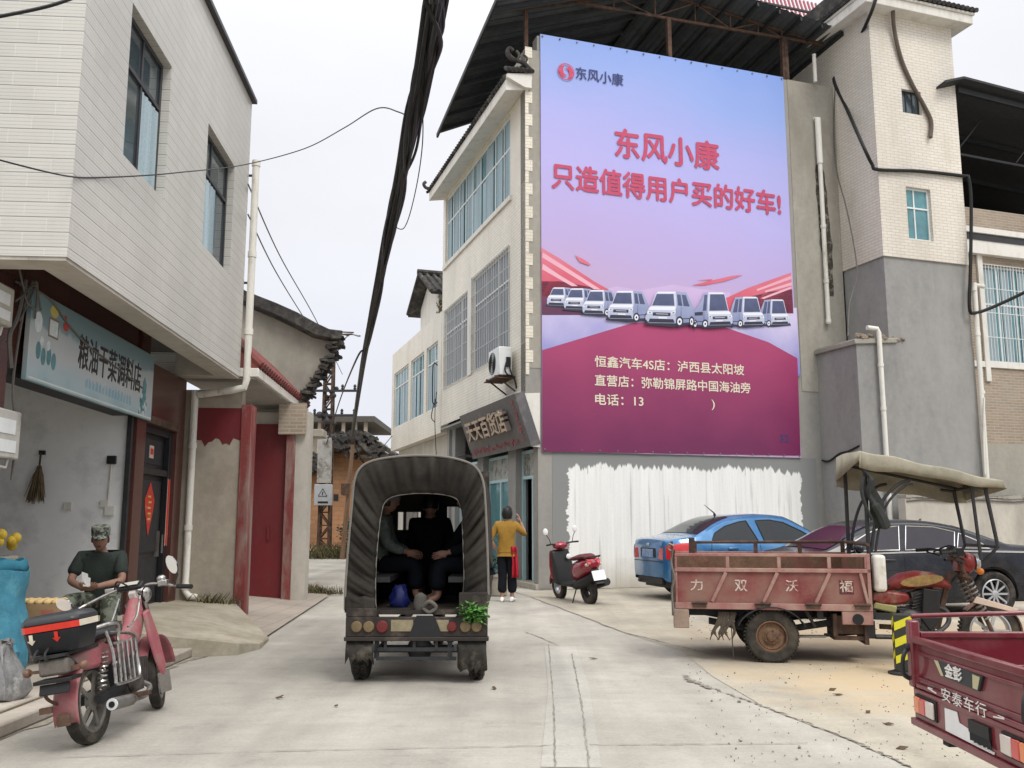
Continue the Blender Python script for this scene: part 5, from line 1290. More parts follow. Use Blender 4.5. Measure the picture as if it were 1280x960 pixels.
def cars():
    blue = M('metallic_blue_paint', (.012, .125, .31), .28, metal=.35, var=.06, scale=2, coat=1.0, dirt=(.10, .24, .42), dirt_amt=.25, dirt_scale=1.5, dirt_w=.4)
    black = M('black_car_paint', (.006, .007, .013), .22, var=.1, scale=2, spec=.3, coat=.25, dirt=(.05, .05, .05), dirt_amt=.2, dirt_scale=2, dirt_w=.4)
    glass = M('tinted_car_glass', (.014, .018, .022), .05, var=.2, scale=1, spec=.5, coat=.0)
    glass2 = M('violet_tinted_glass', (.022, .018, .028), .05, var=.2, scale=1, spec=.5, coat=.0)
    lens = M('red_lamp_lens', (.55, .02, .025), .15, var=.1, scale=8, coat=1.0)
    sh = CarShape([(-.95, .98), (-.90, 1.055), (-.5, 1.115), (-.36, 1.15), (.05, 1.36), (.42, 1.47), (.9, 1.505), (1.35, 1.49), (1.6, 1.43), (2.05, 1.19), (2.38, 1.03), (2.9, .93), (3.2, .83), (3.40, .66)],
                  [(-.95, .90), (-.85, .97), (-.4, 1.02), (.3, .985), (1.2, .945), (2.2, .925), (2.8, .85), (3.2, .76), (3.40, .60)],
                  [(-.95, .40), (-.9, .34), (-.5, .27), (0, .24), (1, .22), (2.3, .22), (2.9, .24), (3.40, .30)],
                  [(-.95, .60), (-.91, .69), (-.78, .785), (-.5, .835), (0, .858), (1, .862), (2.2, .862), (2.8, .83), (3.1, .77), (3.3, .66), (3.40, .52)], (0, 2.54), .345, .29, -.95, 3.40)
    sides = [[(-.10, 1.05), (-.02, 1.17), (.20, 1.285), (.50, 1.365), (.66, 1.385), (.82, 1.03), (.5, 1.02)], [(.95, 1.025), (.86, 1.39), (1.15, 1.40), (1.42, 1.355), (1.75, 1.205), (2.05, 1.035), (2.1, .99), (1.5, 1.0)]]
    det = dict(glass=glass, seams=[[(.84, .96), (.84, .6), (.80, .30)], [(-.12, 1.03), (-.15, .86), (.28, .72), (.42, .45)], [(2.08, .97), (2.1, .6), (2.02, .3)], [(-.1, .33), (.42, .31), (2.1, .31)], [(-.93, .72), (-.7, .74), (-.45, .70)]],
               handles=[(.28, .90), (1.28, .87)], mirror=(1.95, 1.02), tail=[[(-.93, .72), (-.93, .95), (-.70, 1.0), (-.44, 1.015), (-.58, .86), (-.78, .72)]], tail_mat=lens, head=[[(2.9, .78), (3.25, .72), (3.28, .62), (3.0, .66)]], ant=.42, antl=.22, anth=.2)
    r = car('parked_car', (3.50, 17.52, 0), 17, 'bright blue saloon car parked along the whitewashed wall', sh, blue, sides, (-.34, .36), (1.52, 2.30), dict(y=.755, r=.29, w=.19, spokes=5, sw=.13), det)
    r.scale = (1.04, 1.04, 1.04)
    # boot face: plate, recess, badge, bumper line, far lamp
    b = B(); b.mm(-.962, -.3, .735, -.948, .3, .90); b.build('plate_recess', MT['black_plastic'], r, bevel=.01)
    b = B(); b.mm(-.972, -.225, .74, -.963, .225, .88); b.build('number_plate', M('plate_blue', (.16, .27, .50), .4, var=.1, dirt=(.4, .42, .45), dirt_amt=.4, dirt_scale=14), r, bevel=.004)
    b = B(); b.mm(-.958, -.58, .665, -.9465, .58, .678); b.build('bumper_seam', MT['black_plastic'], r)
    b = B(); b.sphere((-.952, 0, .96), (.008, .06, .03), 12, 8); b.build('boot_badge', MT['chrome'], r)
    for sgn in (-1, 1):
        b = B(); b.prism([(-.953, sgn*.40, .72), (-.953, sgn*.58, .70), (-.953, sgn*.585, .90), (-.953, sgn*.44, .90)], (.02, 0, 0)); b.build('tail_light', lens, r, bevel=.006)
    b = B(); b.mm(-.93, -.5, .27, -.86, .5, .41); b.build('rear_skirt', MT['black_plastic'], r, bevel=.02)
    b = B(); b.cyl((-.96, .42, .31), (-.75, .42, .31), .028, n=10); b.build('exhaust', MT['dull_metal'], r)
    # black sedan, nose to the left
    sh = CarShape([(-1.06, .98), (-1.0, 1.03), (-.6, 1.075), (-.32, 1.10), (.1, 1.26), (.5, 1.385), (.95, 1.448), (1.4, 1.455), (1.75, 1.42), (2.1, 1.30), (2.5, 1.09), (2.75, .99), (3.2, .93), (3.6, .83), (3.78, .68)],
                  [(-1.06, .88), (-.95, .94), (-.4, .985), (.5, .97), (1.5, .95), (2.5, .925), (3.1, .86), (3.5, .76), (3.78, .60)],
                  [(-1.06, .42), (-1.0, .34), (-.6, .25), (0, .22), (1, .2), (2.6, .2), (3.2, .22), (3.78, .28)],
                  [(-1.06, .66), (-1.01, .74), (-.85, .83), (-.5, .89), (0, .915), (1.4, .925), (2.5, .915), (3.1, .88), (3.45, .80), (3.65, .68), (3.78, .55)], (0, 2.86), .375, .335, -1.06, 3.78, .36)
    sides = [[(.02, 1.02), (.22, 1.15), (.46, 1.25), (.56, 1.03)], [(.61, 1.03), (.52, 1.27), (.85, 1.345), (1.30, 1.36), (1.42, 1.0)], [(1.52, 1.0), (1.42, 1.36), (1.7, 1.335), (1.95, 1.25), (2.35, 1.05), (2.42, .985)]]
    det = dict(glass=glass2, seal=MT['chrome'], seams=[[(1.47, .96), (1.47, .6), (1.42, .28)], [(.5, .98), (.45, .85), (.40, .6), (.5, .4)], [(2.4, .95), (2.42, .6), (2.36, .28)], [(.42, .30), (2.3, .30)], [(-.75, .70), (.3, .72), (2.4, .70)]],
               handles=[(.72, .86), (1.72, .85)], handle_mat=black, mirror=(2.22, 1.0), tail=[[(-1.0, .70), (-1.0, .90), (-.78, .95), (-.74, .82)]], tail_mat=lens, head=[[(3.2, .78), (3.6, .72), (3.62, .62), (3.25, .66)]], ant=.62, antl=.05, anth=.05,
               chrome=[(-.75, .955), (.5, .985), (1.5, .965), (2.45, .94)])
    a = R(188)
    # near side is the car's left flank; rear axle seen just behind the tricycle's fork
    hx, hy = math.cos(a), math.sin(a); lx, ly = -hy, hx
    r = car('parked_car', (7.36-lx*.80, 14.19-ly*.80+.0, 0), 188, 'black saloon car parked behind the old red cargo tricycle', sh, black, sides, (-.30, .42), (1.88, 2.66), dict(y=.80, r=.335, w=.24, spokes=10, sw=.065), det)
cars()
# ================================================================== three-wheelers and two-wheelers
def spring(b, p, q, r, n, wr, seg=10):
    p, q = Vector(p), Vector(q); d = (q-p); l = d.length; d.normalize(); x = d.orthogonal().normalized(); y = d.cross(x); pts = []
    for i in range(n*seg+1):
        t = i/(n*seg); a = 2*PI*n*t; pts.append(p+d*l*t+x*r*math.cos(a)+y*r*math.sin(a))
    b.tube(pts, wr, 5)
def moto_front(parent, paint, hx, hz, ax, az, wr, ww, lean=0):
    """fork, wheel, handlebar of a motorcycle front; x forward"""
    pass
def cargo_trike():
    r = empty('cargo_tricycle', (2.766, 10.183, 0), R(-9), 'old dusty red cargo tricycle with an olive canopy over the driver', 'tricycle', 'parked cargo tricycles')
    red = M('faded_red_paint', (.20, .042, .042), .6, var=.2, scale=2.5, dirt=(.235, .135, .105), dirt_amt=.55, dirt_scale=2.6, dirt_w=.3)
    rail = M('dusty_red_rail', (.29, .12, .11), .65, var=.2, scale=5, dirt=(.36, .25, .2), dirt_amt=.5, dirt_scale=4, dirt_w=.3)
    inner = M('rusty_bed_inside', (.17, .105, .07), .85, var=.35, scale=7, dirt=(.25, .1, .08), dirt_amt=.35, dirt_scale=4)
    deep = M('worn_red_tank', (.20, .025, .022), .4, var=.2, scale=5, dirt=(.27, .15, .11), dirt_amt=.35, dirt_scale=5)
    # cargo bed
    b = B(); b.mm(-.95, -.60, .56, .97, .60, .60); b.build('bed_floor', inner, r)
    b = B()
    b.mm(-.95, -.62, .60, .97, -.605, .93)
    b.mm(-.95, .605, .60, .97, .62, 1.06)
    b.mm(.955, -.604, .60, .97, .604, 1.08); b.build('side_board', red, r)
    b = B(); b.mm(-.94, -.604, .605, .95, -.598, .92); b.mm(-.94, .598, .605, .95, .604, 1.05); b.mm(.945, -.597, .605, .954, .597, 1.07); b.build('bed_lining', inner, r)
    b = B()
    b.mm(-.97, -.655, .535, 1.0, -.622, .60)                        # bottom rail
    b.mm(-.97, -.645, .915, 1.0, -.605, .955); b.mm(-.97, -.64, 1.075, 1.0, -.605, 1.105)
    b.mm(-.97, .605, 1.045, 1.0, .645, 1.085); b.mm(-.97, .622, .535, 1.0, .655, .60)
    for x in (-.96, -.42, .10, .60, .965): b.mm(x-.018, -.64, .956, x+.018, -.612, 1.074)
    for x0 in (-.46, .06, .58): b.bar((x0-.13, -.632, .61), (x0+.02, -.632, .91), .035, .03, (0, 1, 0))
    b.bar((.90, -.632, .91), (.96, -.632, .61), .03, .03, (0, 1, 0)); b.mm(-.97, -.64, .60, -.94, -.622, .914); b.mm(.965, -.645, .60, 1.0, -.606, 1.11)
    b.build('bed_rail', rail, r, bevel=.004)
    b = B(); b.mm(-.975, -.6, .6, -.96, .6, .95); b.build('tailgate', red, r)
    b = B(); b.mm(-.985, -.64, .60, -.955, -.60, 1.14); b.mm(-.985, .60, .60, -.955, .64, 1.2); b.build('corner_post', MT['rust'], r, bevel=.004)
    b = B(); b.tube(catmull([(-.98, -.64, 1.14), (-1.0, -.66, 1.0), (-.97, -.66, .85), (-1.0, -.655, .72), (-.99, -.66, .5)], 5), .013, 6); b.tube(catmull([(-.985, -.63, 1.12), (-1.03, -.63, 1.15), (-1.02, -.63, 1.2), (-.97, -.63, 1.18)], 5), .012, 6); b.build('chain', MT['dull_metal'], r)
    b = B()                                                         # raised rail on the far side and front
    b.tube([(-.70, .62, 1.19), (1.0, .62, 1.20), (1.0, -.60, 1.20)], .017, 8)
    for x in (-.70, .0, .5, .98): b.mm(x-.022, .605, 1.05, x+.022, .635, 1.20)
    b.mm(-.77, .60, 1.05, -.70, .64, 1.24); b.build('load_rail', MT['rust'], r)
    b = B()
    for x, z in ((-.72, .585), (-.08, .585), (.42, .585), (.9, .585)): b.mm(x-.07, -.668, z-.03, x+.07, -.656, z+.02); b.cyl((x-.08, -.665, z+.015), (x+.08, -.665, z+.015), .014, n=8)
    b.build('hinge', MT['rust'], r)
    dec = M('worn_white_decal', (.55, .48, .42), .7, var=.25, scale=30, dirt=(.3, .13, .11), dirt_amt=.45, dirt_scale=25)
    for x, t in ((-.74, '力'), (-.29, '双'), (.22, '沃'), (.76, '福')):
        Mx = Matrix(((1, 0, 0, x), (0, 0, -1, -.6215), (0, 1, 0, .77), (0, 0, 0, 1)))
        lettering(t, .13, dec, r, Mx, .02, .002, width=.125, height=.115)
    b = B(); b.mm(.69, -.6225, .70, .83, -.6205, .84); b.build('decal_plate', M('decal_dark', (.10, .03, .03), .6), r)
    b = B(); b.mm(-.99, -.66, .34, -.83, -.56, .53); b.mm(-.99, .56, .34, -.83, .66, .53); b.build('tail_lamp', M('dusty_lamp', (.30, .22, .17), .7, var=.2), r, bevel=.01)
    b = B(); b.mm(.70, -.65, .40, 1.0, -.60, .534); b.build('step_plate', rail, r, bevel=.006)
    b = B(); b.lathe([(.055, 0), (.055, .01), (.0005, .01)], 16, Matrix.Translation((.85, -.652, .455)) @ Matrix.Rotation(PI/2, 4, 'X')); b.build('step_hole', MT['black_plastic'], r)
    # chassis
    b = B()
    for y in (-.3, .3): b.bar((-.9, y, .48), (1.1, y, .48), .06, .08); b.bar((1.0, y, .46), (1.75, y*.35, .42), .05, .07)
    for x in (-.85, -.2, .5, .95): b.mm(x-.03, -.56, .44, x+.03, .56, .53)
    b.cyl((0, -.5, .265), (0, .5, .265), .05, n=12); b.sphere((0, 0, .265), .13, 14, 10)
    for y in (-.45, .45):
        for k in range(4): b.tube(catmull([(-.62, y, .42-k*.014), (-.1, y, .33-k*.012), (0, y, .325-k*.012), (.1, y, .33-k*.012), (.62, y, .42-k*.014)], 4), .016, 6)
        b.bar((.35, y-.06, .55), (.45, y-.06, .36), .05, .03)
    b.mm(1.0, -.25, .22, 1.1, .25, .40); b.bar((.55, -.52, .28), (.9, -.3, .28), .05, .03)
    b.build('chassis', MT['steel_dark'], r)
    b = B(); b.mm(.62, -.58, .24, .66, -.2, .50); b.mm(.92, -.60, .20, .96, -.2, .53); b.mm(.62, -.58, .24, .96, -.54, .28); b.mm(.66, -.56, .30, .92, -.24, .48); b.build('battery_box', MT['rust'], r)
    b = B(); b.bar((.25, -.5, .26), (.55, -.5, .265), .09, .02); b.build('foot_bracket', MT['dull_metal'], r)
    # mudguards, hanging rag, wheels
    b = B(); 
    for y in (-.68, .44):
        b.loft([[(x, yy, z) for yy in (y, y+.24)] + [(x, yy, z-.012) for yy in (y+.24, y)] for x, z in [(.36*math.cos(t), .27+.30*math.sin(t)) for t in [PI*(.12+.76*i/14) for i in range(15)]]])
    b.build('mudguard', MT['steel_dark'], r)
    for y, sd in ((-.56, -1), (.56, 1)): wheel(r, (0, y, .265), .265, .15, MT['rubber_dusty'], M('rusty_rim', (.19, .115, .07), .7, metal=.3, var=.35, scale=12, dirt=(.10, .06, .045), dirt_amt=.4, dirt_scale=9), 0, .60, side=sd)
    b = B()
    for k in range(7):
        x = -.42+random.uniform(-.1, .08); b.tube(catmull([(x, -.58, .50), (x-.03, -.60, .40), (x-.06+random.uniform(-.06, .05), -.61, .31), (x-.08+random.uniform(-.08, .06), -.60, .22)], 4), [.022]*6+[.016]*4+[.006]*3, 6)
    b.tube([(-.40, -.6, .35), (-.39, -.6, .05)], .006, 5); b.build('hanging_rag', M('dirty_rag', (.085, .07, .055), .95, var=.3), r)
    # driver's canopy: posts and stretched sheet
    b = B()
    for y in (-.5, .5):
        b.tube([(1.02, y, .56), (1.03, y, 2.08)], .022, 8)
        b.tube(catmull([(1.05, y, 1.12), (1.10, y, 1.4), (1.2, y, 1.66), (1.36, y, 1.82), (1.48, y, 1.86)], 6), .017, 8)
        if y < 0: b.tube(catmull([(1.09, y, 1.12), (1.15, y, 1.4), (1.25, y, 1.64), (1.42, y, 1.80), (1.5, y, 1.82)], 6), .013, 8)
        b.tube([(2.20, y, 1.78), (2.28, y, 1.18), (2.16, y*.8, 1.02)], .020, 8)
        b.tube([(2.06, y, 1.79), (2.22, y, 1.77)], .016, 8)
        b.tube([(1.03, y, 2.08), (2.24, y, 1.80)], .016, 8)
    b.tube([(2.07, -.5, 1.80), (2.11, -.5, 1.05)], .018, 8)
    b.tube([(1.03, -.5, 2.08), (1.03, .5, 2.08)], .018, 8); b.tube([(2.22, -.5, 1.79), (2.22, .5, 1.79)], .018, 8); b.tube([(1.03, -.5, 1.2), (1.03, .5, 1.2)], .02, 8)
    b.tube([(2.28, -.5, 1.18), (2.28, .5, 1.18)], .016, 8); b.build('canopy_frame', MT['steel_dark'], r)
    b = B(); n = 20; rows = []
    for i in range(n+1):
        t = i/n; x = .97+1.37*t; top = 2.175-.33*t+.008*math.sin(PI*t)
        ln = [];
        drop = .14-.09*t + .010*math.sin(t*11); drop2 = .30-.14*t + .012*math.sin(t*9)
        for y, z in ((-.575, top-.045-drop), (-.590, top-.05-drop*.5), (-.592, top-.022), (-.57, top-.004), (-.3, top+.006+.006*math.sin(t*9)), (0, top+.012), (.3, top+.006), (.57, top-.004), (.592, top-.022), (.590, top-.05-drop2*.5), (.575, top-.045-drop2)): ln.append(Vector((x+.012*math.sin(y*9), y+.008*math.sin(t*23), z+.01*math.sin(t*17+y*5))))
        rows.append(ln)
    b.loft(rows, cap=False, closed=False)
    for k in (0, -1):                                               # hanging front and rear valances
        e = rows[k]; sx = -.02 if k == 0 else .025; dn = .30 if k == 0 else .15
        low = [Vector((p.x+sx, p.y, min(p.z, e[5].z-(.13+.13*(p.y+.6) if k == 0 else .09+.07*(p.y+.6)))-.01*math.sin(p.y*12))) for p in e]
        b.loft([e, low], cap=False, closed=False)
    sheet = M('olive_tarpaulin', (.34, .31, .24), .8, var=.14, scale=2.2, bump=.3, bscale=18, dirt=(.13, .14, .105), dirt_amt=.32, dirt_scale=1.6, dirt_w=.3)
    o = b.build('canopy_sheet', sheet, r, ang=70); sd = o.modifiers.new('thick', 'SOLIDIFY'); sd.thickness = .006
    b = B()                                                         # rolled-up dark sheet tied to the post
    b.tube(catmull([(1.0, -.54, 1.98), (1.08, -.56, 1.86), (1.05, -.55, 1.72), (1.1, -.57, 1.60), (1.16, -.56, 1.48), (1.2, -.55, 1.36)], 5), [.02]*5+[.04]*5+[.03]*5+[.05]*5+[.055]*5+[.02], 9)
    b.tube(catmull([(1.0, -.56, 1.9), (.97, -.58, 1.75), (1.0, -.58, 1.6), (1.06, -.57, 1.45)], 5), .018, 6)
    b.prism([(1.06, -.53, 1.90), (1.2, -.53, 1.62), (1.20, -.53, 1.44), (1.12, -.53, 1.36), (1.06, -.53, 1.5)], (0, .04, 0)); b.build('rolled_sheet', M('dark_sheet', (.03, .033, .03), .7, var=.3), r)
    # jerrycan
    b = B(); b.mm(1.035, -.66, .73, 1.155, -.50, 1.10); b.build('jerrycan', M('white_plastic', (.62, .60, .54), .5, var=.06, dirt=(.42, .36, .28), dirt_amt=.3), r, bevel=.035, seg=3)
    # motorcycle half
    b = B(); prof = [(1.24, .69, .10), (1.30, .80, .13), (1.42, .885, .15), (1.58, .915, .155), (1.75, .90, .145), (1.88, .84, .12), (1.93, .77, .09)]
    rings = []
    for x, zt, w in prof:
        zb = .70+.04*(x-1.24); rings.append([Vector((x, w*math.cos(t), (zt+zb)/2+(zt-zb)/2*math.sin(t))) for t in [2*PI*i/16 for i in range(16)]])
    b.loft(rings); b.build('fuel_tank', deep, r, ang=50)
    b = B(); b.prism([(1.42+.2+.22*math.cos(2*PI*i/14), -.158, .815+.055*math.sin(2*PI*i/14)+.03*math.cos(2*PI*i/14)) for i in range(14)], (0, .012, 0)); b.build('tank_badge', M('tank_badge_gold', (.30, .19, .07), .5, var=.4, scale=30), r)
    b = B(); b.prism([(1.08, -.15, .60), (1.12, -.15, .70), (1.28, -.15, .71), (1.48, -.15, .68), (1.50, -.15, .60), (1.40, -.15, .56), (1.2, -.15, .55)], (0, .3, 0)); b.build('side_cover', deep, r, bevel=.03)
    b = B(); b.prism([(1.10, -.152, .52), (1.14, -.152, .585), (1.36, -.152, .55), (1.34, -.152, .47)], (0, .30, 0)); b.build('side_cover_stripe', M('faded_yellow', (.36, .34, .14), .6, var=.2), r, bevel=.015)
    b = B(); b.prism([(1.02, -.2, .70), (1.0, -.2, .80), (1.28, -.2, .80), (1.30, -.2, .74)], (0, .4, 0)); b.build('seat', MT['black_plastic'], r, bevel=.03)
    b = B()
    b.mm(1.38, -.16, .30, 1.72, .16, .50); b.box((1.62, 0, .60), (.17, .2, .22), (0, -.25, 0))
    for k in range(6): b.box((1.60+.01*k, 0, .52+.034*k), (.21, .25, .012), (0, -.25, 0))
    b.sphere((1.48, -.15, .40), (.13, .05, .12), 14, 8); b.cyl((1.66, -.17, .39), (1.66, -.13, .39), .09, n=16)
    b.tube(catmull([(1.72, -.05, .55), (1.86, -.1, .50), (1.84, -.14, .36), (1.6, -.2, .25), (1.1, -.24, .24)], 6), .025, 8)
    b.build('engine', M('oily_engine', (.075, .075, .075), .55, metal=.5, var=.4, scale=14, dirt=(.16, .13, .1), dirt_amt=.3), r)
    b = B(); b.prism([(1.62, -.2, .74), (1.78, -.2, .72), (1.76, -.2, .40), (1.66, -.2, .30), (1.58, -.2, .42)], (0, .03, 0)); b.mm(1.45, -.24, .22, 1.75, -.05, .27); b.build('leg_shield', MT['black_plastic'], r, bevel=.01)
    b = B(); b.bar((1.05, 0, .50), (1.9, 0, .78), .05, .06); b.bar((1.2, 0, .32), (1.75, 0, .30), .05, .05); b.bar((1.95, 0, .9), (1.78, 0, .30), .05, .05); b.build('frame', MT['rust'], r)
    # fork with outer springs
    b = B()
    for y in (-.115, .115): b.tube([(2.0, y, 1.05), (2.29, y, .30)], .022, 8)
    b.box((2.02, 0, 1.03), (.1, .3, .03), (0, .37, 0)); b.box((2.08, 0, .86), (.1, .3, .03), (0, .37, 0)); b.build('fork', MT['rust'], r)
    b = B()
    for y in (-.115, .115): spring(b, (2.09, y, .82), (2.24, y, .43), .042, 9, .011)
    b.build('fork_spring', MT['dull_metal'], r)
    b = B(); b.tube(catmull([(1.80, -.42, 1.12), (1.9, -.38, 1.13), (2.0, -.12, 1.09), (2.0, .12, 1.09), (1.9, .38, 1.13), (1.80, .42, 1.12)], 6), .014, 8)
    for s in (-1, 1): b.tube([(1.74, s*.46, 1.115), (1.86, s*.40, 1.125)], .021, 8); b.tube([(1.84, s*.42, 1.10), (1.96, s*.34, 1.06), (1.98, s*.40, 1.04)], .008, 5)
    b.sphere((1.99, 0, 1.12), (.07, .08, .06), 12, 8); b.tube(catmull([(1.9, -.3, 1.1), (2.02, -.2, 1.15), (2.1, -.05, 1.0), (1.95, 0, .8)], 6), .009, 5); b.tube(catmull([(1.88, .3, 1.1), (2.05, .2, 1.17), (2.12, .05, 1.0), (1.95, 0, .78)], 6), .009, 5)
    b.mm(1.93, -.33, 1.08, 2.0, -.24, 1.16); b.build('handlebar', MT['black_plastic'], r)
    b = B(); b.sphere((2.12, 0, 1.0), (.1, .115, .11), 16, 10); b.prism([(2.0, -.1, .92), (2.02, -.1, 1.08), (2.12, -.1, 1.12), (2.14, -.1, .88)], (0, .2, 0)); b.build('headlamp', deep, r, bevel=.02)
    b = B(); b.lathe([(.09, 0), (.095, .03), (.06, .05), (.0005, .055)], 20, Matrix.Translation((2.2, 0, 1.0)) @ Matrix.Rotation(PI/2, 4, 'Y')); b.build('headlamp_lens', MT['alloy'], r)
    for s in (-1, 1):
        b = B(); b.sphere((2.19, s*.20, .92), (.04, .035, .035), 10, 8); b.build('indicator', M('amber_lens', (.55, .16, .02), .3), r)
    b = B(); rr = .31
    b.loft([[(2.30+rr*math.cos(t)*1.0, yy, .295+rr*math.sin(t)) for yy in (-.075, -.05, .05, .075)] for t in [PI*(-.02+.78*i/14) for i in range(15)]], cap=False, closed=False)
    o = b.build('front_mudguard', rail, r, ang=60); sd = o.modifiers.new('thick', 'SOLIDIFY'); sd.thickness = .005
    wheel(r, (2.30, 0, .295), .295, .10, MT['rubber_dusty'], MT['alloy'], 5, .70, .28, side=-1, sw=.08)
    b = B(); b.prism([(2.02, -.45, .62), (2.06, -.45, .68), (2.45, -.46, .56), (2.40, -.46, .53)], (0, .02, 0)); b.build('loose_fairing', M('pale_fairing', (.50, .40, .33), .6, var=.15), r, bevel=.005)
cargo_trike()
def new_trike():
    # rear of a newer maroon cargo tricycle, standing across the corner of the frame and pointing right
    r = empty('cargo_tricycle', (2.10+.55, 4.33, 0), 0, 'newer glossy maroon cargo tricycle with white lettering on its tailgate, cut by the frame edge', 'tricycle', 'parked cargo tricycles')
    mar = M('maroon_paint', (.155, .017, .027), .32, var=.1, scale=3, coat=.6, dirt=(.20, .08, .08), dirt_amt=.22, dirt_scale=3, dirt_w=.35)
    x0 = -.55; w = .56
    b = B(); 
    for z0, z1 in ((.62, .70), (.735, .81)): pass
    b.mm(x0, -w+.05, .60, x0+.012, w-.05, .84)
    b.build('tailgate', mar, r)
    b = B(); b.mm(x0-.016, -w+.03, .815, x0+.022, w-.03, .85); b.mm(x0-.014, -w+.04, .595, x0+.014, w-.04, .622); b.mm(x0-.012, -w+.05, .765, x0-.0005, w-.06, .782)
    b.mm(x0-.012, -w+.05, .64, x0-.0005, w-.06, .655); b.build('tailgate_rib', mar, r, bevel=.006)
    b = B(); b.mm(x0-.01, -w, .44, x0+.03, w, .59); b.mm(x0-.03, -w-.01, .405, x0+.06, w+.01, .4395); b.mm(x0-.018, -w+.02, .572, x0-.0105, w-.02, .592); b.build('lamp_panel', mar, r, bevel=.008)
    b = B()
    for y in (-w-.005, w+.005): b.mm(x0-.02, y-.03, .59, x0+.035, y+.03, .93)
    b.build('corner_post', mar, r, bevel=.01)
    b = B(); b.mm(x0+.036, w-.02, .60, 1.3, w+.0, .84); b.mm(x0+.036, -w, .60, 1.3, -w+.02, .84); b.build('side_board', mar, r)
    b = B()
    for y in (-w-.01, w-.01): b.mm(x0+.036, y-.02, .842, 1.3, y+.03, .87); b.tube([(x0+.0, y+.01, .95), (1.2, y+.01, 1.0)], .013, 8); b.mm(x0+.04, y, .69, 1.3, y+.025 if y < 0 else y-.012, .705)
    for x in (.2, .9): b.mm(x-.015, w-.01, .87, x+.015, w+.01, .99)
    b.build('side_rail', mar, r, bevel=.004)
    b = B(); b.mm(x0+.03, -w+.02, .58, 1.3, w-.02, .60); b.build('bed_floor', M('maroon_bed', (.10, .014, .02), .5, var=.15, dirt=(.17, .10, .09), dirt_amt=.3), r)
    b = B(); b.mm(1.3, -w, .58, 1.32, w, 1.0); b.build('front_board', mar, r)
    b = B()
    for y in (-w-.005, w+.005): b.tube(catmull([(x0-.03, y, .78), (x0-.06, y-.02, .74), (x0-.055, y, .66), (x0-.02, y+.01, .63)], 5), .012, 6); b.cyl((x0-.04, y, .79), (x0-.01, y, .79), .02, n=10)
    b.build('latch', MT['steel_dark'], r)
    b = B()
    for y in (-.3, .3): b.bar((x0+.02, y, .40), (1.8, y, .40), .06, .08)
    b.cyl((.42, -.5, .26), (.42, .5, .26), .05, n=12); b.build('chassis', MT['steel_dark'], r)
    for y, sd in ((-.47, -1), (.47, 1)): wheel(r, (.42, y, .265), .265, .14, MT['rubber'], MT['dull_metal'], 0, .60, side=sd)
    # emblem and tail lettering; the tailgate faces -x, so writing runs from +y to -y
    def mx(y, z, off): return Matrix(((0, 0, -1, x0-off), (-1, 0, 0, y), (0, 1, 0, z), (0, 0, 0, 1)))
    bk = M('badge_dark', (.03, .035, .04), .35); yl = M('badge_gold', (.50, .46, .28), .4); wh = MT['white_letter']
    b = B(); b.prism([(x0-.001, .29, .772), (x0-.001, .22, .70), (x0-.001, -.13, .692), (x0-.001, -.17, .764)], (-.014, 0, 0)); bd = b.build('badge', bk, r, bevel=.003)
    b = B(); b.prism([(x0-.016, .285, .768), (x0-.016, .245, .768), (x0-.016, .195, .704), (x0-.016, .222, .704)], (-.002, 0, 0)); b.prism([(x0-.016, -.09, .76), (x0-.016, -.155, .758), (x0-.016, -.125, .698), (x0-.016, -.085, .699)], (-.002, 0, 0)); b.build('badge_stripe', yl, bd)
    lettering('金彭', .07, wh, bd, mx(.09, .733, .018), .03, .002, width=.16, height=.062)
    lettering('安泰车行', .08, wh, r, mx(.02, .613, .017), -.0, .001, width=.42, height=.062, spacing=1.15)
    b = B()
    for y, s in ((.33, 1), (-.29, -1)): b.box((x0-.0165, y, .613+s*.0), (.002, .09, .006), (.1*s, 0, 0)); b.box((x0-.0165, y+.02*s, .622), (.002, .05, .004))
    b.build('lettering_flourish', wh, r)
    am = M('amber_lens_new', (.70, .20, .05), .2, var=.1, coat=1.0); rd = M('red_lens_new', (.55, .05, .04), .2, var=.1, coat=1.0); cl = M('clear_lens', (.62, .55, .50), .2, var=.1, coat=1.0)
    for s in (-1, 1):
        b = B(); b.mm(x0-.018, s*.415-.115, .465, x0-.0102, s*.415+.115, .565); h = b.build('tail_lamp', MT['black_plastic'], r, bevel=.004)
        for q, (m, a0, a1) in enumerate(((am, .045, .105), (rd, -.02, .043), (cl, -.105, -.022))):
            b = B(); ys = sorted((s*(.415+a0), s*(.415+a1))); b.mm(x0-.032, ys[0], .475, x0-.0185, ys[1], .555); b.build('lens', m, h, bevel=.006)
    # plate torn at the top and the rubber brush beside it
    b = B(); b.prism([(x0-.012, .21, .555), (x0-.012, .09, .56), (x0-.012, .075, .515), (x0-.012, -.03, .505), (x0-.012, -.04, .475), (x0-.012, -.23, .455), (x0-.012, -.225, .445), (x0-.012, .215, .45)], (-.004, 0, 0)); b.build('torn_plate', MT['paper_white'], r)
    b = B(); b.mm(x0-.024, -.21, .50, x0-.011, -.03, .555)
    for k in range(16): b.tube([(x0-.02, -.04-k*.011, .5), (x0-.022, -.045-k*.0115, .46+.01*random.random())], .005, 4)
    b.build('brush_strip', MT['black_plastic'], r)
new_trike()
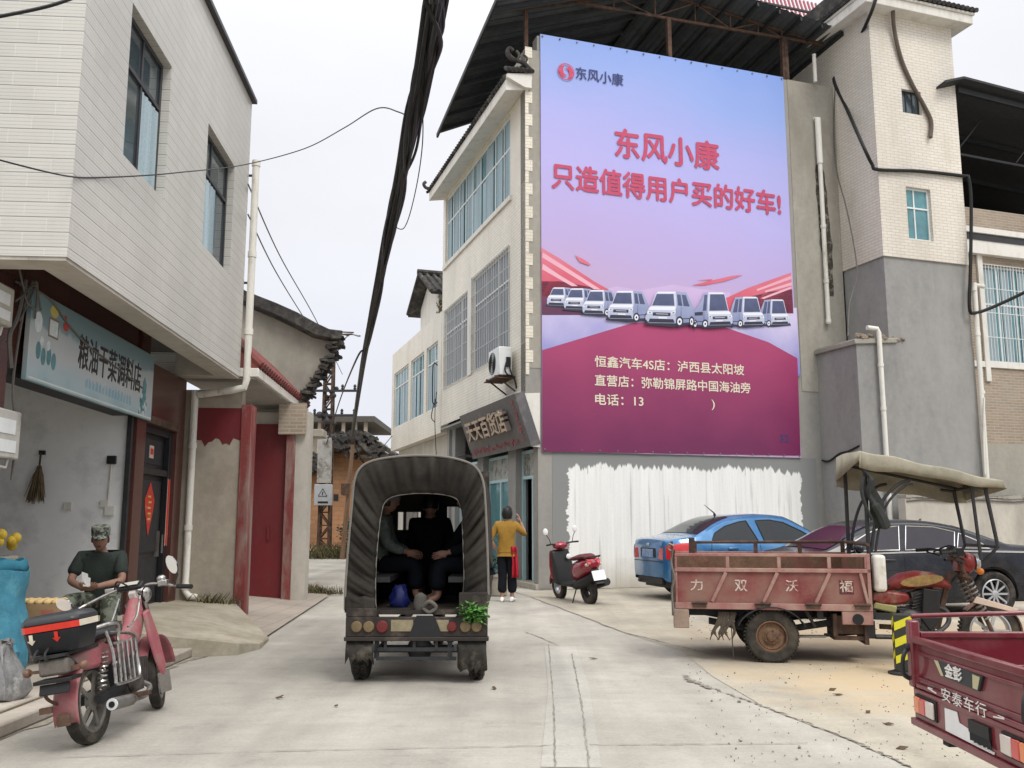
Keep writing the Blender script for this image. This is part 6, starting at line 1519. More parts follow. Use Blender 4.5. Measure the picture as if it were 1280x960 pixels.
# ================================================================== people
def skin(nodes, edges, sub=2, root=0):
    """nodes: name -> (position, radius); grows one continuous surface over the joints"""
    names = list(nodes); idx = {n: i for i, n in enumerate(names)}
    me = bpy.data.meshes.new('skin'); me.from_pydata([tuple(nodes[n][0]) for n in names], [(idx[a], idx[b]) for a, b in edges], [])
    o = bpy.data.objects.new('skin', me); COL.objects.link(o)
    m = o.modifiers.new('s', 'SKIN'); m.use_smooth_shade = True
    sv = me.skin_vertices[0].data
    for n in names:
        q = nodes[n][1]; sv[idx[n]].radius = q if isinstance(q, tuple) else (q, q); sv[idx[n]].use_root = False
    sv[root].use_root = True
    s = o.modifiers.new('u', 'SUBSURF'); s.levels = sub; s.render_levels = sub
    dg = bpy.context.evaluated_depsgraph_get(); dg.update()
    out = bpy.data.meshes.new_from_object(o.evaluated_get(dg))
    bpy.data.objects.remove(o); bpy.data.meshes.remove(me)
    return out
def head_into(b, c, s, yaw, pitch=0.0, roll=0.0):
    """c: centre of the skull; faces -Y at yaw 0"""
    Mx = Matrix.Translation(c) @ Matrix.Rotation(yaw, 4, 'Z') @ Matrix.Rotation(pitch, 4, 'X') @ Matrix.Rotation(roll, 4, 'Y')
    rings = []
    nv, nu = 16, 20
    for i in range(nv+1):
        t = PI*(i+.03*(i == 0)-.03*(i == nv))/nv; z = -math.cos(t); rr = math.sin(t); row = []
        for j in range(nu):
            a = 2*PI*j/nu; x, y = rr*math.cos(a), rr*math.sin(a)
            jaw = max(0, -z-.15)
            X = x*.076*(1-.28*jaw); Y = y*.096-(.012*jaw if y < 0 else -.02*jaw); Z = z*.118
            if y < -.6:
                if abs(x) < .35 and -.25 < z < .2: Y -= .004*(1-abs(x)/.35)
                if .08 < abs(x) < .62 and .02 < z < .22: Y += .007
            row.append(Mx @ (Vector((X, Y, Z))*s))
        rings.append(row)
    b.loft(rings)
    T = lambda x, y, z: Mx @ (Vector((x, y, z))*s)
    b.loft([[T(-.008, -.094, .02), T(.008, -.094, .02), T(.006, -.088, .03), T(-.006, -.088, .03)], [T(-.013, -.112, -.02), T(.013, -.112, -.02), T(.014, -.088, -.012), T(-.014, -.088, -.012)], [T(-.015, -.104, -.032), T(.015, -.104, -.032), T(.014, -.085, -.034), T(-.014, -.085, -.034)]])
    for q in (-1, 1): b.sphere(T(q*.078, .008, -.005), (.012*s, .02*s, .032*s), 8, 6, Mx.to_3x3())
    k = b.mi; b.mi = k+1
    for q in (-1, 1): b.sphere(T(q*.031, -.089, .012), (.013*s, .008*s, .006*s), 8, 6, Mx.to_3x3()); b.sphere(T(q*.032, -.092, .034), (.018*s, .006*s, .004*s), 8, 5, Mx.to_3x3())
    b.sphere(T(0, -.093, -.058), (.022*s, .008*s, .005*s), 8, 5, Mx.to_3x3())
    b.mi = k
    return Mx
def hand_into(b, w, d, nrm, s=1.0, curl=.5, thumb=1):
    """palm from wrist w along d; nrm points out of the palm; five bent fingers"""
    w = Vector(w); d = Vector(d).normalized(); n = Vector(nrm); n = (n-d*n.dot(d)).normalized(); x = d.cross(n)*thumb
    def ring(t, hw, hh): return [w+d*t*s+x*hw*s*math.cos(a)+n*hh*s*math.sin(a) for a in [2*PI*i/10 for i in range(10)]]
    b.loft([ring(-.03, .024, .018), ring(.0, .026, .017), ring(.04, .038, .016), ring(.08, .040, .014), ring(.092, .034, .011)])
    for k, (off, ln) in enumerate(((.029, .068), (.010, .078), (-.010, .073), (-.028, .056))):
        p = w+d*.085*s+x*off*s; pts = [p-d*.02*s]; dd = d.copy()
        for q in range(3):
            pts.append(pts[-1]+dd*(ln/2.2 if q else ln/2.2+.02)*s*(1-.12*q)); dd = (dd*math.cos(curl)+n*math.sin(curl)).normalized()
        b.tube(catmull(pts, 3), [.0088*s]*4+[.008*s]*4+[.0072*s]*2, 7)
    p = w+d*.025*s+x*.03*s; dd = (d*.6+x*.7+n*.35).normalized(); p2 = p+dd*.045*s; p3 = p2+(d*.85+x*.2+n*.4).normalized()*.04*s
    b.tube(catmull([p-x*.015*s, p, p2, p3], 3), [.012*s]*4+[.0105*s]*3+[.009*s]*3, 7)
ARM = [('chest', 'shL'), ('shL', 'elL'), ('elL', 'wrL'), ('chest', 'shR'), ('shR', 'elR'), ('elR', 'wrR')]
def figure(name_loc, rz, label, J, skinm, shirt=None, trousers=None, sleeve=1.0, shirt_m=None, trouser_m=None, shoe_m=None, shoes=True, group=None, head_c=None, yaw=0, pitch=0, hands=True, curl=.5, hn=None, sc=1.0, torso_w=1.0, hd=None):
    r = empty('person', name_loc, rz, label, 'person', group)
    V = {k: Vector(v) for k, v in J.items()}
    tw = torso_w
    nodes = {'pelvis': (V['pelvis'], (.105*tw, .08)), 'spine': (V['spine'], (.095*tw, .072)), 'chest': (V['chest'], (.10*tw, .07)), 'neck': (V['neck'], .052), 'head': (V['head'], .052),
             'shL': (V['shL'], .048), 'elL': (V['elL'], .043), 'wrL': (V['wrL'], .028), 'shR': (V['shR'], .048), 'elR': (V['elR'], .043), 'wrR': (V['wrR'], .028),
             'hiL': (V['hiL'], .085), 'knL': (V['knL'], .058), 'anL': (V['anL'], .038), 'toL': (V['toL'], .032), 'hiR': (V['hiR'], .085), 'knR': (V['knR'], .058), 'anR': (V['anR'], .038), 'toR': (V['toR'], .032)}
    ed = [('pelvis', 'spine'), ('spine', 'chest'), ('chest', 'neck'), ('neck', 'head')] + ARM + [('pelvis', 'hiL'), ('hiL', 'knL'), ('knL', 'anL'), ('anL', 'toL'), ('pelvis', 'hiR'), ('hiR', 'knR'), ('knR', 'anR'), ('anR', 'toR')]
    b = B(); b.mesh(skin(nodes, ed))
    HM = head_into(b, head_c or V['head']+Vector((0, -.01, .09)), sc, yaw, pitch)
    if hands:
        for sd, q in (('L', -1), ('R', 1)):
            dv = (hd or {}).get(sd) or (V['wr'+sd]-V['el'+sd])
            hand_into(b, V['wr'+sd], dv, (hn or {}).get(sd, (0, -1, -.2)), sc*.97, curl, q)
    b.build('body', [skinm, MT['hair']], r, ang=70)
    if shirt_m:
        N2 = {k: nodes[k] for k in ('pelvis', 'spine', 'chest', 'shL', 'shR')}
        N2 = {'pelvis': (V['pelvis']+Vector((0, 0, .02)), (.165*tw, .128)), 'spine': (V['spine'], (.158*tw, .125)), 'chest': (V['chest'], (.165*tw, .13)), 'collar': (V['chest'].lerp(V['neck'], .72), .075),
              'shL': (V['shL'], .085), 'shR': (V['shR'], .085)}
        e2 = [('hem', 'pelvis'), ('pelvis', 'spine'), ('spine', 'chest'), ('chest', 'collar'), ('chest', 'shL'), ('chest', 'shR')]
        N2['hem'] = (V['pelvis']+(V['pelvis']-V['spine'])*.3, (.165*tw, .128))
        for sd in 'LR':
            if sleeve <= 1: N2['m'+sd] = (V['sh'+sd].lerp(V['el'+sd], sleeve), .068); e2.append(('sh'+sd, 'm'+sd))
            else:
                N2['m'+sd] = (V['el'+sd], .062); N2['w'+sd] = (V['el'+sd].lerp(V['wr'+sd], sleeve-1), .050); e2 += [('sh'+sd, 'm'+sd), ('m'+sd, 'w'+sd)]
        me = skin(N2, e2); b = B(); b.mesh(me)
        for v in b.bm.verts:
            n = mnoise.noise(v.co*7.0)*.010+mnoise.noise(v.co*17.0)*.005
            v.co += Vector((n, n*.6, 0))
        b.build('shirt', shirt_m, r, ang=80)
    if trouser_m:
        N3 = {'pelvis': (V['pelvis'], (.148*tw, .112)), 'waist': (V['pelvis'].lerp(V['spine'], .35), (.138*tw, .108))}; e3 = [('pelvis', 'waist')]
        for sd in 'LR':
            N3['h'+sd] = (V['hi'+sd], .108); N3['k'+sd] = (V['kn'+sd], .092); N3['a'+sd] = (V['kn'+sd].lerp(V['an'+sd], .86), .086); e3 += [('pelvis', 'h'+sd), ('h'+sd, 'k'+sd), ('k'+sd, 'a'+sd)]
        b = B(); b.mesh(skin(N3, e3))
        for v in b.bm.verts:
            n = mnoise.noise(v.co*6.0)*.010+mnoise.noise(v.co*15.0)*.005
            v.co += Vector((n, n*.6, 0))
        b.build('trousers', trouser_m, r, ang=80)
    if shoes:
        for sd in 'LR':
            a, t = V['an'+sd], V['to'+sd]; d = (t-a); d.z = 0; d.normalize(); x = Vector((-d.y, d.x, 0)); zf = a.z-.075
            b = B(); rings = []
            for u, hw, hh in ((-.07, .028, .055), (-.05, .036, .08), (.0, .038, .085), (.06, .043, .06), (.12, .045, .045), (.165, .032, .03), (.18, .014, .018)):
                c = Vector((a.x, a.y, zf))+d*u; rings.append([c+x*hw*math.cos(q)+Vector((0, 0, hh*.5+hh*.5*math.sin(q))) for q in [2*PI*i/12 for i in range(12)]])
            b.loft(rings); b.build('shoe', shoe_m or MT['paper_white'], r, ang=60)
    return r, HM
def hair_cap(b, HM, s, face_open=True, low=-.35, puff=1.0):
    nv, nu = 14, 22; rows = []
    for i in range(nv+1):
        z = low+(1.0-low)*(i/nv); z = min(z, .9995); rr = math.sqrt(max(0, 1-z*z)); row = []
        for j in range(nu):
            a = 2*PI*j/nu; x, y = rr*math.cos(a), rr*math.sin(a)
            k = 1.13*puff+.03*mnoise.noise((x*4, y*4, z*4))
            if face_open and y < -.35 and z < .55: k = .80
            row.append(HM @ (Vector((x*.078*k, y*.098*k+.004, z*.120*k))*s))
        rows.append(row)
    b.loft(rows)
def people():
    # ---- the woman walking away in the mustard blouse
    must = M('mustard_blouse', (.30, .17, .035), .85, var=.18, scale=8, bump=.3, bscale=25)
    blk = M('black_trousers', (.009, .010, .014), .85, var=.2, scale=10)
    J = dict(pelvis=(0, 0, .93), spine=(0, .0, 1.10), chest=(.0, .0, 1.29), neck=(.005, -.01, 1.43), head=(.01, -.02, 1.49), shL=(-.17, .0, 1.36), elL=(-.29, .02, 1.11), wrL=(-.21, -.07, .93), shR=(.17, .0, 1.36), elR=(.33, -.06, 1.20), wrR=(.27, -.05, 1.45),
             hiL=(-.085, 0, .90), knL=(-.075, -.01, .50), anL=(-.075, .02, .085), toL=(-.08, -.11, .035), hiR=(.085, 0, .90), knR=(.095, -.03, .50), anR=(.10, -.02, .085), toR=(.11, -.15, .035))
    J = {k: (-v[0], -v[1], v[2]) for k, v in J.items()}
    J = {(k[:-1]+('R' if k[-1] == 'L' else 'L') if k[-1] in 'LR' else k): v for k, v in J.items()}   # facing away: mirrored through the body axis
    # facing +Y here: local -x is her left side in the picture
    K = dict(pelvis=(0, 0, .93), spine=(0, .0, 1.10), chest=(.0, .01, 1.29), neck=(.0, .02, 1.43), head=(.01, .03, 1.49), shL=(-.17, .0, 1.36), elL=(-.29, -.04, 1.11), wrL=(-.20, .05, .93), shR=(.17, .0, 1.36), elR=(.335, .08, 1.18), wrR=(.245, .10, 1.42),
             hiL=(-.085, 0, .90), knL=(-.075, .01, .50), anL=(-.075, -.02, .085), toL=(-.08, .11, .035), hiR=(.085, 0, .90), knR=(.095, .03, .50), anR=(.10, .04, .085), toR=(.12, .17, .035))
    r, HM = figure((-.10, 16.62, 0), R(-6), 'woman in mustard blouse and black trousers walking away, hand raised to her head', K, MT['skin'], shirt_m=must, trouser_m=blk, sleeve=1.25, shoe_m=MT['paper_white'],
                   head_c=Vector((.01, .04, 1.565)), yaw=PI*.93, hands=True, curl=.45, hn={'L': (1, 0, 0), 'R': (-1, 0, .2)}, hd={'L': (.5, .2, -.9), 'R': (-.35, 0, 1)}, torso_w=.98)
    b = B(); hair_cap(b, HM, 1.0, True, -.62, 1.10); b.build('hair', MT['hair'], r, ang=80)
    b = B(); g = []
    for i in range(9):
        z = .98-.55*i/8; g.append([Vector((.10+.10*j/6+.012*math.sin(j*2+i*.4)+.01*i/8, -.10-.035*math.sin(j*1.3+i*.2)+.10*j/6*.6, z)) for j in range(7)])
    b.loft(g, cap=False, closed=False); o = b.build('red_shawl', M('red_cloth', (.38, .02, .035), .8, var=.15, scale=9), r, ang=80); sd = o.modifiers.new('t', 'SOLIDIFY'); sd.thickness = .012
    # ---- seated man in a cap by the shop
    tee = M('dark_green_tee', (.032, .040, .036), .85, var=.25, scale=6, bump=.2)
    camo = M('camouflage_cloth', (.15, .165, .13), .85, var=.3, scale=9, dirt=(.045, .052, .038), dirt_amt=.55, dirt_scale=11, dirt_w=.05)
    S = dict(pelvis=(0, .10, .50), spine=(0, .06, .68), chest=(0, .0, .87), neck=(0, -.04, 1.01), head=(0, -.06, 1.06), shL=(-.19, -.01, .93), elL=(-.25, -.13, .70), wrL=(-.06, -.36, .64), shR=(.19, -.01, .93), elR=(.25, -.16, .70), wrR=(.06, -.38, .66),
             hiL=(-.10, .04, .48), knL=(-.21, -.38, .52), anL=(-.20, -.36, .09), toL=(-.22, -.50, .04), hiR=(.10, .04, .48), knR=(.20, -.38, .52), anR=(.19, -.36, .09), toR=(.21, -.50, .04))
    root = (-4.23, 9.48, .14)
    r, HM = figure(root, R(10), 'man in dark tee and camouflage cap sitting on a low stool outside the shop', S, MT['skin_tan'], shirt_m=tee, trouser_m=camo, sleeve=.80, shoe_m=MT['black_plastic'],
                   head_c=Vector((0, -.09, 1.115)), yaw=R(8), pitch=R(9), curl=.55, hn={'L': (.6, 0, .6), 'R': (-.6, 0, .6)}, hd={'L': (.75, -.5, .2), 'R': (-.7, -.5, .1)}, torso_w=1.08)
    b = B()
    T = lambda p: HM @ Vector(p)
    rows = []
    for z, k in ((.045, 1.10), (.10, 1.12), (.135, 1.09), (.14, .95), (.142, .02)): rows.append([T((.082*k*math.cos(2*PI*j/20), .102*k*math.sin(2*PI*j/20)+.004, z)) for j in range(20)])
    b.loft(rows)
    top = [T((.085*math.cos(a), .10*math.sin(a)-.0, .052)) for a in [PI+PI*i/12 for i in range(13)]]; low = [T((.078*math.cos(a), .10*math.sin(a)-.075*abs(math.sin(a)), .036)) for a in [PI+PI*i/12 for i in range(13)]]
    b.loft([top, low, [p-Vector((0, 0, .006)) for p in low], [p-Vector((0, 0, .006)) for p in top]], cap=False, closed=False, loop=True)
    b.build('cap', M('camouflage_cap', (.22, .235, .20), .85, var=.3, scale=16, dirt=(.04, .045, .035), dirt_amt=.5, dirt_scale=20, dirt_w=.05), r, ang=50)
    b = B(); hair_cap(b, HM, .97, True, -.25, .98); b.build('hair', MT['hair'], r, ang=80)
    t = empty('paper_slip', (root[0]+.06, root[1]-.45, .86), R(10), 'small white paper held in the hands of the seated man', 'paper')
    b = B(); b.prism([(-.03, 0, -.04), (.035, -.01, -.06), (.02, -.02, .07), (-.04, -.005, .09)], (0, .004, .0)); b.prism([(-.02, -.01, -.05), (.05, -.02, -.05), (.05, -.03, .03), (-.01, -.02, .05)], (0, .003, 0)); b.build('sheet', MT['paper_white'], t)
    st = empty('stool', (root[0], root[1]+.09, .135), R(8), 'low wooden stool under the seated man', 'stool')
    b = B(); b.mm(-.17, -.13, .24, .17, .13, .275); b.build('seat', MT['bark'], st, bevel=.008)
    for sx in (-1, 1):
        for sy in (-1, 1): b = B(); b.bar((sx*.15, sy*.11, 0), (sx*.13, sy*.09, .24), .03, .03); b.build('leg', MT['bark'], st)
people()
# ================================================================== covered passenger three-wheeler
def covered_truck():
    X0, Y0 = -.86, 8.4
    r = empty('covered_tricycle', (X0, Y0, 0), 0, 'dark canvas-hooded passenger three-wheeler driving away down the street', 'tricycle')
    canvas = M('dark_canvas', (.030, .0275, .024), .85, var=.22, scale=4, bump=.35, bscale=22, dirt=(.058, .051, .043), dirt_amt=.35, dirt_scale=2.2, dirt_w=.3)
    brown = M('dark_brown_bodywork', (.030, .024, .02), .6, var=.3, scale=6, dirt=(.09, .07, .055), dirt_amt=.35, dirt_scale=4)
    # outline of the hood, half-turned from left foot over the top to the right foot
    def outer(k=1.0, n=44):
        P = [(-.655, .64), (-.655, .85), (-.64, 1.2), (-.615, 1.6), (-.60, 1.80), (-.555, 1.92), (-.45, 1.99), (-.25, 2.03), (0, 2.045), (.25, 2.03), (.45, 1.98), (.545, 1.91), (.595, 1.79), (.615, 1.6), (.635, 1.2), (.645, .85), (.645, .78)]
        return resample(P, n, k)
    def inner(n=44):
        P = [(-.36, .56), (-.395, .70), (-.40, 1.0), (-.385, 1.3), (-.36, 1.52), (-.325, 1.62), (-.25, 1.67), (-.1, 1.695), (.03, 1.70), (.2, 1.69), (.32, 1.66), (.375, 1.60), (.395, 1.48), (.41, 1.2), (.42, .9), (.405, .74), (.39, .66)]
        return resample(P, n, 1)
    def resample(P, n, k):
        Q = catmull([(x, 0, z) for x, z in P], 8); L_ = [0]
        for a, c in zip(Q, Q[1:]): L_.append(L_[-1]+(c-a).length)
        out = []
        for i in range(n):
            t = L_[-1]*i/(n-1); j = min(len(L_)-2, max(q for q in range(len(L_)) if L_[q] <= t+1e-9)); u = (t-L_[j])/max(1e-9, L_[j+1]-L_[j]); out.append(Q[j].lerp(Q[min(j+1, len(Q)-1)], u))
        return out
    n = 220; O = outer(1, n); I = inner(n)
    b = B(); rows = []
    for k in range(9):
        t = k/8; row = []
        for i in range(n):
            p = O[i].lerp(I[i], t); fold = (.030*math.sin(i*.55+1.5*math.sin(i*.11))+.014*math.sin(i*1.17+t*2))*math.sin(PI*min(1, t*1.0))**.6*(.45+.55*(.5+.5*math.sin(i*.043+1.0)))
            p = p+Vector((0, .02+.10*t-.04*math.sin(PI*t)+fold, 0)); row.append(p)
        rows.append(row)
    b.loft(rows, cap=False, closed=False)
    o = b.build('hood_rear', canvas, r, ang=80); sd = o.modifiers.new('t', 'SOLIDIFY'); sd.thickness = .008
    b = B(); rows = []
    for k in range(15):
        y = 2.15*k/14+.02; sag = -.018*abs(math.sin(PI*k/14*4)); rows.append([Vector((p.x*(1+sag*.4), y, p.z+sag if p.z > 1.9 else p.z)) for p in O])
    b.loft(rows, cap=False, closed=False); o = b.build('hood_sheet', canvas, r, ang=80); sd = o.modifiers.new('t', 'SOLIDIFY'); sd.thickness = .01
    b = B(); b.tube([p+Vector((0, .012, 0)) for p in O], .012, 6); b.tube([p+Vector((0, .118, 0)) for p in I], .008, 6)
    b.tube([p+Vector((0, .012, 0)) for p in [Vector((-.36, .1, .56)), Vector((-.33, .06, .50)), Vector((-.27, .0, .40)), Vector((-.22, -.02, .37))]], .006, 5); b.build('hem_cord', M('grey_cord', (.20, .185, .165), .8), r)
    b = B()                                          # loose pleated skirt at the foot of the hood
    for s, z0 in ((-1, .64),):
        g = []
        for j in range(5): g.append([Vector((s*(.655-.27*i/11), -.004-.012*math.sin(i*1.9)*(j/4), z0+.12-.14*j/4+.01*math.sin(i*1.1))) for i in range(12)])
        b.loft(g, cap=False, closed=False)
    o = b.build('hood_skirt', canvas, r, ang=80); sd = o.modifiers.new('t', 'SOLIDIFY'); sd.thickness = .008
    # front bulkhead with two window openings, driver's screen beyond
    b = B(); wall_holes(b, Pym(2.0), -.62, .60, .55, 2.0, [(-.44, -.18, 1.34, 1.54), (.12, .40, 1.32, 1.60)], .05); b.build('bulkhead', brown, r)
    b = B(); b.mm(-.62, .05, .60, .62, 2.0, .64); b.build('bed_floor', brown, r)
    b = B(); b.mm(-.635, .06, .64, -.60, 2.0, 1.0); b.mm(.60, .06, .64, .635, 2.0, 1.0); b.build('side_board', brown, r)
    b = B(); b.mm(-.60, .15, .88, -.27, 1.85, .93); b.mm(.27, .15, .88, .60, 1.85, .93); b.mm(-.6, .2, .64, -.56, 1.8, .88); b.mm(.56, .2, .64, .6, 1.8, .88); b.build('bench', MT['black_plastic'], r)
    # tail panel and lamps
    b = B(); b.mm(-.64, -.02, .41, .64, .02, .585); b.mm(-.65, -.04, .375, .65, .05, .41); b.mm(-.64, -.02, .5855, -.36, .02, .66); b.mm(.38, -.02, .5855, .64, .02, .80); b.build('tail_panel', brown, r, bevel=.006)
    yl = M('dull_amber_lamp', (.16, .115, .06), .6, var=.25, scale=14); rd = M('dull_red_lamp', (.13, .022, .02), .45, var=.2, scale=14)
    for x, m, rr in ((-.54, yl, .05), (-.43, yl, .05), (-.31, rd, .055), (.32, rd, .045), (.44, yl, .05), (.54, yl, .048)):
        b = B(); b.lathe([(rr, 0), (rr, .012), (rr*.85, .022), (.0005, .026)], 20, Matrix.Translation((x, -.02, .50)) @ Matrix.Rotation(PI/2, 4, 'X')); b.build('tail_lamp', m, r)
    b = B(); b.mm(-.23, -.026, .46, -.03, -.0205, .56); b.mm(.16, -.026, .46, .29, -.0205, .56); b.build('pale_plate', M('cream_patch', (.24, .205, .13), .7, var=.25, scale=12), r)
    b = B(); b.prism([(-.07, -.03, .41), (.0, -.03, .60), (.16, -.03, .60), (.24, -.03, .41)], (0, -.004, 0)); b.build('mat', MT['black_plastic'], r)
    # running gear
    b = B()
    for x in (-.30, .30): b.bar((x, 0.02, .40), (x, 2.4, .42), .06, .08)
    b.cyl((-.52, .30, .265), (.52, .30, .265), .035, n=12); b.sphere((.0, .30, .265), (.12, .13, .11), 16, 10)
    b.bar((-.45, .02, .30), (.45, .02, .30), .05, .035); b.bar((-.36, .0, .22), (.36, .0, .22), .02, .03)
    for x in (-.36, .30): b.bar((x, .02, .22), (x, .02, .38), .04, .04)
    for x in (-.28, -.02, .18): b.bar((x, .0, .30), (x, .0, .38), .025, .025)
    for s in (-1, 1):
        for k in range(4): b.tube(catmull([(s*.36, -.2+.0, .36-k*.012), (s*.36, .1, .31-k*.012), (s*.36, .3, .30-k*.012), (s*.36, .5, .31-k*.012), (s*.36, .8, .36-k*.012)], 3), .014, 6)
    b.build('chassis', MT['steel_dark'], r)
    for s in (-1, 1):
        w_ = wheel(r, (s*.535, .30, .265), .265, .14, MT['rubber'], MT['dull_metal'], 0, .60, side=s); w_.rotation_euler.z = 0
    for o in [c for c in r.children if c.name.startswith('wheel')]: o.rotation_euler.z = PI/2 if o.location.x < 0 else PI/2
    fl = M('worn_mudflap', (.045, .042, .037), .9, var=.3, dirt=(.13, .115, .09), dirt_amt=.35, dirt_scale=4)
    for s, x0, x1 in ((-1, -.635, -.385), (1, .37, .63)):
        b = B(); k = 9; top = [Vector((x0+(x1-x0)*i/k, .0, .378)) for i in range(k+1)]; mid = [Vector((p.x, -.03-.012*math.sin(i*1.7), .29)) for i, p in enumerate(top)]
        lo = [Vector((p.x+.012*math.sin(i*3), -.03+.01*math.sin(i*2), (.20 if s < 0 else .12)+.035*math.sin(i*2.7+s))) for i, p in enumerate(top)]
        b.loft([top, mid, lo], cap=False, closed=False); o = b.build('mudflap', fl, r, ang=80); sd = o.modifiers.new('t', 'SOLIDIFY'); sd.thickness = .006
    w_ = wheel(r, (0, 2.55, .265), .265, .11, MT['rubber'], MT['dull_metal'], 0, .60, side=1); w_.rotation_euler.z = PI/2
    b = B(); b.prism([(-.45, 2.02, .45), (-.45, 2.02, 1.1), (-.35, 2.75, 1.0), (-.3, 2.85, .5)], (.9, 0, 0)); b.build('driver_cab', brown, r, bevel=.03)
    b = B()
    for x in (-.44, .44): b.tube([(x, 2.1, 1.0), (x*.95, 2.5, 1.0), (x*.9, 2.3, 1.85), (x*.98, 2.05, 1.95)], .02, 8)
    b.build('cab_frame', MT['steel_dark'], r)
    b = B(); b.tube(catmull([(.05, .05, .67), (.11, .0, .72), (.17, .02, .67), (.11, .03, .62), (.05, .05, .66)], 5), .018, 8); b.build('rope_coil', M('pale_rope', (.14, .13, .115), .8), r)
    # ---- riders
    jk = M('grey_green_jacket', (.085, .10, .09), .85, var=.3, scale=10, dirt=(.17, .18, .165), dirt_amt=.3, dirt_scale=14); dk = M('dark_clothes', (.005, .006, .009), .9, var=.2); nv = M('navy_clothes', (.006, .009, .022), .9, var=.2)
    def sit(x, y, face, lab, sh, tr, armfwd, tilt=0.0, skinm=MT['skin_tan'], cap=None, hang=False, seat=.93):
        f = 1 if face > 0 else -1      # body faces +x (f=1) or -x in local coordinates after rotation
        J = dict(pelvis=(0, .08, .10), spine=(0, .05, .28), chest=(0, .02, .46), neck=(0, -.01, .59), head=(0, -.02, .64), shL=(-.17, .02, .51), elL=(-.22, -.06, .27), wrL=(-.10, -.25, .20), shR=(.17, .02, .51), elR=(.21, -.06, .26), wrR=(.10, -.26, .20),
                 hiL=(-.09, .02, .07), knL=(-.11, -.34, .09), anL=(-.11, -.34, -.22), toL=(-.11, -.44, -.26), hiR=(.09, .02, .07), knR=(.11, -.34, .09), anR=(.11, -.34, -.22), toR=(.11, -.44, -.26))
        if hang: J.update(elL=(-.21, -.16, .26), wrL=(-.20, -.28, .12))
        rr, HM = figure((X0+x, Y0+y, seat), face, lab, J, skinm, shirt_m=sh, trouser_m=tr, sleeve=1.85, shoes=False, head_c=Vector((0, -.04, .715)), pitch=R(8), curl=.3, hn={'L': (1, 0, 0), 'R': (-1, 0, 0)}, hd={'L': (.05, -.3, -1)} if hang else None, group='riders in the hooded three-wheeler')
        b = B(); hair_cap(b, HM, 1.0, True, -.4, 1.0); b.build('hair', MT['hair'], rr, ang=80)
        if cap:
            b = B(); rows = [[HM @ Vector((.084*k*math.cos(2*PI*j/18), .106*k*math.sin(2*PI*j/18), z)) for j in range(18)] for z, k in ((.0, 1.06), (.05, 1.1), (.10, 1.02), (.135, .7), (.145, .05))]; b.loft(rows); b.build('headscarf', cap, rr, ang=70)
        return rr
    sit(-.44, .92, R(90), 'passenger in grey green jacket and pale headscarf on left bench of the hooded three-wheeler', jk, dk, .2, cap=M('pale_scarf', (.16, .145, .15), .85, var=.1))
    sit(.45, .80, R(-78), 'passenger in dark jacket on right bench of hooded three-wheeler, one hand hanging down', dk, dk, .2, hang=True)
    sit(-.02, 1.45, R(180), 'driver in dark jacket seen from behind inside the hooded three-wheeler', dk, nv, .2, seat=.90)
    t = empty('blue_bag', (X0-.20, Y0+.32, .64), 0, 'deep blue carrier bag on the floor of the hooded three-wheeler', 'bag')
    b = B(); b.loft([[Vector((.085*k*math.cos(a)+.018*math.sin(a*4+z*20), .07*k*math.sin(a), z*.5+.012*math.sin(a*3))) for a in [2*PI*i/20 for i in range(20)]] for z, k in ((0, .8), (.08, 1.1), (.2, 1.0), (.30, .7), (.36, .5), (.40, .55))]); b.build('sack', M('blue_plastic', (.005, .009, .07), .5, var=.2), t)
    t = empty('grey_sack', (X0+.02, Y0+.10, .64), 0, 'small pale sack on the floor at the tail of the hooded three-wheeler', 'sack')
    b = B(); b.loft([[Vector((.06*k*math.cos(a), .05*k*math.sin(a), z)) for a in [2*PI*i/12 for i in range(12)]] for z, k in ((0, .9), (.05, 1.1), (.12, .9), (.15, .3))]); b.build('cloth', M('pale_sackcloth', (.09, .085, .075), .85, var=.2), t)
    # greens tied at the tail
    b = B()
    for k in range(330):
        q = Vector((.52+random.gauss(0, .055), -.05+random.gauss(0, .025), .62+random.gauss(0, .04))); a = random.uniform(0, 6.3); s = random.uniform(.014, .036); u = Vector((math.cos(a), math.sin(a)*.5, random.uniform(-.5, .7))).normalized(); v = Vector((-u.y, u.x, random.uniform(-.4, .6))).normalized()
        b.face([q, q+u*s+v*s*.45, q+u*s*2, q+u*s-v*s*.45])
    tag(b.build('vegetable_bunch', MT['leaf_bright'], None, fixn=False, loc=(X0, Y0, 0)), 'bunch of fresh green leaves tied at the right tail of the hooded three-wheeler', 'vegetables')
covered_truck()
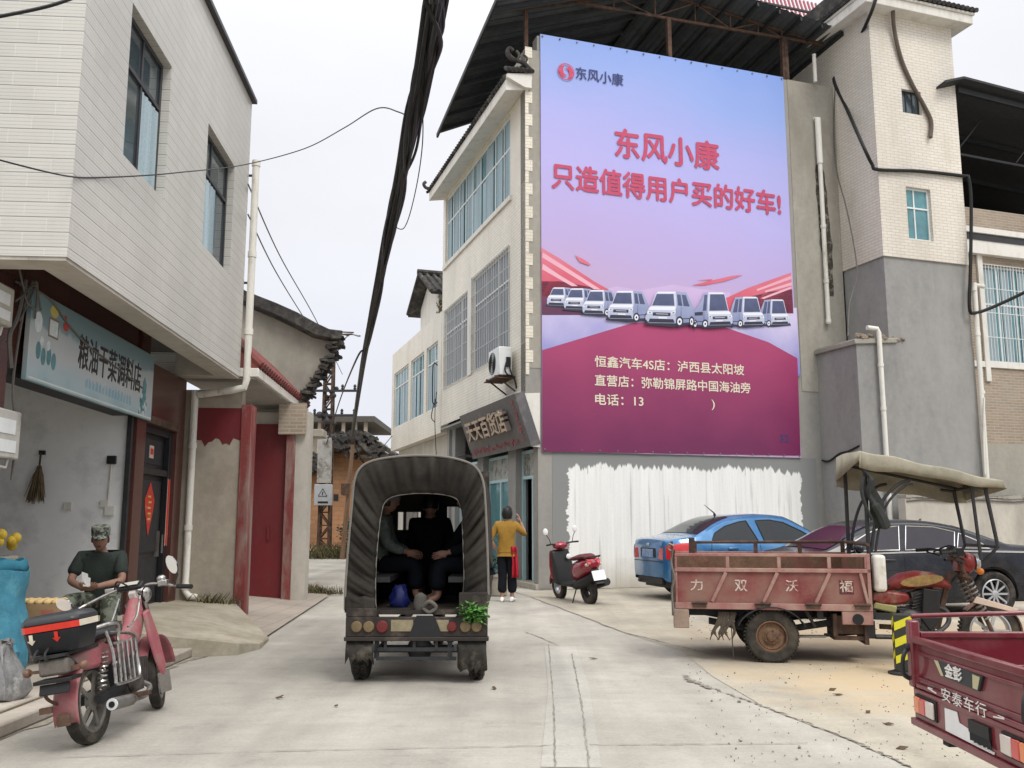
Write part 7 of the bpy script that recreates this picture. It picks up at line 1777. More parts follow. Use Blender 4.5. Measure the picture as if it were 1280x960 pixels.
# ================================================================== motorcycle with a top box
def motorcycle():
    r = empty('motorcycle', (-2.76, 6.22, 0), 0, 'worn pinkish red motorcycle with black top box parked by the left kerb', 'motorcycle', rot=(R(-9), 0, R(90)))
    r.scale = (.92, .92, .92)
    pink = M('faded_pink_red_paint', (.34, .105, .12), .5, var=.25, scale=5, coat=.15, dirt=(.24, .15, .13), dirt_amt=.42, dirt_scale=5)
    rim = M('dirty_alloy', (.20, .19, .17), .5, metal=.6, var=.3, scale=12, dirt=(.12, .10, .08), dirt_amt=.4, dirt_scale=10)
    chrome = M('dull_chrome', (.42, .41, .39), .3, metal=.9, var=.25, scale=18, dirt=(.16, .12, .09), dirt_amt=.3, dirt_scale=14)
    grey = M('faded_grey_plastic', (.14, .125, .11), .6, var=.25, scale=8)
    wheel(r, (0, 0, .29), .29, .10, MT['rubber_dusty'], rim, 5, .74, .30, side=-1, sw=.085, tread=False)
    fw = wheel(r, (1.24, 0, .28), .28, .085, MT['rubber_dusty'], rim, 5, .74, .25, side=-1, sw=.085, steer=R(14), tread=False)
    b = B()                                                             # rear guard and tail
    rr = .335; b.loft([[Vector((rr*math.cos(t), y, .29+rr*math.sin(t)-(.02 if abs(y) > .07 else 0))) for y in (-.085, -.07, -.035, .035, .07, .085)] for t in [PI*(1.08-.62*i/14) for i in range(15)]], cap=False, closed=False)
    o = b.build('rear_mudguard', pink, r, ang=60); sd = o.modifiers.new('t', 'SOLIDIFY'); sd.thickness = .008
    b = B(); b.prism([(-.36, -.075, .56), (-.28, -.075, .645), (.1, -.10, .70), (.35, -.10, .60), (.2, -.10, .50), (-.1, -.09, .52)], (0, .17, 0)); b.build('tail_fairing', pink, r, bevel=.03)
    b = B(); b.mm(-.46, -.10, .545, -.34, .10, .655); b.build('tail_lamp', grey, r, bevel=.02)
    b = B(); b.mm(-.48, -.13, .50, -.32, .13, .525); b.box((-.45, .0, .46), (.02, .2, .07), (0, .3, 0)); b.build('plate_holder', MT['black_plastic'], r, bevel=.004)
    for s in (-1, 1):
        b = B(); b.bar((-.40, s*.1, .58), (-.42, s*.17, .585), .02, .02); b.sphere((-.42, s*.19, .585), (.035, .03, .03), 10, 8); b.build('indicator', M('amber_lens_moto', (.16, .09, .06), .3), r)
    b = B(); b.tube(catmull([(-.28, .0, .30), (-.36, .09, .38), (-.4, .1, .45)], 4), .012, 6); b.mm(-.385, -.04, .20, -.35, .04, .28); b.mm(-.405, .06, .30, -.37, .14, .34); b.build('mudguard_stay', MT['rust'], r)
    # seat, tank hump / front fairing, leg shield
    b = B(); rows = []
    for x, z, w in ((-.12, .74, .11), (-.02, .765, .13), (.2, .76, .135), (.42, .76, .11), (.52, .78, .07)): rows.append([Vector((x, w*math.cos(a), z-.02+.045*math.sin(a))) for a in [2*PI*i/14 for i in range(14)]])
    b.loft(rows); b.build('seat', MT['black_plastic'], r)
    b = B(); rows = []
    for x, z0, z1, w in ((.44, .52, .70, .05), (.6, .48, .68, .07), (.78, .52, .76, .075), (.92, .60, .96, .07), (1.02, .72, 1.00, .05)): rows.append([Vector((x, w*math.cos(a), (z0+z1)/2+(z1-z0)/2*math.sin(a))) for a in [2*PI*i/14 for i in range(14)]])
    b.loft(rows); b.build('centre_fairing', pink, r)
    for s in (-1, 1):                                                   # swept leg shields either side of the front wheel
        b = B(); pl = [(.90, .82), (.98, .84), (1.07, .62), (1.10, .36), (1.02, .28), (.96, .42), (.91, .62)]
        b.loft([[Vector((x, s*(.07+.10*max(0, .8-z)), z)) for x, z in pl], [Vector((x+.02, s*(.10+.11*max(0, .8-z)), z)) for x, z in pl]]); b.build('leg_shield', pink, r, bevel=.012)
        b = B(); b.prism([(.98, s*.12, .30), (1.10, s*.17, .30), (1.06, s*.19, .15), (.95, s*.15, .15)], (.015, 0, .01)); b.build('mudflap', grey, r)
    b = B(); b.prism([(.90, -.03, .99), (.95, -.03, 1.03), (1.0, -.03, .99), (1.06, -.03, .80), (1.0, -.03, .76)], (0, .06, 0)); b.build('fairing_stripe', M('pale_fairing_moto', (.50, .44, .42), .5), r, bevel=.01)
    for y in (-.062, .062):
        b = B(); b.tube(catmull([(.56, y*1.5, .74), (.72, y*1.6, .80), (.86, y*1.4, .96)], 5), .008, 5); b.build('chrome_line', chrome, r)
    # front guard, fork, bars
    b = B(); rr = .325; b.loft([[Vector((1.24+rr*math.cos(t), y, .28+rr*math.sin(t))) for y in (-.06, -.03, .03, .06)] for t in [PI*(.05+.85*i/14) for i in range(15)]], cap=False, closed=False); o = b.build('front_mudguard', pink, r, ang=60); sd = o.modifiers.new('t', 'SOLIDIFY'); sd.thickness = .006
    b = B()
    for y in (-.075, .075): b.tube([(.98, y, .90), (1.24, y, .28)], .02, 8)
    b.build('fork', chrome, r)
    b = B(); b.tube(catmull([(.80, .40, .93), (.86, .34, .96), (.95, .14, 1.03), (.98, 0, 1.02), (.99, -.14, 1.04), (1.0, -.30, 1.0), (.97, -.37, .985)], 6), .012, 8); b.build('handlebar', chrome, r)
    for p, q in (((.80, .40, .93), (.70, .46, .905)), ((.97, -.36, .985), (.90, -.50, .965))):
        b = B(); b.tube([p, q], .02, 8); b.build('grip', MT['black_plastic'], r)
    for p, q, t in (((.82, .38, .945), (.82, .44, .95), (.80, .50, .985)), ((.98, -.33, 1.0), (1.0, -.36, 1.08), (.99, -.33, 1.17))):
        b = B(); b.tube([p, q, t], .007, 6); t = Vector(t)
        rows = []
        f = Vector((-1, .15, .05)).normalized(); u = Vector((0, 0, 1)); x = f.cross(u)
        st = b.build('mirror', MT['black_plastic'], r)
        b = B(); e = [t+x*.062*math.cos(a)*(1 if t.y > 0 else .72)+u*.052*math.sin(a)*(1 if t.y > 0 else 1.5)+x*.02*math.sin(a) for a in [2*PI*i/16 for i in range(16)]]
        b.prism(e, f*.018); b.build('mirror_glass', M('mirror_glass', (.82, .83, .84), .04, metal=1.0, var=.0), st)
    b = B(); b.sphere((1.0, -.22, 1.07), (.035, .04, .03), 10, 8); b.box((.98, .2, 1.03), (.06, .08, .05)); b.box((.98, -.24, 1.03), (.06, .08, .05)); b.build('switchgear', chrome, r, bevel=.008)
    b = B(); b.box((.95, .02, 1.045), (.09, .20, .035), (0, -.5, 0)); b.build('instrument_panel', MT['black_plastic'], r, bevel=.01)
    b = B(); b.box((.925, .02, 1.068), (.05, .15, .004), (0, -.5, 0)); b.build('dial', M('dial_face', (.42, .41, .36), .3), r)
    b = B(); b.sphere((1.09, 0, .96), (.07, .09, .08), 14, 10); b.build('headlamp', chrome, r)
    b = B(); b.tube(catmull([(.96, .16, 1.03), (.85, .08, 1.10), (.93, .0, 1.02), (1.02, -.06, .9), (1.0, -.05, .7)], 5), .007, 5); b.tube(catmull([(.97, -.2, 1.02), (.85, -.14, 1.02), (.92, -.08, .95), (1.0, -.05, .8)], 5), .006, 5); b.build('control_cable', MT['cable'], r)
    # engine, frame rails, chrome side guard, exhaust on the right
    b = B(); b.mm(.42, -.11, .24, .72, .11, .44); b.box((.76, 0, .36), (.2, .16, .16), (0, .25, 0))
    for k in range(5): b.box((.70+.035*k, 0, .37+.003*k), (.012, .20, .19), (0, .25, 0))
    b.sphere((.52, -.12, .34), (.11, .05, .10), 14, 8); b.sphere((.52, .12, .34), (.11, .05, .10), 14, 8); b.build('engine', M('moto_engine', (.10, .09, .085), .5, metal=.6, var=.4, scale=14, dirt=(.15, .12, .10), dirt_amt=.3), r)
    b = B(); b.bar((.0, -.08, .29), (.46, -.08, .33), .04, .06); b.bar((.0, .08, .29), (.46, .08, .33), .04, .06); b.bar((-.1, 0, .66), (.9, 0, .62), .05, .05); b.bar((.35, 0, .62), (.45, 0, .3), .05, .05); b.build('frame', MT['steel_dark'], r)
    b = B()
    for y in (-.10, .10): spring(b, (.02, y, .36), (.10, y, .62), .028, 8, .008)
    b.build('shock_absorber', chrome, r)
    b = B()
    for y in (-.15,):
        b.tube(catmull([(.04, y, .76), (.06, y-.03, .60), (.05, y-.04, .42), (.08, y-.04, .37), (.40, y-.04, .36), (.52, y-.02, .38), (.55, y, .52), (.5, y, .68), (.1, y, .74)], 4), .013, 7)
        for x in (.14, .22, .30, .38, .45): b.tube([(x, y-.035, .37), (x, y-.03, .66)], .011, 6)
        b.tube([(.08, y-.03, .66), (.52, y-.02, .64)], .012, 7)
    b.tube(catmull([(-.1, -.14, .80), (.0, -.2, .81), (.14, -.2, .78), (.2, -.16, .62), (.18, -.17, .4)], 5), .014, 7); b.tube(catmull([(-.1, .14, .80), (.0, .2, .81), (.14, .2, .78), (.2, .16, .62), (.18, .17, .4)], 5), .014, 7)
    b.build('side_guard', chrome, r)
    b = B(); b.tube(catmull([(.74, -.06, .30), (.8, -.12, .24), (.6, -.16, .20), (.35, -.17, .21)], 5), .022, 8); b.tube([(.38, -.17, .21), (.30, -.175, .22), (-.04, -.19, .25)], [.026, .043, .045], 16); b.build('exhaust', MT['dull_metal'], r)
    b = B(); b.cyl((-.041, -.19, .25), (-.05, -.19, .25), .041, n=16); b.build('exhaust_end', MT['alu_white'], r); b = B(); b.cyl((-.051, -.19, .25), (-.056, -.19, .25), .022, n=16); b.build('exhaust_hole', MT['black_plastic'], r)
    b = B(); b.mm(.40, -.27, .22, .46, -.12, .25); b.mm(.40, .12, .22, .46, .27, .25); b.tube([(.35, .1, .25), (.30, .24, .025)], .012, 6); b.build('foot_peg', MT['rust'], r)
    b = B(); b.mm(-.48, -.10, .665, .02, .10, .685)
    for y in (-.09, .09): b.tube([(-.44, y, .672), (-.3, y, .58)], .012, 6)
    b.build('rack', MT['steel_dark'], r)
    # top box: part bolted to the rack
    b = B(); b.loft([[Vector((-.30+ .17*sx*k, .19*sy*k, z)) for sx, sy in ((-1, -.8), (-1, .8), (-.8, 1), (.8, 1), (1, .8), (1, -.8), (.8, -1), (-.8, -1))] for z, k in ((.79, .84), (.80, .88), (.93, 1.0), (.945, 1.0))]); tb = b.build('top_box', M('black_box_plastic', (.012, .013, .016), .4, var=.2), r, bevel=.008, loc=(0, 0, -.10))
    b = B(); b.loft([[Vector((-.30+ .17*sx*k, .19*sy*k, z)) for sx, sy in ((-1, -.8), (-1, .8), (-.8, 1), (.8, 1), (1, .8), (1, -.8), (.8, -1), (-.8, -1))] for z, k in ((.99, 1.05), (1.015, 1.04), (1.045, .9), (1.055, .6))]); b.build('lid', M('black_lid', (.035, .037, .04), .35, var=.15), tb, bevel=.01)
    redr = M('red_reflector', (.55, .035, .02), .3, var=.12, scale=20); whr = M('white_reflector', (.62, .56, .45), .4, var=.1)
    b = B(); b.mi = 0; ring = [(-1, -.8), (-1, .8), (-.8, 1), (.8, 1), (1, .8), (1, -.8), (.8, -1), (-.8, -1)]
    for i in range(8):
        (a0, c0), (a1, c1) = ring[i], ring[(i+1) % 8]; b.mi = 1 if i in (6, 3) else 0
        b.face([Vector((-.30+.17*a*1.035, .19*c*1.035, z)) for a, c, z in ((a0, c0, .946), (a1, c1, .946), (a1, c1, .988), (a0, c0, .988))])
    b.build('reflector_band', [redr, whr], tb)
    b = B()
    for mi, y in ((0, -.05), (1, .12)):
        b.mi = mi; b.prism([(-.475, y-.012, .935), (-.475, y+.012, .935), (-.470, y+.012, .895), (-.469, y+.028, .895), (-.462, y, .865), (-.469, y-.028, .895), (-.470, y-.012, .895)], (-.004, 0, 0))
    b.build('arrow_sticker', [redr, whr], tb)
    b = B()
    for y in (.02, .09): b.tube(catmull([(-.45, y, .83), (-.50, y, .80), (-.50, y, .76), (-.46, y, .76)], 4), .008, 6)
    b.build('latch', MT['steel_dark'], tb)
motorcycle()
def scooter():
    ang = math.degrees(math.atan2(17.33-16.2, .90-1.37))
    r = empty('motor_scooter', (1.37, 16.22, 0), 0, 'dark red motor scooter with white plate parked at the whitewashed wall', 'scooter', rot=(R(-6), 0, R(ang)))
    red = M('scooter_red', (.26, .012, .028), .25, var=.1, scale=4, coat=.9); bk = MT['black_plastic']
    wheel(r, (0, 0, .24), .24, .12, MT['rubber'], MT['steel_dark'], 5, .6, .3, side=-1)
    wheel(r, (1.2, 0, .24), .24, .10, MT['rubber'], MT['alloy'], 5, .62, .25, side=-1)
    def loft(rows, nm, m, bev=0, n=14):
        b = B(); b.loft([[Vector((x, w*math.cos(a), (z0+z1)/2+(z1-z0)/2*math.sin(a))) for a in [2*PI*i/n for i in range(n)]] for x, z0, z1, w in rows]); return b.build(nm, m, r, bevel=bev)
    loft([(-.36, .66, .74, .06), (-.28, .58, .80, .12), (-.05, .50, .80, .15), (.2, .40, .76, .16), (.38, .36, .72, .13), (.46, .40, .62, .08)], 'rear_body', red)
    loft([(-.3, .80, .83, .08), (-.1, .79, .88, .13), (.15, .76, .86, .14), (.4, .73, .81, .12), (.47, .74, .78, .08)], 'seat', M('maroon_seat', (.12, .02, .03), .5, var=.2))
    loft([(-.3, .44, .60, .06), (-.1, .30, .52, .12), (.2, .24, .44, .14), (.4, .22, .38, .13)], 'engine_cover', bk)
    b = B(); b.mm(.38, -.16, .28, .92, .16, .34); b.build('floor_board', bk, r, bevel=.02)
    b = B(); b.prism([(.86, -.17, .30), (.90, -.20, .60), (.98, -.17, .90), (1.03, -.15, .92), (1.06, -.2, .6), (1.04, -.16, .32)], (0, .36, 0)); b.build('leg_shield', bk, r, bevel=.03)
    b = B(); b.prism([(1.0, -.16, .35), (1.065, -.19, .6), (1.04, -.15, .93), (1.12, -.13, .90), (1.2, -.15, .62), (1.14, -.12, .4)], (0, .32, 0)); b.build('front_fairing', red, r, bevel=.03)
    b = B(); b.loft([[Vector((1.2+.28*math.cos(t), y, .26+.27*math.sin(t))) for y in (-.07, -.03, .03, .07)] for t in [PI*(.0+.8*i/10) for i in range(11)]], cap=False, closed=False); o = b.build('front_mudguard', red, r); sd = o.modifiers.new('t', 'SOLIDIFY'); sd.thickness = .01
    b = B(); b.tube([(1.02, 0, .85), (.96, 0, 1.02)], .03, 8); b.tube(catmull([(.86, .33, 1.03), (.92, .2, 1.03), (.96, 0, 1.01), (.92, -.2, 1.03), (.86, -.33, 1.03)], 5), .016, 8); b.build('handlebar', bk, r)
    b = B(); b.sphere((.98, 0, .99), (.09, .16, .07), 14, 10); b.build('dash_cowl', red, r)
    for s in (-1, 1):
        b = B(); b.tube([(.91, s*.22, 1.04), (.91, s*.25, 1.14), (.92, s*.30, 1.22)], .007, 6); mo = b.build('mirror', bk, r)
        b = B(); b.sphere((.92, s*.30, 1.27), (.015, .05, .065), 12, 10); b.build('mirror_glass', MT['paper_white'], mo)
    b = B(); b.prism([(-.34, -.11, .70), (-.30, -.13, .79), (-.20, -.15, .80), (-.22, -.15, .72)], (0, .26, 0)); b.build('tail_lamp', M('scooter_lamp', (.55, .05, .06), .2, coat=1), r, bevel=.015)
    for s in (-1, 1):
        b = B(); b.sphere((-.27, s*.125, .70), (.05, .035, .03), 10, 8); b.build('indicator', M('clear_lamp', (.62, .5, .5), .2), r)
    b = B(); b.bar((-.30, 0, .62), (-.46, 0, .38), .14, .02); b.build('rear_hugger', bk, r)
    b = B(); b.box((-.44, 0, .52), (.008, .24, .17), (0, .38, 0)); b.build('number_plate', MT['paper_white'], r)
    b = B(); b.tube([(.2, -.17, .26), (-.02, -.19, .30), (-.34, -.2, .38)], [.03, .06, .065], 14); b.build('exhaust', bk, r)
    b = B(); b.tube([(.28, .1, .26), (.22, .24, .02)], .012, 6); b.tube(catmull([(-.22, -.14, .81), (-.36, -.1, .84), (-.4, 0, .84), (-.36, .1, .84), (-.22, .14, .81)], 4), .014, 6); b.build('stand', MT['steel_dark'], r)
    b = B(); b.sphere((.88, -.1, .78), (.02, .05, .05), 10, 8); b.build('hook', MT['paper_white'], r)
scooter()
# ================================================================== street things
def small_things():
    # striped bollard at the new tricycle's corner
    q = gnd(1131, 843)
    r = empty('striped_bollard', q, R(-15), 'square black and yellow striped warning bollard at the corner of the maroon tricycle', 'bollard')
    yl = M('safety_yellow', (.60, .56, .03), .5, var=.1); bk = M('safety_black', (.03, .035, .03), .5, var=.2)
    b = B(); b.lathe([(.15, 0), (.15, .02), (.11, .03), (.105, .035), (.0005, .035)], 24); b.build('base', MT['steel_dark'], r)
    b = B(); h = .08; z0, z1 = .036, .56
    b.mm(-h, -h, z0, h, h, z1); b.build('post', bk, r, bevel=.006)
    b = B()
    for k in range(6):
        z = .10+k*.155; pl = [(-h, z-.0), (h, z+.075), (h, z+.15), (-h, z+.075)]
        cl = [(x, min(max(zz, z0+.07), z1-.004)) for x, zz in pl]
        if cl[1][1] >= cl[2][1]-.001 and cl[0][1] >= cl[3][1]-.001: continue
        for M_ in (0, 1, 2, 3):
            Rm = Matrix.Rotation(M_*PI/2, 3, 'Z'); b.face([Rm @ Vector((x, -h-.003, zz)) for x, zz in cl])
    b.build('stripes', yl, r)
    # sack, bag, box, yellow crate at the left edge
    sm = M('blue_woven_sack', (.055, .22, .31), .75, var=.2, scale=7, bump=.5, bscale=45, dirt=(.09, .28, .36), dirt_amt=.4, dirt_scale=6)
    r = empty('woven_sack', (-4.62, 8.0, .14), R(12), 'tall bright blue woven sack standing at the left frame edge', 'sack')
    b = B(); rows = []
    for i in range(15):
        t = i/14; z = .02+.86*t; k = 1.0+.06*math.sin(t*7)-.06*t; hw, hd = .40*k, .26*k
        rows.append([Vector((hw*math.copysign(abs(math.cos(a))**.6, math.cos(a))+.015*mnoise.noise((a*2, t*6, 1)), hd*math.copysign(abs(math.sin(a))**.7, math.sin(a)), z+.012*math.sin(a*3+t*5))) for a in [2*PI*j/36 for j in range(36)]])
    b.loft(rows)
    for v in b.bm.verts: v.co += Vector((mnoise.noise(v.co*5)*.03, mnoise.noise(v.co*5+Vector((9, 0, 0)))*.03, 0))
    b.build('body', sm, r, ang=60)
    b = B(); b.tube(catmull([(.30, -.16, .22), (.36, -.18, .10), (.44, -.2, .03)], 4), [.10]*3+[.07]*3+[.05]*2+[.02], 10); b.build('corner', sm, r)
    b = B(); g = [[Vector((.39*math.cos(a)*(1-.03*k), .25*math.sin(a)*(1-.03*k), .88+.045*k+.012*math.sin(a*9+k))) for a in [2*PI*j/40 for j in range(40)]] for k in range(3)]; b.loft(g, cap=False); o = b.build('mouth', M('blue_sack_fold', (.04, .17, .24), .8, var=.2), r, ang=70); sd = o.modifiers.new('t', 'SOLIDIFY'); sd.thickness = .006
    r = empty('plastic_bag', (-3.80, 6.98, .135), 0, 'slumped grey plastic bag on the pavement below the blue sack', 'bag')
    b = B(); rows = []
    for z, k in ((0, .9), (.05, 1.08), (.14, 1.0), (.24, .72), (.32, .42), (.38, .25), (.42, .32)): rows.append([Vector((.17*k*math.cos(a)+.03*math.sin(a*5+z*9), .15*k*math.sin(a)+.02*math.sin(a*7), z+.02*math.sin(a*4))) for a in [2*PI*j/24 for j in range(24)]])
    b.loft(rows); b.build('film', M('grey_film', (.20, .20, .20), .5, var=.3, scale=9, dirt=(.42, .41, .40), dirt_amt=.3, dirt_scale=6), r, ang=50)
    r = empty('yellow_crate', (-5.0, 8.75, .16), R(6), 'bright yellow goods stacked behind the blue sack at the frame edge', 'goods')
    b = B(); b.mm(-.25, -.2, 0, .22, .2, .95); b.build('crate', MT['concrete_slab'], r, bevel=.02)
    b = B()
    for k in range(30): b.sphere((random.uniform(-.2, .22), random.uniform(-.18, .18), .98+random.uniform(0, .2)), random.uniform(.04, .06), 8, 6)
    b.build('fruit', M('yellow_fruit', (.60, .42, .05), .5, var=.2), r)
    r = empty('cardboard_box', (-4.36, 8.62, .14), R(4), 'brown cardboard box of pale yellow buns beside the seated man', 'box')
    cb = M('cardboard', (.33, .22, .12), .85, var=.15, scale=3, dirt=(.24, .16, .09), dirt_amt=.3)
    b = B(); x, y = .19, .15
    b.mm(-x, -y, .30, x, -y+.008, .55); b.mm(-x, y-.008, .30, x, y, .55); b.mm(-x, -y+.008, .30, -x+.008, y-.008, .55); b.mm(x-.008, -y+.008, .30, x, y-.008, .55); b.mm(-x, -y, .292, x, y, .30)
    b.build('carton', cb, r)
    b = B(); b.mm(.05, -y-.004, .36, .16, -y-.001, .50); b.mm(x+.001, -.08, .36, x+.004, .06, .5); b.build('print', M('carton_print', (.36, .13, .09), .8), r)
    for i in range(5):
        for j in range(3):
            b = B(); b.sphere((-.15+.075*i, -.09+.085*j, .56), (.043, .045, .032), 10, 8); b.build('bun', M('bun_yellow', (.62, .44, .20), .7, var=.15), r) if (i+j) == 0 else b.build('bun', bpy.data.materials['bun_yellow'], r)
    st = empty('low_bench', (-4.36, 8.64, .14), R(4), 'low wooden bench under the cardboard box of buns', 'bench')
    b = B(); b.mm(-.22, -.16, .25, .22, .16, .288); b.build('seat', MT['bark'], st, bevel=.006)
    for sx in (-1, 1):
        for sy in (-1, 1): b = B(); b.bar((sx*.18, sy*.13, 0), (sx*.18, sy*.13, .25), .035, .035); b.build('leg', MT['bark'], st)
    # potted plant by the shop doors
    p = gnd(627, 738)
    r = empty('potted_plant', (p.x-.05, 17.9, 0), 0, 'leafy dark green plant in a grey pot beside the shop doors', 'potted plant')
    b = B(); b.lathe([(.14, 0), (.17, .02), (.21, .36), (.23, .37), (.23, .42), (.2, .42), (.18, .36), (.0005, .35)], 24); b.build('pot', MT['concrete_slab'], r)
    leafcloud(r, (0, 0, .85), (.34, .3, .42), 420, .07, MT['leaf_dark'], 'foliage')
def leafcloud(parent, c, rad, n, s, mat, name, loc=None, label=None, cat=None, clumps=7, stuff=False):
    b = B(); cl = [(Vector((random.uniform(-.7, .7)*rad[0], random.uniform(-.7, .7)*rad[1], random.uniform(-.75, .75)*rad[2])), random.uniform(.35, .6)) for _ in range(clumps)]
    for k in range(n):
        o, q = random.choice(cl); d = Vector((random.gauss(0, 1), random.gauss(0, 1), random.gauss(0, 1))).normalized()*random.random()**.4*q
        p = Vector(c)+o+Vector((d.x*rad[0], d.y*rad[1], d.z*rad[2])); a = random.uniform(0, 6.3); u = Vector((math.cos(a), math.sin(a), random.uniform(-.6, .5))).normalized(); v = u.cross(Vector((random.uniform(-1, 1), random.uniform(-1, 1), 1))).normalized(); z = s*random.uniform(.6, 1.3)
        b.face([p, p+u*z*.5+v*z*.3, p+u*z, p+u*z*.5-v*z*.3])
    o = b.build(name, mat, parent, loc=loc, fixn=False)
    if label: tag(o, label, cat)
    return o
small_things()
# ================================================================== far end of the street
def far_end():
    Yp = 36.5
    def at(px, py, Y=Yp): return atY(px, py, Y)
    # mud-brick house
    Yh = 41.0
    r = empty('mud_brick_house', (0, Yh, .25), 0, 'orange mud-brick house with ragged dark tiled gable at the end of the street', 'house')
    P = lambda px, py, dy=0: at(px, py, Yh+dy)-Vector((0, Yh, .25))
    b = B(); g = [P(362, 690), P(362, 600), P(398, 572), P(430, 548), P(455, 551), P(520, 592), P(520, 690)]
    for p in g: p.z = max(p.z, -.25)
    b.prism(g, (0, 8, 0)); b.build('wall', MT['brick_mud'], r)
    b = B(); tp = [P(352, 607, -.3), P(395, 570, -.3), P(432, 540, -.3), P(450, 538, -.3), P(485, 560, -.3), P(530, 595, -.3)]
    b.prism(tp + [p-Vector((0, 0, .22)) for p in tp[::-1]], (0, 8.6, 0))
    for k in range(150):
        t = random.random(); p = P(378+125*t, interp([(0, 590), (.45, 542), (.6, 540), (1, 580)], t), -.5); p.z -= random.uniform(-.1, 1.0)*(1.0 if t > .42 else .25)
        b.box(p+Vector((0, random.uniform(-.2, .1), 0)), (random.uniform(.3, .8), .25, random.uniform(.08, .2)), (0, random.uniform(-.5, .9), random.uniform(-.3, .3)))
    b.build('roof', MT['rooftile'], r)
    b = B(); 
    for px, py, w, h in ((420, 622, .22, .3), (433, 612, .35, .5), (427, 700, .1, .1)): 
        p = P(px, py); b.mm(p.x-w/2, -.012, p.z-h/2, p.x+w/2, .1, p.z+h/2)
    b.build('opening', MT['black_door'], r)
    # flat slab building farther back
    r = empty('flat_roofed_building', (0, 55, 0), 0, 'unfinished flat concrete roof on thin posts far down the street', 'building')
    q = lambda px, py: at(px, py, 55)-Vector((0, 55, 0))
    a, c = q(378, 520), q(462, 523)
    b = B(); b.mm(a.x-1, 0, a.z-.35, c.x+.3, 9, a.z); b.build('roof_slab', MT['dark_soffit'], r)
    b = B()
    for px in (384, 398, 428, 443, 456): p = q(px, 530); b.mm(p.x-.1, .3, 0, p.x+.1, .5, a.z-.35)
    b.build('post', MT['concrete_slab'], r)
    b = B(); p0, p1 = q(376, 535), q(442, 548); b.mm(p0.x-2, 1, 0, p1.x+1, 8, p1.z+.2); b.build('wall', MT['plaster_light'], r)
    # lattice power pole with transformer box
    base = at(405, 690); r = empty('lattice_pole', (base.x, Yp, .2), 0, 'rusty lattice steel power pole with a grey warning box at the end of the street', 'power pole')
    w = .42; h = 8.3
    b = B()
    for sx in (-1, 1):
        for sy in (-1, 1): b.bar((sx*w/2, sy*w/2, 0), (sx*w*.36, sy*w*.36, h), .09, .09)
    for k in range(16):
        z0, z1 = h*k/16, h*(k+1)/16; ww = w/2*(1-.28*k/16); s = 1 if k % 2 else -1
        for y in (-ww, ww): b.bar((-s*ww, y, z0), (s*ww, y, z1), .05, .05); b.bar((-ww, y, z1), (ww, y, z1), .05, .05)
        b.bar((-ww, -s*ww, z0), (-ww, s*ww, z1), .05, .05); b.bar((ww, -s*ww, z0), (ww, s*ww, z1), .05, .05)
    b.build('lattice', MT['rust'], r)
    zb = at(403, 632).z-.2; zt = at(403, 606).z-.2
    b = B(); b.mm(-.36, -.5, zb, .32, -.22, zt); bx = b.build('warning_box', M('grey_box', (.36, .37, .38), .5, var=.08), r, bevel=.02)
    b = B(); c = Vector((-.02, -.505, (zb+zt)/2+.05)); T_ = [c+Vector((.2*math.sin(a), 0, .2*math.cos(a))) for a in (0, 2.094, 4.189)]
    b.tube(T_, .02, 4, loop=True); b.mm(c.x-.02, -.512, c.z-.06, c.x+.02, -.503, c.z+.06); b.mm(-.2, -.508, zb+.08, .2, -.502, zb+.16); b.build('warning_mark', MT['black_plastic'], bx)
    zi = at(403, 598).z-.2; b = B(); b.mm(-.28, -.45, zi-.2, .24, -.2, zi+1.6); b.build('meter_case', M('pale_case', (.33, .32, .30), .6, var=.2, scale=4, dirt=(.15, .13, .11), dirt_amt=.4), r)
    zc = at(403, 520).z-.2
    b = B()
    for z in (zc, zc-.9, zc+1.0): b.bar((-1.1, -.25, z), (1.2, -.25, z), .09, .09); [b.lathe([(.03, 0), (.07, .05), (.04, .1), (.07, .15), (.03, .22)], 10, Matrix.Translation((x, -.25, z+.04))) for x in (-1, -.5, .6, 1.1)]
    for k in range(16): b.sphere((random.uniform(-.3, .35), random.uniform(-.3, .0), random.uniform(zc-1.6, zc+1.2)), random.uniform(.06, .16), 7, 5)
    b.build('insulators', MT['steel_dark'], r)
    # leaning wooden pole carrying the cable bundle
    a, c = at(428, 690, 34.5), at(441, 556, 34.5); r = empty('leaning_pole', (a.x, 34.5, 0), 0, 'thin leaning wooden pole under the black cable bundle', 'pole')
    b = B(); b.tube([(0, 0, 0), (c.x-a.x, 0, c.z)], [.10, .07], 8); b.build('pole', M('pole_wood', (.20, .125, .08), .9, var=.3, streak=.2), r)
    b = B(); p = at(433, 612, 34.5)-Vector((a.x, 34.5, 0)); b.mm(p.x-.16, -.25, p.z-.2, p.x+.12, -.08, p.z+.22); b.build('box', MT['rust'], r)
    # bushes and weeds
    c = at(382, 640); tr = empty('bush', (c.x-.4, 34.0, 0), 0, 'dense green bush beside the lattice pole and mud-brick house', 'bush')
    b = B(); [b.tube([(0, 0, 0), (random.uniform(-.5, .5), random.uniform(-.3, .3), 1.6)], [.06, .02], 6) for _ in range(5)]; b.build('stem', MT['bark'], tr)
    leafcloud(tr, (0, 0, 1.65), (.85, .7, 1.5), 2600, .17, MT['leaf_dark'], 'foliage', clumps=14)
    c = at(436, 660, 35.5); tr = empty('bush', (c.x+.1, 35.6, 0), 0, 'small dark shrub at the foot of the leaning pole', 'bush')
    b = B(); [b.tube([(0, 0, 0), (random.uniform(-.3, .3), 0, .8)], [.04, .02], 6) for _ in range(3)]; b.build('stem', MT['bark'], tr)
    leafcloud(tr, (0, 0, .9), (.5, .4, .8), 700, .14, MT['leaf_dark'], 'foliage', clumps=8)
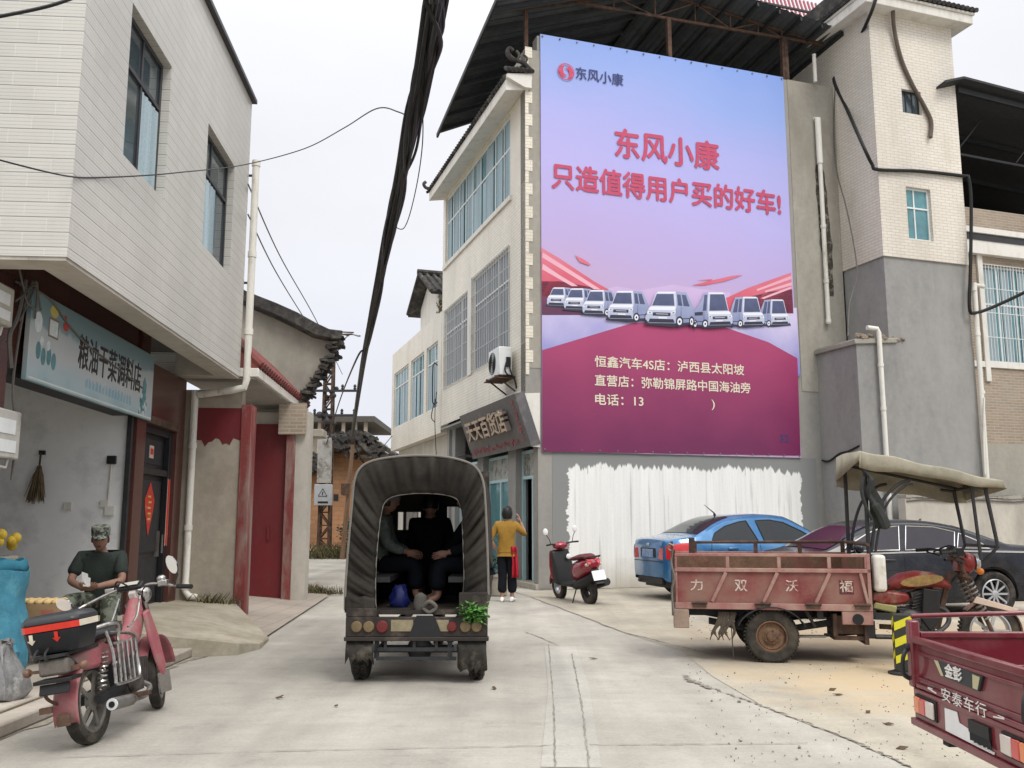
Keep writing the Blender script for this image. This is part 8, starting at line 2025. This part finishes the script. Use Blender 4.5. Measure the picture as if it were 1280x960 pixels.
    def weeds(pts, n, h, name, lab):
        b = B()
        for (x, y, rx, ry, z) in pts:
            for k in range(n):
                p = Vector((x+random.gauss(0, rx), y+random.gauss(0, ry), z)); a = random.uniform(0, 6.3); l = h*random.uniform(.4, 1.2); d = Vector((math.cos(a), math.sin(a), 0)); q = d.cross(Vector((0, 0, 1)))*.012*max(1, h*2)
                b.face([p-q, p+q, p+d*l*.35+Vector((0, 0, l*.6))+q*.6, p+d*l*.7+Vector((0, 0, l))])
        tag(b.build(name, MT['dry_grass'], None, fixn=False), lab, 'weeds', kind='stuff')
    c1, c2 = at(395, 690, 35.2), at(418, 690, 35.2)
    weeds([(c1.x, 35.2, .8, .3, .0), (c2.x, 35.0, .5, .3, .0)], 260, .55, 'weed_patch', 'dry weeds round the foot of the lattice pole')
    e = L.w(*L.ony(390, 740, 3.2)); e2 = gnd(395, 745)
    weeds([(gnd(385, 742).x, gnd(385, 742).y, .12, .15, .02), (gnd(398, 744).x, gnd(398, 744).y, .25, .08, .02)], 200, .16, 'weed_patch', 'low grey weeds at the corner of the gate house')
    q = L.w(L.ony(270, 745, .03).x, -.02, .22)
    weeds([(q.x, q.y-.05, .16, .05, .16)], 130, .24, 'weed_patch', 'thin dry weeds against the plastered wall beside the white pipe')
far_end()
# ================================================================== overhead cables
def overhead():
    path = [(551, -60, 5.2), (545, 0, 6.0), (517, 150, 7.8), (487, 290, 10.8), (462, 410, 15.5), (451, 472, 20.5), (440, 548, 33.9)]
    pts = catmull([Vector((1.9, -9, 5.3)), Vector((.35, 1.0, 5.05))]+[atY(*q) for q in path], 14)
    b = B(); n = len(pts)
    for k in range(24):
        ph = random.uniform(0, 6.3); r0 = random.uniform(.012, .052); fr = random.uniform(.25, .6); w = random.uniform(.012, .022); row = []
        for i, p in enumerate(pts):
            t = i/(n-1); rad = r0*(.75+.9*math.sin(PI*min(1, t*1.25))*(1 if k % 3 else 1.5)); a = ph+i*fr*.35+.8*math.sin(i*.21+k)
            sag = -.10*(k % 4 == 0)*abs(math.sin(i*.16+k))
            row.append(p+Vector((rad*math.cos(a), 0, rad*math.sin(a)+sag)))
        b.tube(row, w, 6)
    b.tube(pts, [.058]*n, 8)
    tag(b.build('cable_bundle', MT['cable'], None), 'thick black bundle of overhead cables running down the street', 'cables')
    def wire(q, rr, nm, lab, m=MT['cable'], k=8):
        b = B(); b.tube(catmull([atY(*p) for p in q], k), rr, 5); tag(b.build(nm, m, None), lab, 'wire', 'overhead wires')
    wire([(-40, 28, 5.9), (60, 8, 6.1), (120, -14, 6.3)], .014, 'overhead_wire', 'black wire crossing the top left corner above the tiled wall')
    wire([(-20, 195, 6.1), (50, 213, 6.4), (90, 221, 7.0), (120, 222, 7.5), (170, 220, 8.3), (220, 216, 9.1), (305, 206, 11.8), (380, 186, 12), (430, 160, 10.8), (470, 136, 9.0), (498, 140, 8.0), (516, 150, 7.8)], .007, 'overhead_wire', 'thin wire sagging from the tiled building to the cable bundle')
    wire([(527, 100, 7.1), (528, 180, 8.3), (518, 245, 9.8), (505, 285, 10.6), (489, 280, 10.7)], .006, 'hanging_wire', 'thin loop of wire hanging off the cable bundle')
    wire([(310, 230, 13), (350, 320, 18), (395, 400, 24), (428, 468, 35)], .012, 'overhead_wire', 'faint wire slanting down to the lattice pole, nearest the tiled building', MT['cable_grey'])
    wire([(310, 268, 13), (345, 340, 18), (385, 405, 24), (412, 446, 35)], .012, 'overhead_wire', 'lower faint wire slanting down to the lattice pole', MT['cable_grey'])
    wire([(408, 555, 36.2), (425, 500, 30), (446, 448, 18.3), (455, 440, 17.6)], .02, 'overhead_wire', 'drooping cable from the lattice pole up to the bundle')
    wire([(440, 545, 33.9), (452, 575, 40), (470, 590, 40.7)], .03, 'overhead_wire', 'short cable from the leaning pole to the ragged gable roof')
    wire([(408, 470, 36.3), (430, 425, 26), (450, 420, 15.9)], .015, 'overhead_wire', 'thin line from the lattice pole top toward the bundle', MT['cable_grey'])
    wire([(412, 575, 36.3), (440, 600, 38), (490, 545, 33)], .015, 'overhead_wire', 'slack line from the lattice pole to the low tiled building', MT['cable_grey'])
overhead()
# ================================================================== litter and loose stones
def litter():
    m1 = M('dead_leaf', (.10, .07, .04), .9, var=.4); m2 = M('stone', (.28, .25, .21), .9, var=.3)
    for k, (px, py) in enumerate(((742, 823), (618, 860), (352, 870), (348, 872), (420, 882), (1048, 868), (1040, 862), (1085, 890), (1127, 935), (1110, 905))):
        p = gnd(px, py, .012); b = B(); s = random.uniform(.025, .05); a = random.uniform(0, 6)
        u, v = Vector((math.cos(a), math.sin(a), .1)), Vector((-math.sin(a), math.cos(a), .3)); b.prism([-u*s, v*s*.6, u*s*1.3, -v*s*.5], (0, 0, .004))
        tag(b.build('dead_leaf', m1, None, loc=p), 'small dark dead leaf lying on the pale concrete', 'leaf', 'dead leaves and scraps on the concrete')
    b = B()
    for k in range(420):
        p = gnd(random.uniform(860, 1260), random.uniform(790, 955), .006)
        if p.y > 9.6 or p.x < 1.3: continue
        s = random.uniform(.0015, .006)*(2.2 if random.random() < .06 else 1); b.box((p.x, p.y, .006+s*.3), (s*2, s*1.6, s), (random.random(), random.random(), random.random()*3))
    for k in range(300):
        p = gnd(random.uniform(860, 1130), random.uniform(745, 800), .006); s = random.uniform(.003, .011); b.box((p.x, p.y, .006+s*.3), (s*2, s*1.6, s), (random.random(), random.random(), random.random()*3))
    tag(b.build('gravel', m2, None), 'scattered grit and small stones on the sandy forecourt', 'gravel', kind='stuff')
litter()
def dirt_edges():
    m = M('trodden_dirt', (.22, .19, .15), .95, var=.35, scale=4, dirt=(.34, .31, .26), dirt_amt=.45, dirt_scale=3)
    def edge(a, c, w, z, n=60, side=1):
        a, c = Vector(a), Vector(c); d = (c-a).normalized(); nn = Vector((d.y, -d.x, 0))*side; b = B(); P = []
        for i in range(n+1):
            p = a.lerp(c, i/n); k = w*max(.12, .55+1.1*mnoise.noise((p.x*1.9, p.y*1.9, 3))+.35*mnoise.noise((p.x*9, p.y*9, 1))); P.append((p+Vector((0, 0, z)), p+nn*k+Vector((0, 0, z))))
        for (p, q), (s_, t) in zip(P, P[1:]): b.face([p, q, t, s_])
        tag(b.build('wall_foot_dirt', m, None), kind='structure')
    edge(C.w(.3, -.01), C.w(7.4, -.01), .16, .010); edge(C.w(7.45, -1.44), C.w(10.8, -1.44), .2, .010); edge(C.w(8.1, -2.01), C.w(15, -2.01), .22, .010)
    edge((-3.415, 3.0, 0), (-3.415, 10.2, 0), .12, .006, 90); edge(L.w(-.78, -2.0), L.w(-.78, -5.5), .1, .140, 30, -1)
dirt_edges()
